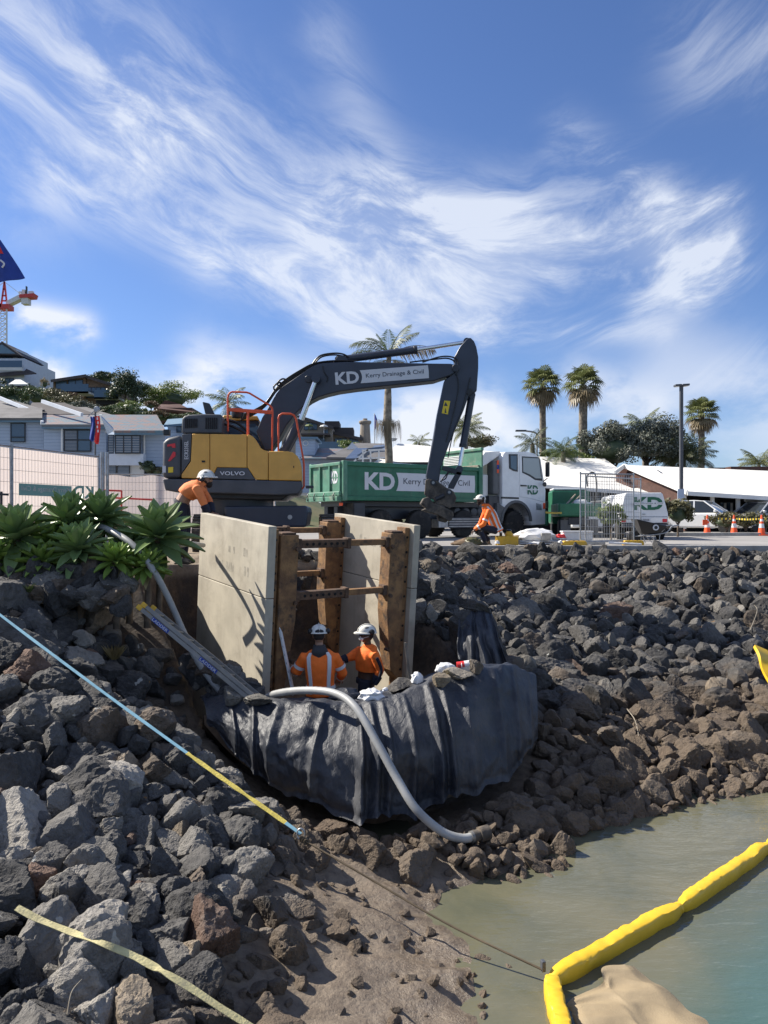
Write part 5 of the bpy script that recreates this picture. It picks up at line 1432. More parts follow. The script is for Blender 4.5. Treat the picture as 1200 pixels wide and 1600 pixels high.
    flush('decal_line', ((822, 763.6), (846, 764.6), (846, 766.6), (822, 765.6)), 'white_paint', cab, -.022, .004)
    m = MB(); m.obox(V(s1-.02, -.06, .45), V(.14, 0, 0), V(0, .5, 0), V(0, 0, .62)); m.build('bumper_corner', 'green_paint', t, local=True, bev=.05)
    a_, z_ = tz(850, 736); m = MB(); m.obox(V(a_, -.25, z_-.25), V(.1, 0, 0), V(0, .2, 0), V(0, 0, .62)); m.build('mirror', 'black_plastic', t, local=True, bev=.04)
    m = MB(); m.tube([V(a_+.05, -.15, z_+.4), V(a_-.1, .0, z_+.5)], .02, 6); m.tube([V(a_+.05, -.15, z_-.3), V(a_-.05, .02, z_-.45)], .02, 6); m.build('mirror_arm', 'black_plastic', t, local=True)
    a_, z_ = tz(846.5, 757); m = MB(); m.lathe([(.02, 0), (.09, .01), (.10, .06), (.02, .1)], V(a_, -.12, z_), (0, -1, 0), 14); m.build('round_mirror', 'black_plastic', t, local=True, smooth=40)
    # behind the cab
    bx('air_intake', s0-.42, s0-.08, .1, .5, 1.7, 3.05, 'grey_plastic', .06); bx('exhaust_box', s0-.75, s0-.45, .35, .9, 1.1, 2.5, 'white_metal', .05)
    flush('sticker', ((779, 719), (782, 719), (782, 739), (779, 739)), 'cone_orange', t, .09, .008); flush('sticker', ((779, 726), (782, 726), (782, 733), (779, 733)), 'flag_blue', t, .084, .004)
    m = MB(); m.prism([V(a, .25, b) for a, b in ((s0-.95, 2.75), (s0-.95, 3.1), (s0-.7, 3.38), (s0+.1, 3.46), (s0+.1, 3.3), (s0-.6, 2.9))], (0, WD-.5, 0)); m.build('cab_spoiler', 'white_metal', t, local=True, bev=.03)
    bx('cab_step', s0-.6, s0-.05, .15, .9, .62, 1.65, 'black_steel', .03)
    # load of spoil in the tray
    v = []
    m = MB(); m.grid(lambda u, w_: V(.2+u*(LT-.4), .2+w_*(WD-.4), 2.25+.25*math.sin(math.pi*u)*math.sin(math.pi*w_)+.12*nz(u*8, w_*5)), 30, 14); m.build('spoil_load', 'soil', t, local=True, fix=False, smooth=180)


build_truck()
# ---------------------------------------------------------------- people
def remesh(o, vox, it=3):
    md = o.modifiers.new('Remesh', 'REMESH'); md.mode = 'VOXEL'; md.voxel_size = vox; md.use_smooth_shade = True
    sm = o.modifiers.new('Smooth', 'SMOOTH'); sm.iterations = it; sm.factor = .5


def ellipsoid(mb, c, ax, n=14, m_=10):
    """ax: three half-axis vectors."""
    c = Vector(c); rings = []
    for i in range(m_+1):
        th = math.pi*i/m_
        rings.append([c+ax[2]*math.cos(th)+(ax[0]*math.cos(2*math.pi*k/n)+ax[1]*math.sin(2*math.pi*k/n))*max(math.sin(th), .03) for k in range(n)])
    mb.loft(rings)


def hand(mb, wr, d, palm_n, grip=.5, side=1):
    """Palm, four fingers and a thumb; d points along the hand, palm_n out of the palm; grip curls the fingers."""
    d = Vector(d).normalized(); pn = Vector(palm_n); pn = (pn-d*pn.dot(d)).normalized(); sd = d.cross(pn)*side
    wr = Vector(wr); pe = wr+d*.09
    mb.loft([[c+sd*x*w_+pn*y*.014 for x, y in ((-1, -1), (1, -1), (1, 1), (-1, 1))] for c, w_ in ((wr-d*.02, .026), (wr+d*.02, .034), (pe, .043))])
    for k in range(4):
        L = (.072, .080, .076, .060)[k]; b = pe+sd*(.033-.022*k); p = [b-d*.012]; a = .15
        for j in range(3):
            a += grip*.95; p.append(p[-1]+(d*math.cos(a)+pn*math.sin(a))*L*(.45, .32, .26)[j])
        mb.tube(p, [.0105, .010, .0092, .0075], 7)
    b = wr+d*.025+sd*.032; mb.tube([b, b+sd*.03+d*.022+pn*.012, b+sd*.034+d*.05+pn*(.012+.025*grip), b+sd*.022+d*.066+pn*(.02+.045*grip)], [.014, .0125, .011, .0085], 7)


def build_person(label, J, face, opt):
    """J: joint positions; face: where the head looks; opt: clothing."""
    foot_z = min(J['an_l'].z, J['an_r'].z)-.09
    t = thing('person', label, 'person', V((J['an_l'].x+J['an_r'].x)/2, (J['an_l'].y+J['an_r'].y)/2, foot_z), group='workers in orange')
    sk = opt.get('skin', 'skin'); jk = opt.get('jacket', 'hivis')
    face = Vector(face).normalized(); up = Vector(opt.get('head_up', (0, 0, 1))).normalized(); fl = (face-up*face.dot(up)).normalized(); sd = fl.cross(up)
    pel, ch, nk, hd = J['pelvis'], J['chest'], J['neck'], J['head']
    rs = (J['sh_r']-J['sh_l']).normalized(); sp = spline([pel-(ch-pel).normalized()*.06, pel, pel.lerp(ch, .5)+opt.get('belly', V(0, 0, 0)), ch, nk], 13)
    def tring(f, grow, n=20):
        i = f*12; k = min(int(i), 11); p = sp[k].lerp(sp[k+1], i-k); d = (sp[k+1]-sp[k]).normalized(); fr = d.cross(rs).normalized(); rr = fr.cross(d).normalized()
        w_ = np.interp(f, [0, .12, .4, .7, .86, .94, 1], [.165, .172, .150, .182, .185, .13, .062])+grow; h_ = np.interp(f, [0, .12, .4, .7, .86, .94, 1], [.118, .122, .112, .130, .108, .085, .058])+grow
        return p, rr*w_, fr*h_
    def tpt(f, a, grow): p, x, y = tring(f, grow); return p+x*math.cos(a)+y*math.sin(a)
    # body: one continuous skin
    b = MB(); b.loft([[tpt(f/16, 2*math.pi*k/16, 0) for k in range(16)] for f in range(17)])
    b.tube([nk-(ch-nk)*-.05, nk.lerp(hd, .5), hd], [.058, .055, .055], 12)
    hc = hd+up*.045
    ellipsoid(b, hc+fl*-.008, (sd*.076, fl*.094, up*.108)); ellipsoid(b, hc+fl*.030-up*.055, (sd*.056, fl*.062, up*.062))
    b.tube([hc+fl*.080+up*.012, hc+fl*.108-up*.022, hc+fl*.088-up*.036], [.010, .016, .013], 8)
    for s_ in (-1, 1):
        ellipsoid(b, hc+sd*s_*.078-up*.008-fl*.01, (sd*.010, fl*.020, up*.032), 8, 6); ellipsoid(b, hc+fl*.082+sd*s_*.032-up*.028, (sd*.026, fl*.016, up*.020), 8, 6)
    ellipsoid(b, hc+fl*.086-up*.066, (sd*.026, fl*.010, up*.007), 8, 6)
    for s_ in 'lr':
        b.tube(spline([J['sh_'+s_], J['el_'+s_], J['wr_'+s_]], 3), [.055, .043, .029], 10); b.tube([J['hip_'+s_], J['kn_'+s_], J['an_'+s_]], [.085, .058, .040], 10)
        dv = (J['wr_'+s_]-J['el_'+s_]).normalized()
        hand(b, J['wr_'+s_]+dv*.02, J.get('hd_'+s_, dv), J.get('pn_'+s_, V(0, 0, -1)), opt.get('grip_'+s_, .45), 1 if s_ == 'l' else -1)
    bo = b.build('body', sk, t, fix=True); remesh(bo, .0075, 2)
    for s_ in (-1, 1):
        e = MB(); ellipsoid(e, hc+fl*.083+sd*s_*.031+up*.002, (sd*.013, fl*.010, up*.008), 8, 6); e.build('eye', 'black_plastic', t, smooth=180)
    # trousers and boots
    q = MB(); q.loft([[tpt(f, 2*math.pi*k/18, .02) for k in range(18)] for f in (0, .06, .12, .2, .3)])
    for s_ in 'lr': q.tube([J['hip_'+s_].lerp(pel, .25), J['hip_'+s_].lerp(J['kn_'+s_], .35), J['kn_'+s_], J['kn_'+s_].lerp(J['an_'+s_], .35), J['an_'+s_]-(J['an_'+s_]-J['kn_'+s_]).normalized()*.03], [.115, .108, .080, .078, .070], 12)
    tr = q.build('trousers', 'navy', t); remesh(tr, .014)
    for s_ in 'lr':
        a = J['an_'+s_]; fd = J.get('toe', fl); fd = Vector((fd.x, fd.y, 0)).normalized(); k_ = MB(); si = fd.cross(V(0, 0, 1)); z0 = foot_z-a.z
        up_ = (J['kn_'+s_]-a).normalized()
        k_.tube([a+up_*opt.get('boot_h', .16), a+up_*.05, a+V(0, 0, z0+.055), a+fd*.07+V(0, 0, z0+.048), a+fd*.16+V(0, 0, z0+.038), a+fd*.205+V(0, 0, z0+.034)], [.072, .062, .058, .052, .046, .026], 12)
        k_.obox(a-fd*.08-si*.045+V(0, 0, z0), fd*.27, si*.09, V(0, 0, .028)); remesh(k_.build('boot', 'boot', t), .012, 2)
    # jacket
    j = MB(); lo = opt.get('hem', .10); f0 = [lo+(1-.03-lo)*k/12 for k in range(13)]
    j.loft([[tpt(f, 2*math.pi*k/20, .038+.006*nz(f*9, k*.5)) for k in range(20)] for f in f0])
    for s_ in 'lr':
        s0, e0, w0 = J['sh_'+s_], J['el_'+s_], J['wr_'+s_]; w0 = e0.lerp(w0, opt.get('cuff', .92))
        inn = s0.lerp(J['chest'], .35)
        pa = [inn, s0, s0.lerp(e0, .5), e0, e0.lerp(w0, .5), w0]
        j.tube(pa, [.080, .078, .074, .069, .062, .052], 12)
    if opt.get('hood', True):
        hb = nk-fl*.07-up*.03; ellipsoid(j, hb, (sd*.115, fl*.070, up*.055)); j.tube([nk-up*.03, nk+up*.035], [.088, .080], 14)
    jo = j.build('jacket', jk, t); remesh(jo, .012, 3)
    if opt.get('hood_cloth'):
        h = MB(); hb = nk-fl*.085-up*.035; ellipsoid(h, hb, (sd*.118, fl*.075, up*.085)); ellipsoid(h, hb-up*.07-fl*.01, (sd*.07, fl*.05, up*.06)); h.tube([nk-up*.03, nk+up*.05], [.098, .086], 14); remesh(h.build('hood', opt['hood_cloth'], t), .012, 2)
    def ring(f, w_, grow=.052):
        m = MB(); m.loft([[tpt(f+x, 2*math.pi*k/28, g_) for k in range(29)] for x, g_ in ((-w_/2, grow-.02), (-w_/2, grow), (w_/2, grow), (w_/2, grow-.02))], caps=False); m.build('reflective_tape', 'tape', jo, smooth=60)
    def brace(a, f1, f2, w_=.16, grow=.052):
        n = 10; m = MB(); m.loft([[tpt(f1+(f2-f1)*k/n, a-w_, grow), tpt(f1+(f2-f1)*k/n, a+w_, grow), tpt(f1+(f2-f1)*k/n, a+w_, grow-.02), tpt(f1+(f2-f1)*k/n, a-w_, grow-.02)] for k in range(n+1)]); m.build('reflective_tape', 'tape', jo, smooth=60)
    def armband(s_, f, w_=.05, seg='up'):
        A, B = (J['sh_'+s_], J['el_'+s_]) if seg == 'up' else (J['el_'+s_], J['wr_'+s_]); d = (B-A).normalized(); c = A.lerp(B, f); r_ = .088 if seg == 'up' else .078
        m = MB(); m.tube([c-d*w_/2, c+d*w_/2], [r_, r_*.97], 16, caps=False); m.build('reflective_tape', 'tape', jo, smooth=60)
    for a in opt.get('rings', ()): ring(*a)
    for a in opt.get('braces', ()): brace(*a)
    for a in opt.get('armbands', ()): armband(*a)
    for s_, mtl in opt.get('sleeves', {}).items():
        e0, w0 = J['el_'+s_], J['wr_'+s_]; m = MB(); m.tube([e0.lerp(w0, opt.get('sleeve_from', .35)), e0.lerp(w0, .7), w0], [.076, .066, .052], 12); remesh(m.build('sleeve', mtl, t), .012, 2)
    for s_ in opt.get('arm_stripe', ()):
        s0, e0, w0 = J['sh_'+s_], J['el_'+s_], J['wr_'+s_]; out = opt['stripe_out']; m = MB(); pp = [s0.lerp(e0, .1)+out*.083, e0+out*.074, w0+out*.06]
        m.tube(spline(pp, 12), .024, 8); m.build('sleeve_stripe', 'navy', jo, smooth=60)
    # helmet with earmuffs
    hu = (up+fl*opt.get('helm_tilt', 0)).normalized(); hf = (fl-hu*fl.dot(hu)).normalized(); hs = hf.cross(hu); c = hc+hu*.035
    m = MB(); rings = []
    for i in range(9):
        th = math.pi*.5*i/8
        rings.append([c+hu*.118*math.sin(th)+(hs*.112*math.cos(a)+hf*.138*math.sin(a))*max(math.cos(th), .02)**.85 for a in [2*math.pi*k/24 for k in range(24)]])
    m.loft(rings); he = m.build('helmet', 'helmet', t, smooth=50)
    m = MB(); m.loft([[c+hu*z_+(hs*(.116+g_)*math.cos(a)+hf*(.142+g_+(.045 if math.sin(a) > .3 else 0)*max(0, math.sin(a)))*math.sin(a)) for a in [2*math.pi*k/24 for k in range(24)]] for z_, g_ in ((-.012, 0), (-.012, .014), (.004, .012), (.010, 0))]); m.build('brim', 'helmet', he, smooth=40)
    m = MB(); m.tube([c+hf*(.145*math.cos(a))+hu*(.122*math.sin(a)+.004) for a in [math.pi*k/14 for k in range(15)]], .012, 6, flat=.5); m.build('crest', 'helmet', he, smooth=60)
    for a in (-.5, .0, .5):
        p = c+hu*.075+hs*.098*math.cos(a-1.57)*-1+hf*.02; m = MB()
    for s_ in (-1, 1):
        m = MB(); p = c+hs*s_*.112-hu*.045-hf*.025
        if opt.get('muffs_up'): p = c+hs*s_*.118+hu*.02-hf*.05
        m.lathe([(.02, -.02), (.038, -.015), (.040, .018), (.025, .034)], p, hs*s_, 14); m.build('earmuff', 'black_plastic', he, smooth=40)
        m = MB(); m.tube([p, c+hs*s_*.118+hu*.02], .008, 6); m.build('muff_arm', 'black_plastic', he)
        m = MB(); ellipsoid(m, c+hs*s_*.075+hu*.078+hf*.015, (hs*.022, hf*.040, hu*.016), 8, 6); m.build('vent', 'grey_plastic', he, smooth=180)
    if opt.get('goggles'):
        m = MB(); ellipsoid(m, c-hf*.125+hu*.02, (hs*.060, hf*.030, hu*.030), 12, 8); m.build('goggles', 'black_plastic', he, smooth=180)
    if opt.get('beard'):
        m = MB(); ellipsoid(m, hc+fl*.050-up*.085, (sd*.058, fl*.060, up*.065)); ellipsoid(m, hc+fl*.005-up*.035, (sd*.079, fl*.05, up*.05)); remesh(m.build('beard', 'hair', t), .011, 1)
    m = MB(); ellipsoid(m, hc-fl*.030-up*.005, (sd*.080, fl*.076, up*.075)); m.build('hair', 'hair', t, smooth=180)
    if opt.get('mask'):
        m = MB(); ellipsoid(m, hc+fl*.075-up*.050, (sd*.050, fl*.046, up*.045), 12, 8); m.build('dust_mask', 'mask_white', t, smooth=180)
        m = MB(); m.tube([hc+fl*.06-up*.04+sd*.05, hc+sd*.086-up*.02, hc-fl*.06+up*.0+sd*.05], .004, 5); m.tube([hc+fl*.06-up*.04-sd*.05, hc-sd*.086-up*.02, hc-fl*.06-sd*.05], .004, 5); tag(m.build('mask_straps', 'mask_white', t), kind='stuff')
    if opt.get('badge'):
        m = MB(); ellipsoid(m, tpt(*opt['badge'], .05), (rs*.03, V(0, 0, .028), (fl*.012)), 8, 6); m.build('badge', 'tape', jo, smooth=180)
    return t


# nearer trench worker, back to the viewer, holding a staff
def W(D):
    return lambda px, py, dy=0.0: P(px, py, D)+V(0, dy, 0)
w = W(10.6); FZ = -2.5
J = dict(pelvis=w(501, 1080), chest=w(500, 1034), neck=w(499, 1013), head=w(498, 998, .02), sh_l=w(475, 1027), sh_r=w(524, 1027), el_l=w(464, 1050, .06), el_r=w(535, 1054, .08),
         wr_l=w(455, 1052, .26), wr_r=w(528, 1068, .30), hip_l=w(491, 1084), hip_r=w(511, 1084), kn_l=V(0, 0, 0), kn_r=V(0, 0, 0), an_l=V(0, 0, 0), an_r=V(0, 0, 0))
for s_, px in (('l', 486), ('r', 516)):
    h = J['hip_'+s_]; J['kn_'+s_] = V(w(px, 900).x, 10.63, FZ+.50); J['an_'+s_] = V(w(px, 900).x, 10.58, FZ+.09)
J['hd_l'] = V(-.35, .75, .2); J['pn_l'] = V(.8, .3, 0)
build_person('worker seen from behind at the trench mouth, hi-vis jacket with white tape, holding a staff', J, V(-.15, 1, -.05),
             dict(skin='skin', hood=False, hood_cloth='charcoal_cloth', goggles=True, grip_l=1.0, hem=.02, rings=((.34, .055),), braces=((math.radians(-128)+math.pi, .22, .93, .13), (math.radians(-52)+math.pi, .22, .93, .13), (math.radians(-128), .22, .93, .13), (math.radians(-52), .22, .93, .13)),
                  armbands=(('l', .62), ('r', .55), ('l', .55, .05, 'lo'), ('r', .40, .05, 'lo')), toe=V(-.1, 1, 0), muffs_up=True, helm_tilt=.12))
a, b = P(433, 962, 10.85), P(459, 1086, 10.75)
t = thing('levelling_staff', 'white levelling staff held by the nearer trench worker', 'staff', b)
m = MB(); m.bar(a, b, .055, .03); m.build('staff_blade', 'tape', t, bev=.006)
for k in range(9):
    m = MB(); c = a.lerp(b, .06+k*.105); d = (b-a).normalized(); m.bar(c-V(0, .018, 0), c-V(0, .018, 0)+d*.03, .03, .004); m.build('graduation', 'dark_print', t)
a, b = P(633, 1004, 11.5), P(641, 1064, 11.45)
m = MB(); m.bar(a, b, .035, .02); o = m.build('batten', 'timber', bev=.004); tag(o, 'thin grey batten leaning on the right post of the shield', 'batten')
# farther trench worker, facing left in a mask
w = W(11.55)
J = dict(pelvis=w(572, 1062), chest=w(574, 1028), neck=w(575, 1010, .0), head=w(573, 996, -.02), sh_l=w(586, 1020, -.20), sh_r=w(560, 1020, .16), el_l=w(594, 1043, -.20), el_r=w(548, 1028, .08),
         wr_l=w(585, 1064, -.22), wr_r=w(531, 1032, .0), hip_l=w(573, 1064, -.11), hip_r=w(571, 1064, .11), kn_l=V(0, 0, 0), kn_r=V(0, 0, 0), an_l=V(0, 0, 0), an_r=V(0, 0, 0))
for s_, dy in (('l', -.13), ('r', .13)):
    x = w(572, 900).x; J['kn_'+s_] = V(x-.05, 11.55+dy, FZ+.48); J['an_'+s_] = V(x+.02, 11.55+dy, FZ+.09)
J['pn_l'] = V(-1, 0, 0); J['pn_r'] = V(0, -.3, -1)
build_person('worker in a white dust mask facing left inside the trench shield', J, V(-1, -.28, -.12),
             dict(skin='skin_dark', mask=True, hem=.46, cuff=.45, sleeves={'l': 'navy', 'r': 'navy'}, sleeve_from=.40, arm_stripe='l', stripe_out=V(.25, -.97, 0), toe=V(-1, 0, 0), muffs_up=True, badge=(.55, math.radians(200))))
# worker leaning over the shield from the bank
w = W(12.85)
g0 = drop(-3.42, 12.9, 0)
J = dict(pelvis=w(283, 787), chest=w(308, 764), neck=w(317, 756), head=w(322, 753), sh_l=w(309, 762, .20), sh_r=w(312, 764, -.20), el_l=w(322, 782, .20), el_r=w(322, 784, -.22),
         wr_l=w(331, 801, .05), wr_r=w(329, 802, -.20), hip_l=w(284, 788, .11), hip_r=w(284, 788, -.11), kn_l=w(288, 829, .12), kn_r=w(287, 829, -.12), an_l=V(0, 0, 0), an_r=V(0, 0, 0))
for s_, dy in (('l', .13), ('r', -.13)): J['an_'+s_] = V(w(283, 800).x, 12.85+dy, .02+.09)
J['hd_l'] = V(1, 0, -.15); J['hd_r'] = V(1, 0, -.15); J['belly'] = V(0, 0, 0)
build_person('bearded worker bending over the far corner of the trench shield', J, V(1, -.12, -.28),
             dict(skin='skin', jacket='hivis_pale', beard=True, hem=.42, cuff=.45, sleeves={'l': 'navy', 'r': 'navy'}, sleeve_from=.30, toe=V(1, 0, 0), belly=V(-.01, 0, .07), muffs_up=False, grip_l=.3, grip_r=.3))
# worker squatting by the truck
w = W(21.8)
J = dict(pelvis=w(777, 828), chest=w(766, 803), neck=w(757, 789), head=w(751, 784), sh_l=w(763, 798, -.20), sh_r=w(760, 798, .20), el_l=w(754, 819, -.24), el_r=w(752, 819, .24),
         wr_l=w(741, 827, -.16), wr_r=w(742, 828, .12), hip_l=w(775, 829, -.12), hip_r=w(775, 829, .12), kn_l=w(747, 822, -.17), kn_r=w(750, 824, .16), an_l=w(757, 846, -.14), an_r=w(765, 847, .14))
for s_ in 'lr': J['an_'+s_].z = .10
J['hd_l'] = V(-.6, 0, -.6); J['hd_r'] = V(-.6, 0, -.6)
build_person('worker in an orange taped jacket squatting beside the truck', J, V(-1, -.10, -.18),
             dict(skin='skin_dark', hem=.02, cuff=.95, beard=True, rings=((.24, .06),), braces=((math.radians(180), .24, .93, .16), (math.radians(225), .24, .8, .14), (math.radians(135), .24, .8, .14)), armbands=(('l', .7), ('l', .55, .05, 'lo')), toe=V(-1, -.1, 0), boot_h=.34, muffs_up=True))
# ---------------------------------------------------------------- vegetation behind
def leaf_cloud(c, rad, n, size, seed, clumps=26, shell=.55, flat=1.0):
    """Leaf-sized quads gathered in clumps through an ellipsoid; returns vertices and quads."""
    rs = np.random.RandomState(seed); c = np.array(c); rad = np.array(rad)
    d = rs.normal(size=(clumps, 3)); d /= np.linalg.norm(d, axis=1)[:, None]; d[:, 2] = np.where(d[:, 2] < -.35, -d[:, 2], d[:, 2])
    cc = d*(shell+(1-shell)*rs.rand(clumps, 1))*(.85+.25*rs.rand(clumps, 1)); cr = rs.uniform(.20, .42, clumps)
    k = rs.randint(clumps, size=n); e = rs.normal(size=(n, 3)); e /= np.linalg.norm(e, axis=1)[:, None]
    p = cc[k]+e*(cr[k][:, None])*(rs.rand(n, 1)**.45)
    p = p*rad+c
    nrm = e*.8+rs.normal(size=(n, 3))*.55+np.array([0, 0, .35]); nrm /= np.linalg.norm(nrm, axis=1)[:, None]
    a = np.cross(nrm, rs.normal(size=(n, 3))); a /= np.linalg.norm(a, axis=1)[:, None]; b = np.cross(nrm, a)
    s_ = size*rs.uniform(.6, 1.4, (n, 1)); a = a*s_; b = b*s_*.55*flat
    v = np.stack([p-a, p-b*.9, p+a, p+b*.9], 1).reshape(-1, 3)
    return v, np.arange(4*n).reshape(-1, 4)


def bush(name, label, c, rad, mtl, seed, n=1500, size=None, group=None, cat='shrub', trunk=True):
    c = Vector(c); base = V(c.x, c.y, c.z-rad[2]); t = thing(name, label, cat, base, group=group); size = size or max(rad)*.085
    v, f = leaf_cloud(c-base, rad, n, size, seed)
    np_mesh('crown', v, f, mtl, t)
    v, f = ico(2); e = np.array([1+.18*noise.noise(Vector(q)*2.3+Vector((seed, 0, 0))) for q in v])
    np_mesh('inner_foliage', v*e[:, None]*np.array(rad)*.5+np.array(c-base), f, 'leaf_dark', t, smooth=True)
    if trunk:
        m = MB(); h_ = rad[2]*.9
        m.tube([V(0, 0, -.4), V(.02, 0, h_*.5), V(.05, .03, h_)], [max(rad)*.07, max(rad)*.055, max(rad)*.03], 8); m.tube([V(0, 0, h_*.3), V(rad[0]*.35, 0, h_*1.1)], [max(rad)*.04, max(rad)*.015], 6); m.tube([V(0, 0, h_*.35), V(-rad[0]*.35, .1, h_*1.15)], [max(rad)*.04, max(rad)*.015], 6)
        m.build('trunk', 'bark', t, local=True, smooth=60)
    return t


def fan_palm(label, px, ytop, ybot, D, crown_px, seed, mtl='palm_green', base_z=-.1, trunk_w=.24):
    rs = random.Random(seed); top = P(px, (ytop+ybot)/2, D); rr = crown_px*.58*D/FPX; base = V(top.x, D, base_z)
    t = thing('fan_palm', label, 'palm tree', base, group='fan palms on the skyline')
    m = MB(); n = 26; pts = [base.lerp(top, k/n)+V(.05*nz(k*.2, seed), .05*nz(k*.2, seed+3), 0) for k in range(n+1)]; m.tube(pts, [trunk_w*(1.25-.35*k/n)*(1+.05*(k % 2)) for k in range(n+1)], 12); m.build('trunk', 'palm_bark', t, smooth=60)
    def fans(cnt, lo, hi, L0, mt_, name, droop):
        vs = []; fs = []
        for k in range(cnt):
            yaw = k*2.4+rs.uniform(-.3, .3); el = R(lo+(hi-lo)*(k+.5)/cnt+rs.uniform(-7, 7)); out = V(math.cos(yaw), math.sin(yaw), 0)
            d = out*math.cos(el)+V(0, 0, math.sin(el)); pl = rr*.50*rs.uniform(.8, 1.15); c = top+d*pl; sd = V(-out.y, out.x, 0); nr = sd.cross(d); L = rr*L0*rs.uniform(.85, 1.1)
            i0 = len(vs); w_ = .012*rr*2; vs += [top-sd*w_, top+sd*w_, c+sd*w_*.7, c-sd*w_*.7]; fs.append((i0, i0+1, i0+2, i0+3))
            for j in range(15):
                a = R(-100+200*j/14); q = d*math.cos(a)+sd*math.sin(a); ll = L*(1-.22*abs(j-7)/7); w_ = rr*.034; tq = sd*math.cos(a)-d*math.sin(a)
                mid = c+q*ll*.6+nr*(-.05*ll); tip = c+q*ll-V(0, 0, 1)*ll*droop*rs.uniform(.6, 1.3)
                i0 = len(vs); vs += [c, mid-tq*w_, tip, mid+tq*w_]; fs.append((i0, i0+1, i0+2, i0+3))
        o_ = np.array([tuple(v-base) for v in vs]); np_mesh(name, o_, fs, mt_, t)
    fans(34, 80, -20, .55, mtl, 'crown', .34); fans(20, -22, -72, .5, 'palm_dry', 'dry_skirt', .45)


leaf_mat('palm_dark', (.05, .065, .025), (.11, .12, .05), .2)


def frond(c, yaw, el, L, droop, seed, nleaf=34, wl=.30, hang=.5):
    """Feather frond: curved midrib with paired leaflets."""
    rs = random.Random(seed); m = MB(); out = V(math.cos(yaw), math.sin(yaw), 0); sd = V(-out.y, out.x, 0); p = Vector(c); pts = [p.copy()]; n = 18
    for k in range(n):
        a = el-droop*(k/n)**1.3; p = p+(out*math.cos(a)+V(0, 0, math.sin(a)))*L/n; pts.append(p.copy())
    m.tube(pts, [.035*(1-.9*k/n)*L/2.4 for k in range(n+1)], 5)
    for k in range(nleaf):
        f = .14+.85*k/nleaf; i = f*n; q = pts[int(i)].lerp(pts[min(int(i)+1, n)], i-int(i)); d = (pts[min(int(i)+1, n)]-pts[int(i)]).normalized()
        for s_ in (-1, 1):
            ll = L*wl*math.sin(math.pi*(.12+.82*f))*rs.uniform(.8, 1.1); dr = (sd*s_*.8+d*.55-V(0, 0, hang*rs.uniform(.6, 1.3))).normalized(); w_ = d*L*.010
            mid = q+dr*ll*.5+V(0, 0, .02); tip = q+dr*ll-V(0, 0, ll*.18)
            m.add([q-w_, mid-w_, tip, mid+w_], [(0, 1, 2, 3)])
    return m


def feather_palm(label, px, py, D, L, n, seed, base_z=-.1, mtl='palm_green', tr=.16, els=(75, -25), name='feather_palm'):
    rs = random.Random(seed); top = P(px, py, D); base = V(top.x, D, base_z); t = thing(name, label, 'palm tree', base)
    m = MB(); m.tube([base, base.lerp(top, .5)+V(.05, 0, 0), top], [tr*1.3, tr, tr*.9], 10); m.build('trunk', 'palm_bark', t, smooth=60)
    for k in range(n):
        frond(top, k*2.4+rs.uniform(-.2, .2), R(els[0]+(els[1]-els[0])*k/(n-1)), L*rs.uniform(.85, 1.1), 1.1+rs.uniform(-.2, .3), seed*50+k).build('frond', mtl, t, fix=False)
    return t


# king palm behind the boom
def king_palm():
    D = 34.0; base = V(P(608, 700, D).x, D, 0); t = thing('king_palm', 'tall slender palm rising behind the excavator boom', 'palm tree', base)
    pts = [(608, 808), (608, 720), (606, 680), (605.5, 655), (606, 625), (606.5, 600), (607, 575), (608, 552)]; rr = [.20, .17, .16, .185, .165, .13, .12, .10]
    m = MB(); m.tube(spline([P(a, b, D) for a, b in pts], 40), [float(np.interp(k/39*7, range(8), rr))*(1+.03*(k % 2)) for k in range(40)], 12); m.build('trunk', 'palm_bark', t, smooth=60)
    top = P(608, 556, D)
    for k, (yaw, el, L, dr, mt_) in enumerate(((180, 52, 3.1, 1.65, 'palm_pale'), (200, 28, 2.9, 1.3, 'palm_pale'), (150, 66, 2.4, 1.2, 'palm_pale'), (100, 86, 1.9, .25, 'leaf_lime'), (30, 72, 2.9, .75, 'palm_green'), (5, 62, 2.7, 1.0, 'palm_pale'), (345, 30, 3.4, 1.15, 'palm_dry'),
                                               (10, 8, 1.9, 1.0, 'palm_green'), (190, 5, 1.7, 1.0, 'palm_green'), (270, 30, 1.4, 1.4, 'palm_green'), (165, 72, 1.8, .5, 'leaf_lime'), (330, -5, 1.9, .8, 'palm_dry'), (215, -10, 1.8, .8, 'palm_dry'))):
        frond(top+V(0, 0, -.2 if el < 20 else 0), R(yaw), R(el), L*.66, dr, 900+k, 40, .36, .35 if el > 40 else .9).build('frond', mt_, t, fix=False)
    for s_, yaw in ((-1, 185), (1, -5), (0, 260)):
        c = P(606, 668, D); m = MB(); rs = random.Random(yaw)
        for k in range(70):
            a = R(yaw+rs.uniform(-40, 40)); o_ = V(math.cos(a), math.sin(a), 0); r_ = rs.uniform(.25, .85); p0 = c+o_*r_*.7+V(0, 0, rs.uniform(.1, .35)); L = rs.uniform(.5, 1.15); q = V(-o_.y, o_.x, 0)*.014
            m.add([c+V(0, 0, .02), c, p0+q, p0-q], [(0, 1, 2, 3)]) if k % 6 == 0 else None
            m.add([p0-q, p0+q, p0+o_*.1+V(0, 0, -L)], [(0, 1, 2)])
        m.build('flower_cluster', 'flower_dry', t, fix=False)


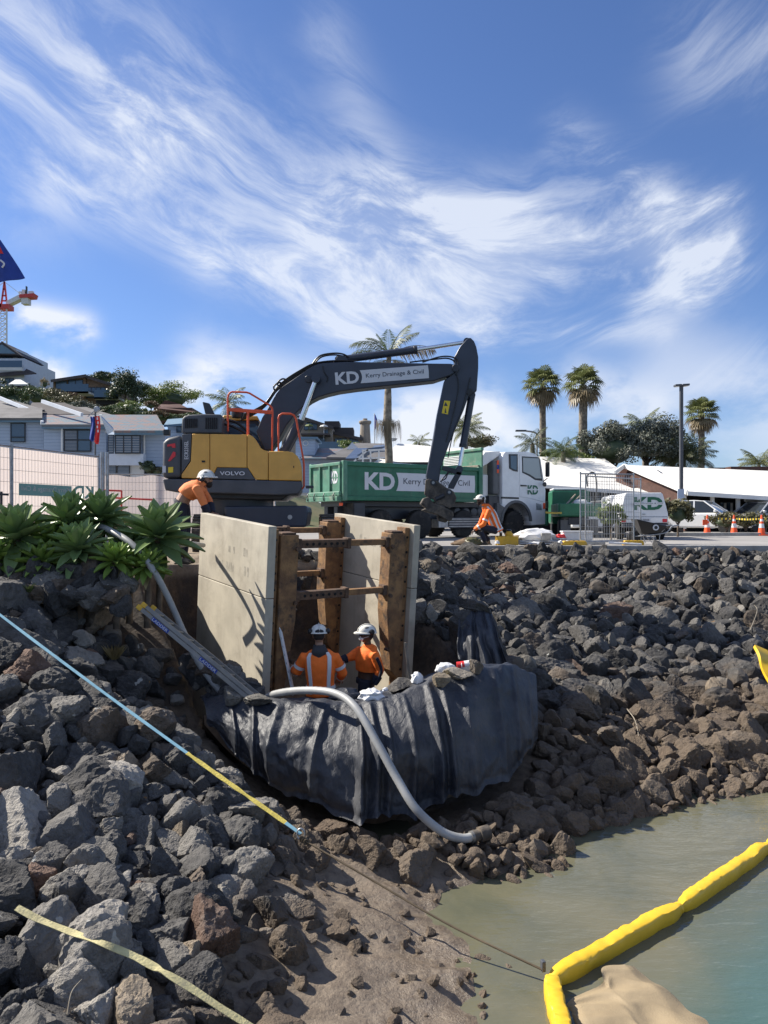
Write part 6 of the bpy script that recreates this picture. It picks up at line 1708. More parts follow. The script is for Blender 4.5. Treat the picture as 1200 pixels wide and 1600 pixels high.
king_palm()
fan_palm('left of the two tall fan palms behind the truck cab', 848, 575, 632, 58, 62, 1); fan_palm('right of the two tall fan palms, with thicker trunk', 911, 570, 634, 54, 64, 2, trunk_w=.30); fan_palm('fan palm right of the lamp post', 1096, 622, 674, 62, 56, 3)
feather_palm('small palm showing between dipper and truck cab', 728, 670, 60, 1.9, 26, 5)
feather_palm('grey palm beside the left tall fan palm trunk', 832, 694, 52, 1.6, 16, 6, mtl='palm_dark')
feather_palm('big date palm right of the lamp post, over the white roof', 1068, 716, 52, 2.5, 34, 7, els=(72, -20), mtl='palm_dark')
feather_palm('distant palm tip at the right edge', 1186, 726, 70, 2.2, 22, 8, els=(75, 5)); feather_palm('spiky palm top above the dark tree', 1006, 668, 60, 2.2, 20, 9)
feather_palm('tiny far palm above the white hall roof', 655, 693, 90, 2.0, 14, 10); feather_palm('small palm behind the orange handrail', 357, 630, 60, 2.0, 16, 11, base_z=6)
feather_palm('broad dark palm behind the truck cab', 880, 706, 50, 1.5, 22, 12, mtl='leaf_mid')
G2 = 'dark trees behind the white roofs'
for a in (('wide_tree', 'broad grey-green pohutukawa-like tree behind the white roofs, left half', P(957, 706, 52), (2.5, 2.2, 1.7), 'leaf_grey', 21, 12000, .085), ('wide_tree', 'broad dark tree behind the white roofs, right half', P(1010, 694, 53), (2.9, 2.3, 1.9), 'leaf_grey', 22, 12000, .085),
          ('wide_tree', 'dark tree behind the lamp post foot', P(1050, 710, 56), (2.0, 2, 1.4), 'leaf_dark', 23, 5000, .09), ('wide_tree', 'bright green shrubbery under the tall fan palms', P(885, 722, 52), (2.2, 1.6, .9), 'leaf_lime', 24, 3600, .07),
          ('wide_tree', 'olive tree right of the small palm by the dipper', P(748, 694, 62), (1.7, 1.5, .7), 'leaf_olive', 25, 2600, .07)):
    bush(*a, group=G2, cat='tree')
# hillside
G3 = 'bushes on the hillside'
HB = [(12, 615, 52, 3.0, 1.7, 'leaf_mid', 'at the far left edge'), (62, 612, 60, 3.0, 1.9, 'leaf_mid', 'below the leftmost house'), (85, 612, 58, 2.2, 1.5, 'leaf_olive', 'beside the garden pavilion'), (104, 620, 56, 2.4, 1.3, 'leaf_olive', 'under the timber house terrace'), (128, 630, 54, 2.4, 1.2, 'leaf_grey', 'in front of the timber house'),
      (112, 612, 60, 1.8, .9, 'leaf_rust', 'just under the terrace'), (45, 600, 66, 2.2, 1.2, 'leaf_dark', 'right of the leftmost house'), (170, 634, 56, 2.6, 1.0, 'leaf_mid', 'left end of the hedge'), (195, 634, 56, 2.4, .95, 'leaf_mid', 'second in the hedge'), (220, 637, 56, 2.4, .95, 'leaf_mid', 'third in the hedge'), (243, 640, 56, 2.2, .8, 'leaf_rust', 'right end of the hedge'), (268, 644, 57, 2.0, .8, 'leaf_mid', 'right of the hedge'),
      (202, 626, 62, 2.0, 1.0, 'leaf_lime', 'behind the hedge'), (236, 624, 64, 1.5, .8, 'leaf_rust', 'beside the small red-roofed house'), (30, 628, 50, 2.0, 1.0, 'leaf_dark', 'over the blue house ridge'), (95, 632, 52, 2.0, 1.0, 'leaf_dark', 'low behind the blue house'), (-20, 600, 54, 3, 2.2, 'leaf_dark', 'past the left edge'), (70, 590, 70, .9, 1.1, 'dry_grass', 'as a pale tuft above the garden'), (300, 642, 66, 2.2, .9, 'leaf_mid', 'left of the excavator hood')]
for k, (px, py, D, rx, rz, mt_, wh) in enumerate(HB):
    tn = {'leaf_mid': 'green', 'leaf_olive': 'olive', 'leaf_grey': 'grey-green', 'leaf_rust': 'russet', 'leaf_dark': 'dark green', 'leaf_lime': 'bright green', 'dry_grass': 'straw coloured'}[mt_]
    bush('hill_bush', f'{tn} bush {wh}', P(px, py+10, D), (rx*.5, rx*.42, rz*.5), mt_, 40+k, 2200, rx*.028, G3)
# conifer and light tree on the skyline
c = P(196, 606, 78); t = thing('conifer_tree', 'dark conifer right of the timber house', 'tree', V(c.x, c.y, c.z-3)); v, f = leaf_cloud((0, 0, 2.6), (1.7, 1.5, 2.4), 6500, .10, 71, 60, .3); keep = np.ones(len(f), bool)
np_mesh('crown', v, f, 'leaf_dark', t); m = MB(); m.tube([V(0, 0, -2), V(0, 0, 4.6)], [.2, .05], 8); m.build('trunk', 'bark', t, local=True)
bush('round_tree', 'light olive round tree on the skyline left of the excavator', P(262, 625, 84), (3.8, 2.5, 1.7), 'leaf_lime', 72, 8000, .10, cat='tree'); bush('round_tree', 'dark flat-topped tree behind the timber house', P(158, 592, 95), (2.4, 2, .9), 'leaf_dark', 73, 3600, .09, cat='tree'); bush('round_tree', 'green tree right of the conifer', P(212, 610, 82), (1.5, 1.5, 1.0), 'leaf_dark', 74, 3000, .08, cat='tree')


# ---------------------------------------------------------------- houses
def stripe_mat(name, c, c2, scale, axis=2, bump=.6):
    """Boards or tiles too fine to pick apart: courses along one axis."""
    mt = bpy.data.materials.new(name); mt.use_nodes = True; nt = mt.node_tree; b = nt.nodes['Principled BSDF']; tc = nt.nodes.new('ShaderNodeTexCoord'); sp = nt.nodes.new('ShaderNodeSeparateXYZ'); nt.links.new(tc.outputs['Object'], sp.inputs[0])
    fr = (S(nt, sp.outputs[axis])*scale).m('FRACT'); n1 = S(nt, ntex(nt, tc.outputs['Object'], .8, 5, .6).outputs[0])
    cc = mixc(nt, fr.smooth(.0, .14), c2, mixc(nt, n1.smooth(.3, .7), c, tuple(x*.9 for x in c))); nt.links.new(cc, b.inputs['Base Color']); b.inputs['Roughness'].default_value = .75
    bn = nt.nodes.new('ShaderNodeBump'); bn.inputs['Strength'].default_value = bump; bn.inputs['Distance'].default_value = .03; nt.links.new(fr.k, bn.inputs['Height']); nt.links.new(bn.outputs[0], b.inputs['Normal']); MT[name] = mt


stripe_mat('weatherboard', (.36, .44, .56), (.19, .24, .32), 5.5); stripe_mat('iron_roof', (.80, .78, .73), (.64, .62, .58), 1.6, 0, .3)
mt = bpy.data.materials.new('tiles'); mt.use_nodes = True; nt = mt.node_tree; b = nt.nodes['Principled BSDF']; tc = nt.nodes.new('ShaderNodeTexCoord'); br = nt.nodes.new('ShaderNodeTexBrick'); mp = nt.nodes.new('ShaderNodeMapping'); mp.inputs['Rotation'].default_value = (0, 0, 0)
nt.links.new(tc.outputs['Object'], mp.inputs[0]); nt.links.new(mp.outputs[0], br.inputs[0]); br.inputs['Color1'].default_value = (.10, .17, .21, 1); br.inputs['Color2'].default_value = (.26, .14, .10, 1); br.inputs['Mortar'].default_value = (.13, .14, .15, 1); br.inputs['Scale'].default_value = 1.0; br.inputs['Mortar Size'].default_value = .03; br.inputs['Bias'].default_value = -.1; br.inputs['Brick Width'].default_value = .42; br.inputs['Row Height'].default_value = .26
nt.links.new(br.outputs[0], b.inputs['Base Color']); b.inputs['Roughness'].default_value = .6; MT['tiles'] = mt


def facade(t, D, px0, px1, py0, py1, depth, mtl, name='wall'):
    m = MB(); a, b = P(px0, py1, D), P(px1, py0, D); m.obox(a, V(b.x-a.x, 0, 0), V(0, depth, 0), V(0, 0, b.z-a.z)); return m.build(name, mtl, t)


def window(t, D, px0, px1, py0, py1, cols=2, rows=1, glass='glass_blue', fr='frame_dark', louv=(), name='window'):
    """Framed window standing slightly proud, each pane its own piece."""
    a, b = P(px0, py1, D), P(px1, py0, D); w_, h_ = b.x-a.x, b.z-a.z; f = min(w_, h_)*.055; m = MB()
    m.obox(a+V(0, -.06, 0), V(w_, 0, 0), V(0, .055, 0), V(0, 0, f)); m.obox(a+V(0, -.06, h_-f), V(w_, 0, 0), V(0, .055, 0), V(0, 0, f))
    for k in range(cols+1): m.obox(a+V((w_-f)*k/cols, -.061, f), V(f, 0, 0), V(0, .055, 0), V(0, 0, h_-2*f))
    for k in range(1, rows): m.obox(a+V(f, -.059, h_*k/rows), V(w_-2*f, 0, 0), V(0, .05, 0), V(0, 0, f))
    o = m.build(name, fr, t)
    for i in range(cols):
        for j in range(rows):
            p = MB(); p.obox(a+V((w_-f)*i/cols+f, -.03, f+(h_-2*f)*j/rows), V((w_-f)/cols-f, 0, 0), V(0, .02, 0), V(0, 0, (h_-2*f)/rows)); p.build('pane', glass, o)
            if louv == 'all' or (i, j) in louv:
                n = 7
                for k in range(n):
                    z_ = f+(h_-2*f)*j/rows+(h_-2*f)/rows*(k+.2)/n; s_ = MB(); s_.obox(a+V((w_-f)*i/cols+f, -.05, z_), V((w_-f)/cols-f, 0, 0), V(0, .018, 0), V(0, 0, (h_-2*f)/rows/n*.6)); s_.build('louvre_blade', 'louvre', o)
    return o


def roof_plane(t, pts, mtl, th=.12, name='roof'):
    m = MB(); m.prism(pts, V(0, 0, -th)); return m.build(name, mtl, t)


# blue weatherboard house
D = 43.0; t = thing('blue_house', 'long pale blue weatherboard house with tiled roof at left', 'house', V(P(100, 0, D).x, D, 0))
facade(t, D, -60, 68, 659, 800, 8, 'weatherboard'); facade(t, D-.6, 68.3, 166, 666, 800, 8, 'weatherboard'); facade(t, D-1.8, 178, 258, 677, 800, 8, 'weatherboard'); facade(t, D-2.3, 168, 224, 709, 727, 2, 'wall_pale', 'bay_wall'); facade(t, D-2.0, 168, 224.5, 727.2, 760, 2, 'wall_white')
for a in ((D-.35, -70, 66, 653.5, 659.5), (D-1.0, 65, 168, 663.5, 669.5), (D-2.6, 178.5, 259, 673, 679)): facade(t, *a, .25, 'fascia_blue', 'fascia')
def slope(px0, px1, pyb, pyt, D0, rise_back, mtl, x0s=0, x1s=0):
    a, b = P(px0, pyb, D0), P(px1, pyb, D0); c, d = P(px1+x1s, pyt, D0+rise_back), P(px0+x0s, pyt, D0+rise_back); roof_plane(t, [a, b, c, d], mtl)
slope(-70, 66, 653, 637, D-.4, 3.5, 'roof_grey'); slope(65, 168, 663, 648, D-1.05, 3.2, 'tiles', 0, -8); slope(178.5, 259, 672.6, 648, D-2.65, 3.6, 'tiles', -24, -14)
slope(-80, 70, 640, 624, D+3.3, 4.5, 'roof_grey', 0, -55); slope(40, 150, 647, 629, D+2.6, 3.5, 'roof_dark', 10, -50); slope(110, 175, 648, 636, D+2.8, 3, 'roof_grey', 0, -40)
for a, b in (((44, 640), (-2, 621)), ((128, 648), (66, 627)), ((166, 674), (157, 650)), ((66, 661), (60, 648))):
    m = MB(); m.bar(P(*a, D-.7 if a[0] > 60 else D+3), P(*b, D+2.4 if a[0] > 60 else D+6), .14, .2); m.build('barge_board', 'wall_pale', t)
m = MB(); m.prism([P(157, 650, D-1.7), P(179, 673, D-2.6), P(179, 679, D-2.6), P(168, 679, D-1.2)], V(0, .3, 0)); m.build('gable_end', 'weatherboard', t)
window(t, D-.06, 17, 40, 661, 691, 1, 1); m = MB(); m.bar(P(17.5, 683, D-.13), P(39.5, 683, D-.13), .05, .05); m.build('glazing_bar', 'frame_dark', t)
window(t, D-.66, 100, 143, 671, 706, 2, 2, louv=((0, 0), (0, 1))); window(t, D-2.36, 180, 220, 679.5, 709, 3, 1, louv='all'); window(t, D-2.0, 169.5, 178, 680, 708, 1, 1, louv='all')
window(t, D-2.06, 170, 182, 727.5, 745, 1, 1, louv='all'); window(t, D-2.06, 183.5, 203, 727.5, 745, 1, 1, louv='all'); facade(t, D-1.86, 224.6, 250, 729, 760, .05, 'dark_interior', 'undercroft')
m = MB(); m.cyl(P(225.5, 679, D-1.95), P(225.5, 728, D-1.95), .05, 8); m.build('downpipe', 'trim_white', t); m = MB(); m.cyl(P(96.8, 670, D-.75), P(96.8, 708, D-.75), .06, 8); m.build('downpipe', 'trim_white', t)
bush('pot_plant', 'potted shrub under the blue house', P(232, 733, D-2.6), (.5, .4, .38), 'leaf_dark', 91, 500, .08); bush('pot_plant', 'low shrub beside the potted one', P(246, 738, D-2.6), (.5, .4, .25), 'leaf_olive', 92, 400, .08)
# neighbour showing right of the hood
t = thing('grey_house', 'small blue-grey house showing over the excavator hood', 'house', V(P(275, 0, 44).x, 44, 0)); facade(t, 44, 262, 300, 662, 720, 6, 'weatherboard'); roof_plane(t, [P(256, 664, 43.6), P(304, 660, 43.6), P(304, 652, 47), P(262, 655, 47)], 'fascia_blue'); window(t, 43.9, 276, 284, 666, 676, 1)
# leftmost house on the hill
D = 85.0; t = thing('hill_house', 'two storey pale house with dark hipped roofs at the left edge', 'house', V(P(10, 0, D).x, D, 8)); facade(t, D, -30, 38, 560, 640, 8, 'wall_pale'); facade(t, D+1, -30, 26, 545, 585, 8, 'wall_pale')
roof_plane(t, [P(-34, 590, D-.6), P(57, 583, D-.6), P(34, 573, D+1), P(-34, 576, D+1)], 'roof_dark'); m = MB(); m.prism([P(-30, 553, D-.3), P(32, 555, D-.3), P(3, 533.5, D-.3)], V(0, 6, 0)); m.build('roof', 'roof_dark', t); m = MB(); m.prism([P(-20, 552, D-.34), P(24, 552.5, D-.34), P(3, 538, D-.34)], V(0, .03, 0)); m.build('gable_end', 'fascia_blue', t)
window(t, D+.9, 0, 20, 557, 572, 4, 1); facade(t, D-1.2, -20, 34, 574, 579, .3, 'wall_white', 'balcony'); m = MB(); m.obox(P(-20, 574, D-1.2), V(3.8, 0, 0), V(0, .03, 0), V(0, 0, .75)); m.build('balcony_glass', 'glass_blue', t); window(t, D-.05, 8, 22, 591, 604, 2, 1)
t = thing('garden_pavilion', 'small dark garden pavilion with pale roof on the hill', 'pavilion', V(P(28, 0, 62).x, 62, 7)); roof_plane(t, [P(13, 600, 61.5), P(44, 600, 61.5), P(32, 593, 63), P(24, 593, 63)], 'wall_white')
for x in (17, 42): m = MB(); m.bar(P(x, 600, 61.6), P(x, 622, 61.6), .12); m.build('post', 'frame_dark', t)
m = MB(); m.obox(P(19, 615, 61.6), V(1.1, 0, 0), V(0, .1, 0), V(0, 0, .35)); m.build('balustrade', 'wall_white', t); facade(t, 63.5, 18, 42, 600, 624, .1, 'dark_interior', 'back_wall')
# timber house on the hill
D = 80.0; t = thing('timber_house', 'modern timber house with mono-pitch roofs and glass balconies on the hill', 'house', V(P(135, 0, D).x, D, 7)); m = MB(); m.prism([P(83, 640, D), P(83, 593, D), P(134, 585.5, D), P(134, 640, D)], V(0, 8, 0)); m.build('wall', 'wall_wood', t); m = MB(); m.prism([P(134.3, 640, D+.2), P(134.3, 588, D+.2), P(172, 599, D+.2), P(172, 640, D+.2)], V(0, 8, 0)); m.build('wall', 'wall_wood', t)
roof_plane(t, [P(79, 593, D-.6), P(135, 584.5, D-.6), P(135, 584.5, D+8), P(79, 593, D+8)], 'roof_dark', .3); roof_plane(t, [P(134, 586, D-.4), P(175, 599, D-.4), P(175, 599, D+8), P(134, 586, D+8)], 'roof_dark', .3)
window(t, D, 87, 105, 595.5, 608, 1, 1, 'glass_blue'); window(t, D, 106.5, 130, 593.5, 610, 2, 2); window(t, D+.2, 135, 165, 605, 622, 4, 1)
for a, b, c in ((95, 137, 612), (147, 184, 621)):
    m = MB(); m.obox(P(a, c+2.5, D-2), V((b-a)*D/FPX, 0, 0), V(0, 2, 0), V(0, 0, .2)); m.build('balcony', 'wall_white', t); m = MB(); m.obox(P(a, c+2.5, D-2), V((b-a)*D/FPX, 0, 0), V(0, .03, 0), V(0, 0, .95)); m.build('balcony_glass', 'glass_blue', t)
facade(t, D-1.4, 150, 180, 624, 632, 1, 'dark_interior', 'undercroft')
t = thing('red_roof_house', 'small house with red-brown hipped roof behind the hedge', 'house', V(P(265, 0, 72).x, 72, 6)); facade(t, 72, 244, 300, 637, 660, 6, 'wall_brown')
m = MB(); a, b, c, d = P(240, 639, 71.5), P(306, 646, 71.5), P(282, 633, 74), P(252, 633, 74); m.add([a, b, c, d, P(262, 626, 74), P(258, 626, 74)], [(0, 1, 2, 3), (3, 2, 4, 5)]); m.build('roof', 'wall_brown', t, solid=.2)
# cream apartments and tower
D = 62.0; t = thing('cream_apartments', 'stepped cream apartment block with dark roofs behind the dump truck', 'building', V(P(510, 0, D).x, D, 0)); m = MB(); m.prism([P(440, 760, D), P(440, 650, D), P(470, 650, D), P(519, 666, D), P(519, 760, D)], V(0, 8, 0)); m.build('wall', 'wall_tan', t); m = MB(); m.prism([P(500, 760, D+1.5), P(500, 670, D+1.5), P(566, 684, D+1.5), P(566, 760, D+1.5)], V(0, 8, 0)); m.build('wall', 'wall_tan', t)
roof_plane(t, [P(438, 649, D-.5), P(472, 649, D-.5), P(472, 649, D+8), P(438, 649, D+8)], 'roof_dark', .25); roof_plane(t, [P(470, 649.5, D-.5), P(521, 666, D-.5), P(521, 666, D+8), P(470, 649.5, D+8)], 'roof_dark', .25); roof_plane(t, [P(498, 669, D+1), P(567, 684, D+1), P(567, 684, D+9), P(498, 669, D+9)], 'roof_dark', .25)
for a in ((D+3, 507, 530, 658, 668), (D+3.2, 520, 552, 668, 684)): facade(t, *a, 2.5, 'roof_dark', 'roof_unit')
window(t, D-.02, 475, 496, 660, 672, 3, 1); window(t, D-.02, 488, 508, 683, 695, 3, 1); window(t, D+1.48, 523, 542, 685, 697, 3, 1); window(t, D+1.48, 546, 560, 684, 692, 3, 1); window(t, D-.02, 505, 513, 670, 678, 2, 1)
for a, b, c in ((470, 515, 677), (490, 560, 702)): facade(t, D-1.5, a, b, c, c+2.5, 1.4, 'roof_dark', 'balcony'); 
m = MB(); m.obox(P(490, 702, D-1.5), V(3.6, 0, 0), V(0, .03, 0), V(0, 0, .6)); m.build('balcony_glass', 'glass_blue', t)
for k in (0, 1):
    c = P((483, 506)[k], (666, 667)[k], D-1.2); m = MB(); m.lathe([(.35, 0), (.25, .12), (.02, .18)], c, n=8); m.cyl(c-V(0, 0, 1.0), c, .02, 6); m.build('parasol', 'leaf_lime' if k == 0 else 'wall_white', t)
t = thing('chimney_tower', 'tapered cream chimney tower with moulded cap', 'tower', V(P(570, 0, 66).x, 66, 0)); a = P(570.5, 692, 66); m = MB(); m.lathe([(.62, -6), (.5, 0), (.42, 1.55), (.44, 1.58), (.55, 1.72), (.55, 1.85), (.46, 1.9), (.2, 1.92), (.2, 2.08), (.1, 2.1)], a, n=12); m.build('shaft', 'wall_tan', t, smooth=20)
t = thing('flagpole', 'thin flagpole with a furled dark flag beside the chimney tower', 'flagpole', V(P(585, 0, 58).x, 58, 0)); m = MB(); m.cyl(P(585, 800, 58), P(585, 646, 58), .035, 8); m.build('pole', 'trim_white', t); m = MB(); m.tube([P(586, 648, 57.95), P(587.5, 656, 57.95), P(587, 666, 57.95), P(586, 671, 57.95)], [.03, .1, .09, .02], 8); m.build('furled_flag', 'flag_blue', t, smooth=60)
bush('clipped_hedge', 'small clipped bright green hedge on the apartment terrace', P(547, 697, 56), (1.1, .6, .42), 'leaf_lime', 93, 900, .07)
# low grey roofs left of the dump tray
t = thing('grey_roof_house', 'low house with grey roofs behind the dump tray', 'house', V(P(540, 0, 48).x, 48, 0)); facade(t, 48, 430, 640, 716, 770, 6, 'weatherboard'); roof_plane(t, [P(470, 716, 47.5), P(560, 716, 47.5), P(545, 701, 51), P(480, 700, 51)], 'tiles'); roof_plane(t, [P(510, 714, 47), P(610, 716, 47), P(600, 693, 52), P(556, 692, 52)], 'roof_grey')
facade(t, 48.5, 462, 492, 686, 714, 3, 'weatherboard'); facade(t, 48.3, 458, 496, 682.5, 686, 3.4, 'fascia_blue', 'fascia'); c = P(477.5, 692.5, 48.5); m = MB(); m.tube([c+V(.16*math.cos(k*.5236), -.02, .16*math.sin(k*.5236)) for k in range(12)], .03, 6, closed=True); m.build('round_window', 'trim_white', t, smooth=60)
m = MB(); m.prism([P(541, 702, 47.2), P(550, 691, 47.2), P(562, 702, 47.2)], V(0, .4, 0)); m.build('gable_end', 'wall_pale', t)
# white hall behind the dump tray
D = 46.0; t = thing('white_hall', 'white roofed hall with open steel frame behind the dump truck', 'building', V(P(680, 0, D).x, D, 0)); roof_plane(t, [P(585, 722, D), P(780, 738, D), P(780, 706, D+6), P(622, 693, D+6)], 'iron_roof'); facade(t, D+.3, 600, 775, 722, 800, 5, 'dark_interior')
m = MB(); m.prism([P(545, 720, D-.5), P(570, 714, D-.5), P(605, 697, D-.5), P(575, 700, D-.5)], V(0, .05, .0)); m.build('skylight_panel', 'solar', t); roof_plane(t, [P(540, 716, D-1), P(565, 716, D-1), P(577, 700, D+1), P(556, 700, D+1)], 'solar', .06, 'solar_panel'); roof_plane(t, [P(575, 706, D-1), P(604, 704, D-1), P(608, 694, D+1), P(585, 696, D+1)], 'solar', .06, 'solar_panel')
for a, b in (((567, 703), (567, 722)), ((579, 705), (579, 722)), ((592, 704), (592, 722)), ((603, 702), (603, 722)), ((553, 721), (575, 703)), ((556, 717), (604, 715)), ((565, 704), (606, 702))):
    m = MB(); m.bar(P(*a, D-1.2), P(*b, D-1.2), .09); m.build('frame_bar', 'trim_white', t)
m = MB(); m.lathe([(.02, 0), (.32, .06), (.45, .2)], P(611, 690, D+6), n=14); m.build('roof_cowl', 'galvanised', t, smooth=40)
# white roofed buildings at right
D = 46.0; t = thing('white_roof_building', 'single storey building with white hipped roof behind the truck cab', 'building', V(P(900, 0, D).x, D, 0)); roof_plane(t, [P(790, 753, D-.6), P(1020, 770, D-1.4), P(945, 717, D+5), P(800, 712, D+5)], 'iron_roof', .12); m = MB(); m.bar(P(790, 755.5, D-.62), P(1020, 772.5, D-1.42), .1, .2); m.build('gutter', 'trim_white', t)
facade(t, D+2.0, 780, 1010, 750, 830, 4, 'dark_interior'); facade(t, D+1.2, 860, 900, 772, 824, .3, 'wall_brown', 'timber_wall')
for x in (868, 905, 945, 985): m = MB(); m.bar(P(x, 828, D), P(x, 757+(x-860)*.08, D), .12); m.build('post', 'trim_white', t)
window(t, D+1.1, 866, 880, 778, 808, 1); window(t, D+1.9, 905, 940, 776, 812, 3)
D = 42.0; t = thing('gable_roof_building', 'single storey building with long white roof and brown gable at right', 'building', V(P(1130, 0, D).x, D, 0))
a, b, c, d = P(1073, 768, D-.5), P(1330, 784, D-1.5), P(1330, 741, D+8), P(975, 726.5, D+5)
roof_plane(t, [a, b, c, d], 'iron_roof', .14); m = MB(); m.bar(a+V(0, -.08, -.1), b+V(0, -.08, -.1), .12, .22); m.build('gutter', 'trim_white', t)
m = MB(); m.bar(a+V(0, -.03, -.05), d+V(0, -.03, -.05), .1, .24); m.build('barge_board', 'trim_white', t); m = MB(); m.bar(P(961, 738, D+4), d+V(0, -.03, -.05), .1, .22); m.build('barge_board', 'trim_white', t)
m = MB(); m.prism([P(962, 742, D+4.4), P(976, 731, D+5.2), P(1070, 771, D), P(1070, 830, D), P(962, 830, D+4.4)], V(.25, .3, 0)); m.build('gable_wall', 'wall_brown', t)
roof_plane(t, [P(1012, 737, D+4.2), P(1028, 738.5, D+4.0), P(1037, 744, D+3.2), P(1020, 743, D+3.4)], 'glass', .3, 'skylight').location.z += .16
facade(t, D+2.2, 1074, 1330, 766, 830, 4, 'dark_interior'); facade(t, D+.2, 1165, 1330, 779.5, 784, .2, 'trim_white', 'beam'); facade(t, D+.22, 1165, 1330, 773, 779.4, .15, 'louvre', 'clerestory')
for x in (1069, 1113, 1153): m = MB(); m.bar(P(x, 826, D-.2), P(x, 770, D-.2), .17); m.build('post', 'trim_white', t)
for x in (1122, 1133, 1143, 1156, 1166, 1178, 1190): m = MB(); m.bar(P(x, 824, D+2.0), P(x, 786, D+2.0), .1); m.build('mullion', 'trim_white' if x in (1133, 1143) else 'wall_brown', t)
window(t, D+2.1, 1124, 1146, 784, 818, 2); window(t, D+2.1, 1160, 1198, 786, 806, 4); window(t, D+2.1, 1082, 1108, 784, 806, 3)
t = thing('brown_parapet', 'low dark brown parapet building far right', 'building', V(P(1180, 0, 60).x, 60, 0)); facade(t, 60, 1142, 1320, 729, 800, 3, 'wall_brown'); facade(t, 61, 1112, 1136, 730.5, 800, 3, 'wall_brown')


# ---------------------------------------------------------------- tower crane and flags
def crane():
    D = 200.0; t = thing('tower_crane', 'red and white tower crane far behind the hill house', 'crane', V(P(4, 0, D).x, D, 0)); s_ = D/FPX
    m = MB()
    xs = (-3, 10.5)
    for x in xs:
        for dy in (0, 2.2): m.bar(P(x, 700, D+dy), P(x, 482, D+dy), .32)
    for k in range(14):
        y = 482+k*8; m.bar(P(xs[0], y, D), P(xs[1], y, D), .2); m.bar(P(xs[0], y, D), P(xs[1], y+8, D), .18); m.bar(P(xs[1], y, D+2.2), P(xs[0], y+8, D+2.2), .18)
    m.build('mast', 'crane_white', t)
    m = MB(); m.obox(P(-6, 482, D-.5), V(3.2, 0, 0), V(0, 3, 0), V(0, 0, 1.2)); m.build('slew_unit', 'crane_red', t)
    m = MB()
    for a, b in (((2, 476), (7, 440)), ((11, 476), (7, 440)), ((4, 462), (9, 462)), ((5, 452), (8, 452)), ((3, 470), (10, 470))): m.bar(P(*a, D+1), P(*b, D+1), .35)
    m.build('tower_head', 'crane_red', t)
    m = MB(); m.prism([P(8, 478, D), P(10, 470, D), P(32, 459, D), (P(33, 466, D))], V(0, 2, 0)); m.build('counter_jib', 'crane_white', t); m = MB(); m.prism([P(30, 465, D-.3), P(30, 460, D-.3), P(53, 458, D-.3), P(51, 464, D-.3)], V(0, 2.6, 0)); m.build('jib_platform', 'crane_red', t)
    m = MB(); m.obox(P(33, 474.5, D), V(1.7, 0, 0), V(0, 2, 0), V(0, 0, 1.6)); m.build('counterweight', 'crane_white', t)
    for x, w_, h_ in ((29, .9, .8), (34, .8, 1.3), (44, 1.2, .9), (40, .15, 2.2)): m = MB(); m.obox(P(x, 460, D+.5), V(w_, 0, 0), V(0, .8, 0), V(0, 0, h_)); m.build('winch_box', 'crane_white' if w_ > .3 else 'frame_dark', t)
    for a, b in (((8, 441), (30, 458)), ((7, 440), (-30, 470))): m = MB(); m.bar(P(*a, D+1), P(*b, D+1), .12); m.build('tie_bar', 'crane_white', t)
    m = MB(); m.bar(P(3, 478, D), P(-60, 470, D), 1.0); m.build('jib', 'crane_red', t)


crane()
D = 26.0; t = thing('blue_flag', 'large blue flag hanging from a pole beyond the left edge', 'flag', V(P(-14, 0, D).x, D, 0)); m = MB(); m.cyl(V(P(-14, 0, D).x, D, 0), P(-14, 355, D), .06, 10); m.build('pole', 'trim_white', t, smooth=40)
def ff(u, v):
    a = V(0, 0, 0)+P(-14, 352, D).lerp(P(-14, 440, D), v); b = P(2, 376, D).lerp(P(34, 431, D), v)
    p = a.lerp(b, u); p.z -= .12*math.sin(u*math.pi); p.y += .25*math.sin(u*6+v*2)*u; return p
m = MB(); m.grid(ff, 40, 30); m.build('flag_cloth', 'flag_blue', t, smooth=180, fix=False, solid=.01)
m = MB(); m.grid(lambda u, v: ff(.62+u*.18, .12+v*.28)+V(0, -.03, 0), 8, 8); m.build('red_edge', 'flag_red', t, smooth=180, fix=False); m = MB(); m.tube([ff(.55+.3*math.sin(k*.4)*.4, .55+k*.02)+V(0, -.03, 0) for k in range(9)], .03, 6); m.build('white_emblem', 'white_print', t)
D = 30.0; t = thing('banner_flags', 'blue and red promotional flags hanging on a post before the blue house', 'flag', V(P(149, 0, D).x, D, 0)); m = MB(); m.cyl(V(P(148.5, 0, D).x, D, 0), P(149, 640, D), .035, 10); m.build('post', 'grey_plastic', t, smooth=40)
for (a, b, mt_) in (((141, 651, 147.5), (141.5, 690, 147), 'flag_blue'), ((148, 650, 155.5), (148.5, 694, 154), 'flag_red')):
    m = MB(); m.grid(lambda u, v: P(a[0]+(a[2]-a[0])*u+(b[0]-a[0])*v+1.2*math.sin(v*5), a[1]+(b[1]-a[1])*v, D-.06+.05*math.sin(u*7+v*3)) if v < .93 else P(a[0]+(a[2]-a[0])*(.5+(u-.5)*.6), a[1]+(b[1]-a[1])*v, D-.06), 10, 24); m.build('flag_cloth', mt_, t, smooth=180, fix=False, solid=.008)
for k in range(4): m = MB(); c = P(151+(k % 2), 656+k*6.5, D-.16); m.obox(c, V(.05, 0, 0), V(0, .01, 0), V(0, 0, .10)); m.build('white_print', 'white_print', t)
m = MB(); m.lathe([(.10, 0), (.13, .05), (.10, .12)], P(152, 640, D), (0, -1, 0), 16); m.build('dish', 'galvanised', t, smooth=40); m = MB(); m.bar(P(148, 642, D), P(137, 651, D), .03); m.build('bracket', 'galvanised', t)
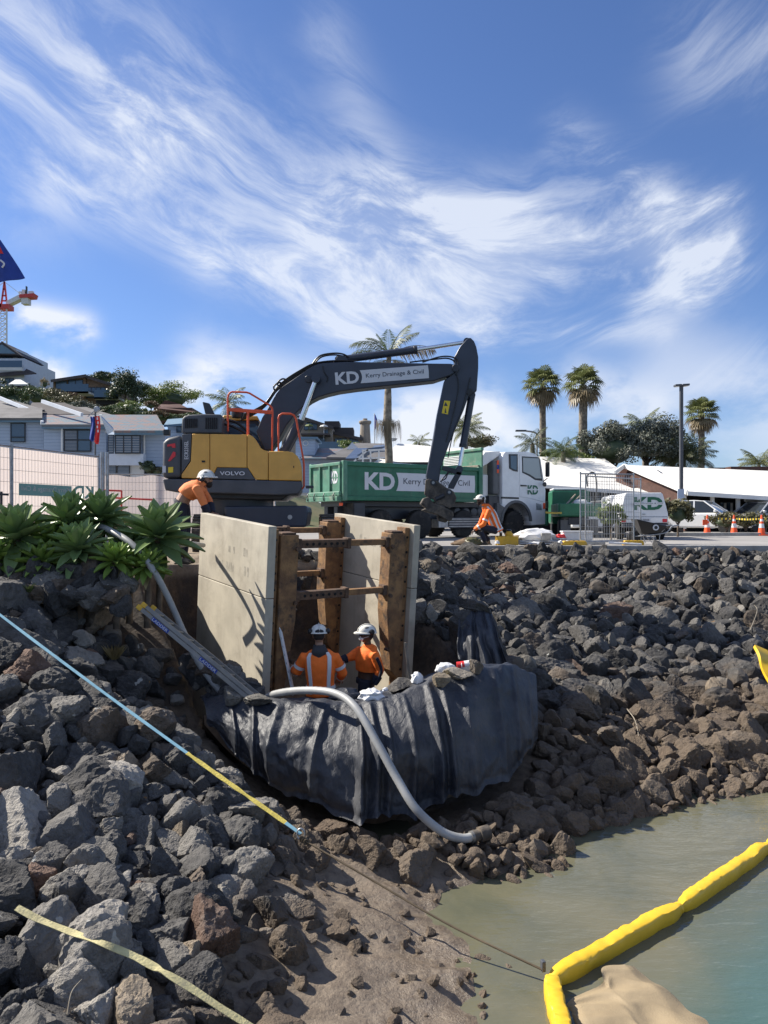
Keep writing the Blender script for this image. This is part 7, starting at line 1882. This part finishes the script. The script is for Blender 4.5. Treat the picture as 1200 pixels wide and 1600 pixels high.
def lamp(label, px, ytop, D, w_=5, heads=((-1, 10), (1, 11)), cat='lamp post'):
    b = V(P(px, 0, D).x, D, 0); t = thing('lamp_post', label, 'lamp post', b); m = MB(); top = P(px, ytop, D); m.obox(b-V(w_/2*D/FPX, w_/2*D/FPX, 0), V(w_*D/FPX, 0, 0), V(0, w_*D/FPX, 0), V(0, 0, top.z)); m.build('post', 'dark_grey', t, bev=.02)
    for s_, L in heads: m = MB(); a = top+V(s_*.02, 0, -.02); m.obox(a-V(0, .16, 0), V(s_*L*D/FPX, 0, .02*s_), V(0, .32, 0), V(0, 0, .10)); hd_ = m.build('lamp_head', 'dark_grey', t, bev=.02); m = MB(); m.obox(a+V(s_*.1, -.12, -.015), V(s_*(L*D/FPX-.14), 0, .02*s_), V(0, .24, 0), V(0, 0, .012)); m.build('lens', 'white_metal', hd_)
    return t
lamp('tall square dark lamp post with two heads at right', 1064.5, 603, 38)
t = bpy.data.objects[-1] if False else None
D = 60; t = thing('street_light', 'slender grey street light behind the truck cab', 'street light', V(P(839, 0, D).x, D, 0)); m = MB(); m.tube(spline([V(P(839, 0, D).x, D, 0), P(839, 720, D), P(839, 684, D), P(836, 676, D), P(822, 673.5, D)], 24), .07, 8); m.build('post', 'galvanised', t, smooth=60); m = MB(); m.obox(P(806, 674, D), V(.85, 0, 0), V(0, .3, 0), V(0, 0, .13)); m.build('lamp_head', 'dark_grey', t, bev=.03)
m = MB(); m.obox(P(1059, 764, 37.85), V(.32, 0, 0), V(0, .04, 0), V(0, 0, -.9)); o = m.build('pole_sign', 'wall_blue'); tag(o, 'small blue sign fixed to the lamp post', 'sign')
# ---------------------------------------------------------------- fences, vehicles and gear on the pavement
def mesh_fence(t, a, b, z0, z1, nv, nh, r=.0035, post=.019, frame=True):
    """Welded mesh panel between a and b (ground points): frame tubes, wires."""
    a, b = Vector(a), Vector(b); d = b-a; up = V(0, 0, 1)
    if frame:
        for p in (a, b): m = MB(); m.cyl(p+up*.02, p+up*(z1+.05), post, 8); m.build('post', 'galvanised', t, smooth=40)
        for z_ in (z0, z1): m = MB(); m.cyl(a+up*z_, b+up*z_, post*.9, 8); m.build('rail', 'galvanised', t, smooth=40)
    m = MB()
    for k in range(1, nv): p = a+d*k/nv; m.cyl(p+up*z0, p+up*z1, r, 4)
    for k in range(1, nh): z_ = z0+(z1-z0)*k/nh; m.cyl(a+up*z_, b+up*z_, r, 4)
    tag(m.build('mesh_wires', 'galvanised', t, fix=False), kind='stuff')


# banner fence at left
def banner_fence():
    A = V(-6.02, 16.2, 0); dr = V(.80, 2.62, 0).normalized(); 
    for k, (lab) in enumerate(('temporary fence panel with pink printed banner behind the aloes', 'temporary fence panel running out of view at the left edge')):
        b = A-dr*(2.45*k); a = A-dr*(2.45*(k+1)-.04); t = thing('mesh_fence', lab, 'fence', a, group='banner fence panels'); mesh_fence(t, a, b, .15, 2.08, 30, 9, .0032)
        m = MB()
        def fn(u, v, a=a, b=b): p = a.lerp(b, u)+V(0, 0, .12+1.93*v); return p-V(.956, -.29, 0)*(.03+.012*math.sin(u*11+v*2)+.015*nz(u*4, v*3))
        m.grid(fn, 30, 20); m.build('banner', 'banner', t, smooth=180, fix=False)
        nrm = V(dr.y, -dr.x, 0); o_ = a.lerp(b, 0)
        if k == 0:
            # the print shows through mirrored, as seen from the back
            s0 = a.lerp(b, .06)+nrm*.010
            m = MB(); q = s0+V(0, 0, 1.20); m.add([q, q+dr*1.42, q+dr*1.42+V(0, 0, .22), q+V(0, 0, .22)], [(0, 1, 2, 3)]); m.build('print_band', 'banner_green', t, fix=False)
            text('Kerry Drainage & Civil', 'lettering', 'banner_pale', t, q+dr*.06+V(0, 0, .06)+nrm*.004, dr, V(0, 0, 1), w=1.28, h=.12, mirror=True, inset=.003)
            text('KD', 'lettering', 'banner_green', t, q+dr*1.47+V(0, 0, -.02), dr, V(0, 0, 1), w=.62, h=.26, bold=.03, mirror=True, inset=.003)
    t = thing('steel_pole', 'pair of pale fence posts at the end of the banner fence', 'fence post', A+V(.12, .1, 0))
    for q in (V(.06, .05, 0), V(.14, .12, 0)): m = MB(); m.cyl(A+q, A+q+V(0, 0, 2.18), .035, 10); m.build('post', 'galvanised', t, smooth=40)


banner_fence()
for k, (a, b, lab) in enumerate(((V(-8.45, 23.2, 0), V(-6.05, 23.6, 0), 'far temporary fence panel with pale banner left of the excavator'), (V(-6.0, 23.6, 0), V(-3.4, 24, 0), 'far temporary fence panel behind the excavator tracks'))):
    t = thing('mesh_fence', lab, 'fence', a, group='far fence panels'); mesh_fence(t, a, b, .15, 2.1, 24, 8, .004)
    m = MB(); m.grid(lambda u, v: a.lerp(b, u)+V(0, .04+.02*math.sin(u*9), .1+1.95*v+.03*math.sin(u*14)*v), 24, 8); m.build('banner', 'banner', t, smooth=180, fix=False)
    if k == 0: text('KD', 'lettering', 'banner_green', t, a.lerp(b, .52)+V(0, -.03, .85), V(1, .16, 0), V(0, 0, 1), w=.85, h=.24, mirror=True, bold=.02)
t = thing('barrier', 'red and white pedestrian barrier in front of the far fence', 'barrier', P(180, 808, 21)); a = P(163, 766, 20.6); b = P(190, 767, 21)
for q in ((a, b), (a-V(0, 0, .38), b-V(0, 0, .38)), (b, b-V(0, 0, .95)), (a, a-V(0, 0, .95)), (P(163, 777, 20.8), P(240, 781, 21.5))): m = MB(); m.tube(q, .025, 8); m.build('barrier_rail', 'crane_red', t, smooth=60)
t = thing('steel_cross', 'dark cross of steel sticking up beside the leftmost aloe', 'post', P(3, 808, 12)); m = MB(); m.bar(P(2, 830, 12), P(2, 768, 12), .03); m.build('upright', 'frame_dark', t); m = MB(); m.bar(P(-8, 772, 12), P(13, 773, 12), .03); m.build('crossbar', 'frame_dark', t)


def right_fence():
    def g(px, D): return V((px-600)/FPX*D, D, 0)
    a, b = g(907, 21.2), g(990, 21.6); t = thing('mesh_fence', 'bare mesh fence panel standing on yellow feet at the kerb', 'fence', a, group='mesh fence panels at the kerb'); mesh_fence(t, a, b, .12, 2.0, 22, 9, .0045, .022)
    a2, b2 = g(915, 21.5), g(1001, 23.3); t = thing('mesh_fence', 'second bare mesh fence panel just behind the first', 'fence', a2, group='mesh fence panels at the kerb'); mesh_fence(t, a2, b2, .12, 1.95, 22, 9, .0045, .022)
    for px, D, lab, w_ in ((897, 21.05, 'left yellow plastic fence foot on the kerb', .66), (989, 21.5, 'right yellow plastic fence foot on the kerb', .56)):
        c = g(px, D); t = thing('ballast_block', lab, 'fence foot', c, group='yellow fence feet'); m = MB(); m.prism([c+V(x, -.11, z_) for x, z_ in ((-w_/2, .0), (w_/2, .0), (w_/2, .10), (w_/2-.04, .15), (-w_/2+.04, .15), (-w_/2, .10))], V(0, .22, 0)); o = m.build('block', 'box_yellow', t, bev=.015)
        for x in (-.2, 0, .2): m = MB(); m.cyl(c+V(x*w_, 0, .149), c+V(x*w_, 0, .156), .025, 10); m.build('socket', 'dark_interior', o)
    m = MB(); m.tube(spline([P(918, 760, 21.8), P(917, 745, 21.9), P(925, 738, 22), (P(931, 745, 22)), P(932, 770, 22), P(928, 790, 22.1)], 30), .02, 8); o = m.build('hose_loop', 'rubber', smooth=60); tag(o, 'loop of dark hose hung on the mesh fence', 'hose')


right_fence()


def cone(label, px, ybase, D, h=.9):
    c = V((px-600)/FPX*D, D, .0); t = thing('traffic_cone', label, 'traffic cone', c, group='traffic cones by the hedge'); m = MB(); m.obox(c-V(.2, .2, 0), V(.4, 0, 0), V(0, .4, 0), V(0, 0, .05)); m.build('base', 'cone_orange', t, bev=.02)
    R_ = lambda z_: .155-.125*(z_-.05)/(h-.05)
    for z0, z1, mt_, nm in ((.05, .34, 'cone_orange', 'cone_body'), (.34, .52, 'tape', 'reflective_band'), (.52, .62, 'cone_orange', 'cone_body'), (.62, .72, 'tape', 'reflective_band'), (.72, h, 'cone_orange', 'cone_body')):
        m = MB(); m.tube([c+V(0, 0, z0), c+V(0, 0, z1)], [R_(z0), R_(z1)], 18); m.build(nm, mt_, t, smooth=40)
cone('rightmost traffic cone at the edge of the picture', 1190, 836, 33); cone('middle traffic cone before the hedge', 1147, 836, 34); cone('traffic cone with an orange tag beside the white car', 1105, 834, 34.5)
m = MB(); m.obox(P(1098, 812, 34.3), V(.22, 0, .02), V(0, .02, 0), V(0, 0, -.25)); o = m.build('orange_tag', 'cone_orange'); tag(o, 'orange flag plate on the left traffic cone', 'tag')
def tape_run(label, pts):
    pa = spline(pts, 40); t = thing('caution_tape', label, 'tape', pts[0]); 
    for k in range(39): 
        m = MB(); d = V(0, 0, .075); m.add([pa[k], pa[k+1], pa[k+1]+d, pa[k]+d], [(0, 1, 2, 3)]); m.build('tape_band', 'yellow_decal' if k % 2 else 'dark_print', t, fix=False)
tape_run('yellow and black caution tape strung between the cones', [P(1120, 812, 34), P(1147, 812, 34), P(1168, 813, 33.4), P(1190, 812, 33), P(1215, 812, 33)]); tape_run('short caution tape between the truck and the green ute', [P(852, 802, 30), P(864, 803, 30), P(878, 803, 30)])


def car(label, px, ybot, D, L, yaw, paint, cat='car', H_=1.62, W_=1.85, group=None):
    """Passenger car: lofted body, glasshouse, wheels, lamps. Local x forward."""
    c = V((px-600)/FPX*D, D, 0); M = Matrix.Translation(c) @ Matrix.Rotation(yaw, 4, 'Z'); t = thing('parked_car', label, cat, M=M, group=group); h = W_/2
    pf = [(-L/2, .45), (-L/2, .95), (-L/2+.1, 1.02), (L*.22, 1.02), (L/2-.25, .90), (L/2-.05, .72), (L/2, .45), (L/2-.05, .28), (-L/2+.05, .28)]
    m = MB(); m.prism([V(x, -h, z_) for x, z_ in pf], (0, W_, 0)); m.build('body', paint, t, local=True, bev=.09, seg=4, smooth=40)
    def ring(y, ins): return [V(x, y, z_) for x, z_ in ((-L/2+.12+ins*.3, 1.0), (-L/2+.45+ins, H_-.03), (-.1, H_), (L*.08-ins*.3, H_-.04), (L*.26, 1.0))]
    m = MB(); m.loft([ring(-h+.04, 0), ring(-h+.2, .1), ring(h-.2, .1), ring(h-.04, 0)][0:4]); 
    m = MB(); A, B = ring(-h+.03, .0), ring(h-.03, .0); A = [V(p.x, p.y+(p.z-1.0)*.28, p.z) for p in A]; B = [V(p.x, p.y-(p.z-1.0)*.28, p.z) for p in B]; m.loft([A, B]); gh = m.build('cabin', 'glass', t, local=True, bev=.04, smooth=40)
    m = MB(); m.prism([V(x, -h+.2, z_) for x, z_ in ((-L/2+.4, H_-.06), (-.1, H_+.012), (L*.10, H_-.03), (L*.08, H_-.08), (-L/2+.42, H_-.12))], (0, W_-.4, 0)); m.build('roof', paint, t, local=True, bev=.03)
    for s_ in (-1, 1):
        for x0, z0, x1, z1 in ((L*.26, 1.0, L*.085, H_-.04), (-.05, 1.0, -.08, H_-.01), (-L/2+.12, 1.0, -L/2+.45, H_-.05)): m = MB(); m.bar(V(x0, s_*(h-.035), z0), V(x1, s_*(h-.035-(z1-1)*.28), z1), .07, .05); m.build('pillar', paint, gh, local=True)
        m = MB(); m.obox(V(L*.2, s_*(h-.02), 1.02), V(.12, 0, 0), V(0, s_*.16, 0), V(0, 0, .14)); m.build('mirror', paint, t, local=True, bev=.03)
        m = MB(); m.obox(V(L/2-.22, s_*(h-.42) if s_ > 0 else -h+.04, .72), V(.2, 0, 0), V(0, .38, 0), V(0, 0, .14)); m.build('headlight', 'galvanised', t, local=True, bev=.03)
        m = MB(); m.obox(V(-L/2-.01, s_*(h-.22) if s_ > 0 else -h+.02, .74), V(.1, 0, 0), V(0, .2, 0), V(0, 0, .22)); m.build('tail_light', 'red_decal', t, local=True, bev=.02)
        for x in (-L*.31, L*.31):
            wc = M @ V(x, s_*(h-.1), .33); ax = M.to_3x3() @ V(0, -s_, 0); w2 = MB(); w2.lathe([(.20, -.1), (.32, -.1), (.335, -.06), (.335, .06), (.32, .1), (.2, .1)], wc, ax, 22); wo = w2.build('wheel', 'rubber', t, smooth=40); w2 = MB(); w2.lathe([(.205, .06), (.19, .09), (.06, .075), (.02, .09)], wc, ax, 14); w2.build('rim', 'galvanised', wo, smooth=30)
    m = MB(); m.obox(V(L/2-.02, -.4, .42), V(.05, 0, 0), V(0, .8, 0), V(0, 0, .2)); m.build('grille', 'black_plastic', t, local=True, bev=.02)
    return t


mat('car_white', (.74, .74, .73), .25, var=.02, coat=.6); mat('car_silver', (.35, .36, .38), .3, metal=.4, var=.02, coat=.6)
car('white station wagon parked before the gable roofed building', 1094, 832, 38, 4.5, R(-38), 'car_white'); car('silver car half hidden by the hedge at the right edge', 1192, 826, 41, 4.3, R(-160), 'car_silver')
car('silver car far behind the mesh fence', 955, 826, 44, 4.2, R(200), 'car_silver'); car('white car seen through the mesh fence behind the green ute', 946, 822, 38, 4.3, R(190), 'car_white')
bush('round_shrub', 'dry green upright shrub left of the white car', P(1059, 804, 31.5), (.72, .6, .62), 'leaf_olive', 101, 1600, .08)
G4 = 'hedge plants beside the cones'
for k, (px, w_) in enumerate(((1135, .95), (1165, 1.0), (1196, .95))): bush('hedge_shrub', ('left', 'middle', 'right')[k]+' plant of the low clipped hedge by the cones', P(px, 816, 35.2), (w_, .6, .42), 'leaf_olive', 110+k, 1300, .07, G4)
bush('flowering_shrub', 'yellow-green flowering shrub seen through the mesh fence', P(955, 808, 26), (.5, .4, .5), 'leaf_lime', 121, 900, .06)
m = MB(); m.obox(V(8.6, 32.2, 0), V(11, 1.0, 0), V(-.05, .35, 0), V(0, 0, .14)); o = m.build('far_kerb', 'concrete', bev=.02); tag(o, kind='structure')


def ute():
    D = 27.0; c = V((1006-600)/FPX*D, D, 0); yaw = R(-8); M = Matrix.Translation(c) @ Matrix.Rotation(yaw, 4, 'Z'); t = thing('service_ute', 'white utility truck with sloped canopy seen from behind', 'utility truck', M=M)
    def bx(name, o_, d, mtl, bev=.03, par=t): m = MB(); m.obox(V(*o_), V(d[0], 0, 0), V(0, d[1], 0), V(0, 0, d[2])); return m.build(name, mtl, par, local=True, bev=bev)
    bx('lower_body', (-.82, .0, .55), (1.64, 4.9, .30), 'dark_grey'); bx('cab', (-.8, 2.6, .6), (1.6, 2.2, 1.05), 'white_paint', .12)
    m = MB(); m.prism([V(x, 0, z_) for x, z_ in ((-.82, .78), (.82, .78), (.82, .92), (.64, 1.62), (.58, 1.66), (-.58, 1.66), (-.64, 1.62), (-.82, .92))], V(0, 2.4, 0)); cn = m.build('canopy', 'white_paint', t, local=True, bev=.03)
    bx('tailboard', (-.80, -.035, .60), (1.6, .05, .20), 'white_metal', .01); bx('bumper', (-.75, -.12, .42), (1.5, .14, .14), 'dark_grey'); pl = bx('number_plate', (-.22, -.05, .64), (.44, .02, .12), 'white_print', .0)
    text('KL0008', 'lettering', 'dark_print', pl, M @ V(-.17, -.056, .665), M.to_3x3() @ V(1, 0, 0), V(0, 0, 1), w=.34, h=.07)
    text('KD', 'lettering', 'green_print', cn, M @ V(-.36, -.006, 1.05), M.to_3x3() @ V(1, 0, 0), V(0, 0, 1), w=1.0, h=.46, bold=.04)
    bx('logo_band', (-.40, -.016, 1.235), (1.1, .004, .085), 'white_paint', 0, cn); text('Kerry Drainage & Civil', 'lettering', 'dark_print', cn, M @ V(-.36, -.017, 1.25), M.to_3x3() @ V(1, 0, 0), V(0, 0, 1), w=1.0, h=.06)
    for s_ in (-1, 1):
        bx('tail_light', (s_*.70-.08, -.05, .62), (.16, .04, .12), 'red_decal', .01)
        for y in (.75, 3.9): wc = M @ V(s_*.70, y, .36); wheel(t, wc, M.to_3x3() @ V(-s_, 0, 0), .36, .24, .15, nuts=5)
    bx('canopy_latch', (-.05, -.03, .88), (.1, .03, .04), 'galvanised', .005)


ute()
def small_truck():
    D = 30.0; c = V((905-600)/FPX*D, D, 0); M = Matrix.Translation(c) @ Matrix.Rotation(R(-6), 4, 'Z'); t = thing('small_truck', 'small green tray truck parked behind the mesh fence', 'truck', M=M)
    def bx(name, o_, d, mtl, bev=.02, par=t): m = MB(); m.obox(V(*o_), V(d[0], 0, 0), V(0, d[1], 0), V(0, 0, d[2])); return m.build(name, mtl, par, local=True, bev=bev)
    bx('tray_floor', (-.75, 0, .82), (1.6, 2.6, .1), 'green_paint'); bx('drop_side', (-.80, 0, .85), (.05, 2.6, .48), 'green_paint'); bx('drop_side', (.8, 0, .85), (.05, 2.6, .48), 'green_paint'); bx('tailboard', (-.75, -.04, .85), (1.55, .05, .48), 'green_paint'); bx('headboard', (-.75, 2.55, .85), (1.55, .06, 1.05), 'green_paint')
    bx('cab', (-.75, 2.7, .5), (1.55, 1.5, 1.45), 'green_paint', .1); bx('cab_roof', (-.7, 2.75, 1.95), (1.45, 1.3, .09), 'white_paint', .04); bx('rear_window', (-.5, 2.68, 1.35), (1.0, .03, .45), 'glass', .01); bx('chassis', (-.4, .1, .5), (.8, 3.8, .3), 'black_steel'); bx('mudflap', (-.7, .15, .1), (.4, .03, .6), 'grey_plastic'); bx('mudflap', (.35, .15, .1), (.4, .03, .6), 'grey_plastic')
    for s_ in (-1, 1):
        for y in (.8, 3.3): wheel(t, M @ V(s_*.62+.03, y, .36), M.to_3x3() @ V(-s_, 0, 0), .36, .25, .15, nuts=5)
        m = MB(); m.obox(V(s_*.9, 3.7, 1.2), V(.12, 0, 0), V(0, .1, 0), V(0, 0, .3)); m.build('mirror', 'black_plastic', t, local=True, bev=.02)
    m = MB(); m.tube([V(-.6, .2, 1.15), V(.2, 2.5, 1.75)], .035, 8); m.tube([V(-.4, .1, 1.2), V(.4, 2.5, 1.7)], .03, 8); tag(m.build('long_handles', 'timber', t, local=True), kind='stuff')
    bx('white_sack', (-.1, .4, .95), (.5, .5, .55), 'plastic_white', .12); bx('white_sack', (.3, 1.0, .95), (.4, .5, .45), 'plastic_white', .12)


small_truck()
def wheelbarrow():
    D = 22.6; g = lambda px, py: P(px, py, D); c = V((1010-600)/FPX*D, D, 0); t = thing('wheelbarrow', 'black wheelbarrow with a white emblem beside the mesh fence', 'wheelbarrow', c)
    top = [g(992, 809), g(1040, 822), g(1032, 836), g(1000, 833)]
    rings = []
    for f, dy in ((0, -.3), (1, .3)): rings.append([g(990, 811)+V(0, dy, 0), g(1038, 822)+V(0, dy, 0), g(1024, 837)+V(0, dy*.6, 0), g(1001, 834)+V(0, dy*.6, 0)])
    m = MB(); m.loft(rings); tr = m.build('tray', 'black_plastic', t, bev=.02)
    m = MB(); m.cyl(g(1019, 824)+V(0, -.32, 0), g(1019, 824)+V(0, -.285, 0), .085, 20); m.build('emblem', 'white_print', tr, smooth=40); m = MB(); m.cyl(g(1019, 824)+V(0, -.325, 0), g(1019, 824)+V(0, -.318, 0), .05, 16); m.build('emblem_core', 'black_plastic', tr, smooth=40)
    for dy in (-.22, .22):
        m = MB(); m.tube(spline([g(992, 838)+V(0, dy*.2, 0), g(1010, 836)+V(0, dy, 0), g(1036, 832)+V(0, dy, 0), g(1046, 822)+V(0, dy, 0), g(1056, 821)+V(0, dy, 0)], 14), .018, 8); m.build('handle', 'galvanised', t, smooth=60)
        m = MB(); m.tube([g(1012, 837)+V(0, dy, 0), g(1025, 850)+V(0, dy*1.1, 0), g(1027, 833)+V(0, dy, 0)], .015, 8); m.build('leg', 'galvanised', t, smooth=60)
        m = MB(); m.tube([g(1002, 836)+V(0, dy*.6, 0), g(1006, 848)+V(0, dy*.6, 0)], .012, 6); m.build('brace', 'galvanised', t)
    wc = g(990, 838); wc.z = .2; m = MB(); m.lathe([(.1, -.05), (.17, -.05), (.2, -.025), (.2, .025), (.17, .05), (.1, .05)], wc, (0, 1, 0), 24); wo = m.build('wheel', 'rubber', t, smooth=40); m = MB(); m.lathe([(.1, -.03), (.05, -.035), (.02, -.04)], wc, (0, 1, 0), 16); m.build('rim', 'galvanised', wo, smooth=40)


wheelbarrow()
def gear():
    D = 21.6; g = lambda px, py, d=D: P(px, py, d)
    c = g(794, 851); c.z = 0; t = thing('fuel_box', 'yellow plastic box with round lids beside the squatting worker', 'box', c); m = MB(); a = g(777, 849); a.z = .0; m.obox(a, V(.60, 0, 0), V(0, .42, 0), V(0, 0, .26)); m.build('body', 'box_yellow', t, bev=.03)
    m = MB(); m.lathe([(.11, 0), (.11, .08), (.07, .11), (.07, .14)], V(a.x+.36, D+.2, .26), n=18); cp = m.build('yellow_can', 'box_yellow', t, smooth=40); m = MB(); m.lathe([(.075, .14), (.075, .18), (.05, .19)], V(a.x+.36, D+.2, .26), n=18); m.build('lid', 'black_plastic', cp, smooth=40)
    m = MB(); m.lathe([(.04, 0), (.04, .09)], V(a.x+.13, D+.2, .26), n=14); bt = m.build('bottle', 'rust_dark', t, smooth=40); m = MB(); m.lathe([(.045, .09), (.045, .13)], V(a.x+.13, D+.2, .26), n=14); m.build('lid', 'plastic_white', bt, smooth=40)
    c = g(842, 840); c.z = .12; crumple('tarpaulin_heap', 'white plastic sheeting heaped over pipes', 'plastic_white', V(c.x, D+.5, .22), (.56, .4, .25), 31, 'sheeting')
    for k in range(5):
        z_ = .05+.06*(k//2); m = MB(); y_ = D+.15+.14*(k % 3); m.cyl(V(g(813, 0).x, y_, z_), V(g(905-k*4, 0).x, y_, z_), .035, 10); o = m.build('scaffold_tube', 'galvanised', smooth=40); tag(o, ('front lowest', 'second lowest', 'upper front', 'upper middle', 'topmost')[k]+' grey tube of the pile by the fence', 'tube', 'pile of tubes by the fence')
    m = MB(); a = g(847, 838); m.obox(V(a.x, D+.05, .16), V(.26, 0, 0), V(0, .2, 0), V(0, 0, .19)); o = m.build('concrete_block', 'stone_pale', bev=.01); tag(o, 'grey concrete block on the pile of tubes', 'block')
    a = g(888, 850); t = thing('white_tray', 'long white plastic trough behind the mesh fence', 'trough', V(a.x, 22.3, 0)); m = MB(); m.obox(V(a.x, 22.2, .12), V(.85, 0, 0), V(0, .35, 0), V(0, 0, .26)); m.build('body', 'plastic_white', t, bev=.03); m = MB(); m.obox(V(a.x-.02, 22.18, .36), V(.89, 0, 0), V(0, .39, 0), V(0, 0, .04)); m.build('rim', 'plastic_white', t, bev=.01)
    a = g(930, 850); t = thing('pallet', 'low grey pallet of steel behind the mesh fence', 'pallet', V(a.x, 22.0, 0))
    for k in range(5): m = MB(); m.obox(V(g(868, 0).x+.02*k, 21.75+.12*k, .03+.03*(k % 2)), V(1.45, 0, 0), V(0, .08, 0), V(0, 0, .06)); m.build('bar', 'galvanised', t, bev=.01)
    crumple('red_bag', 'small red and white bag on the tube pile', 'red_pack', V(g(882, 0).x, 22.2, .20), (.16, .12, .10), 33, 'bag'); crumple('white_bag', 'flattened white bag in front of the tubes', 'plastic_white', V(g(836, 0).x, D-.1, .05), (.24, .15, .06), 34, 'bag')
    crumple('green_bag', 'pile of greenery and rubbish before the squatting worker', 'leaf_olive', V(g(738, 0).x, D-.1, .10), (.22, .2, .13), 35, 'rubbish'); crumple('soil_heap', 'low heap of soil left of the squatting worker', 'soil', V(g(728, 0).x, D+.1, .06), (.35, .3, .12), 36, 'soil heap')
    m = MB(); m.tube([V(g(946, 0).x, 21.3, .09), V(g(995, 0).x, 21.2, .05)], .03, 8); o = m.build('pipe', 'plastic_white', smooth=40); tag(o, 'white pipe lying along the kerb under the fence', 'pipe')
    for k, (px, py) in enumerate(((772, 853), (868, 848), (878, 847))):
        crumple('paper_cup', ('white scrap left of the fuel box', 'white cup by the tubes', 'second white cup by the tubes')[k], 'plastic_white', V(g(px, 0).x, 21.0, .10), (.06, .05, .06), 40+k, 'rubbish')


gear()
# rubble and dust on the cut edge beside the shield, a loose pipe and small stones
v = []
for k in range(1): pass
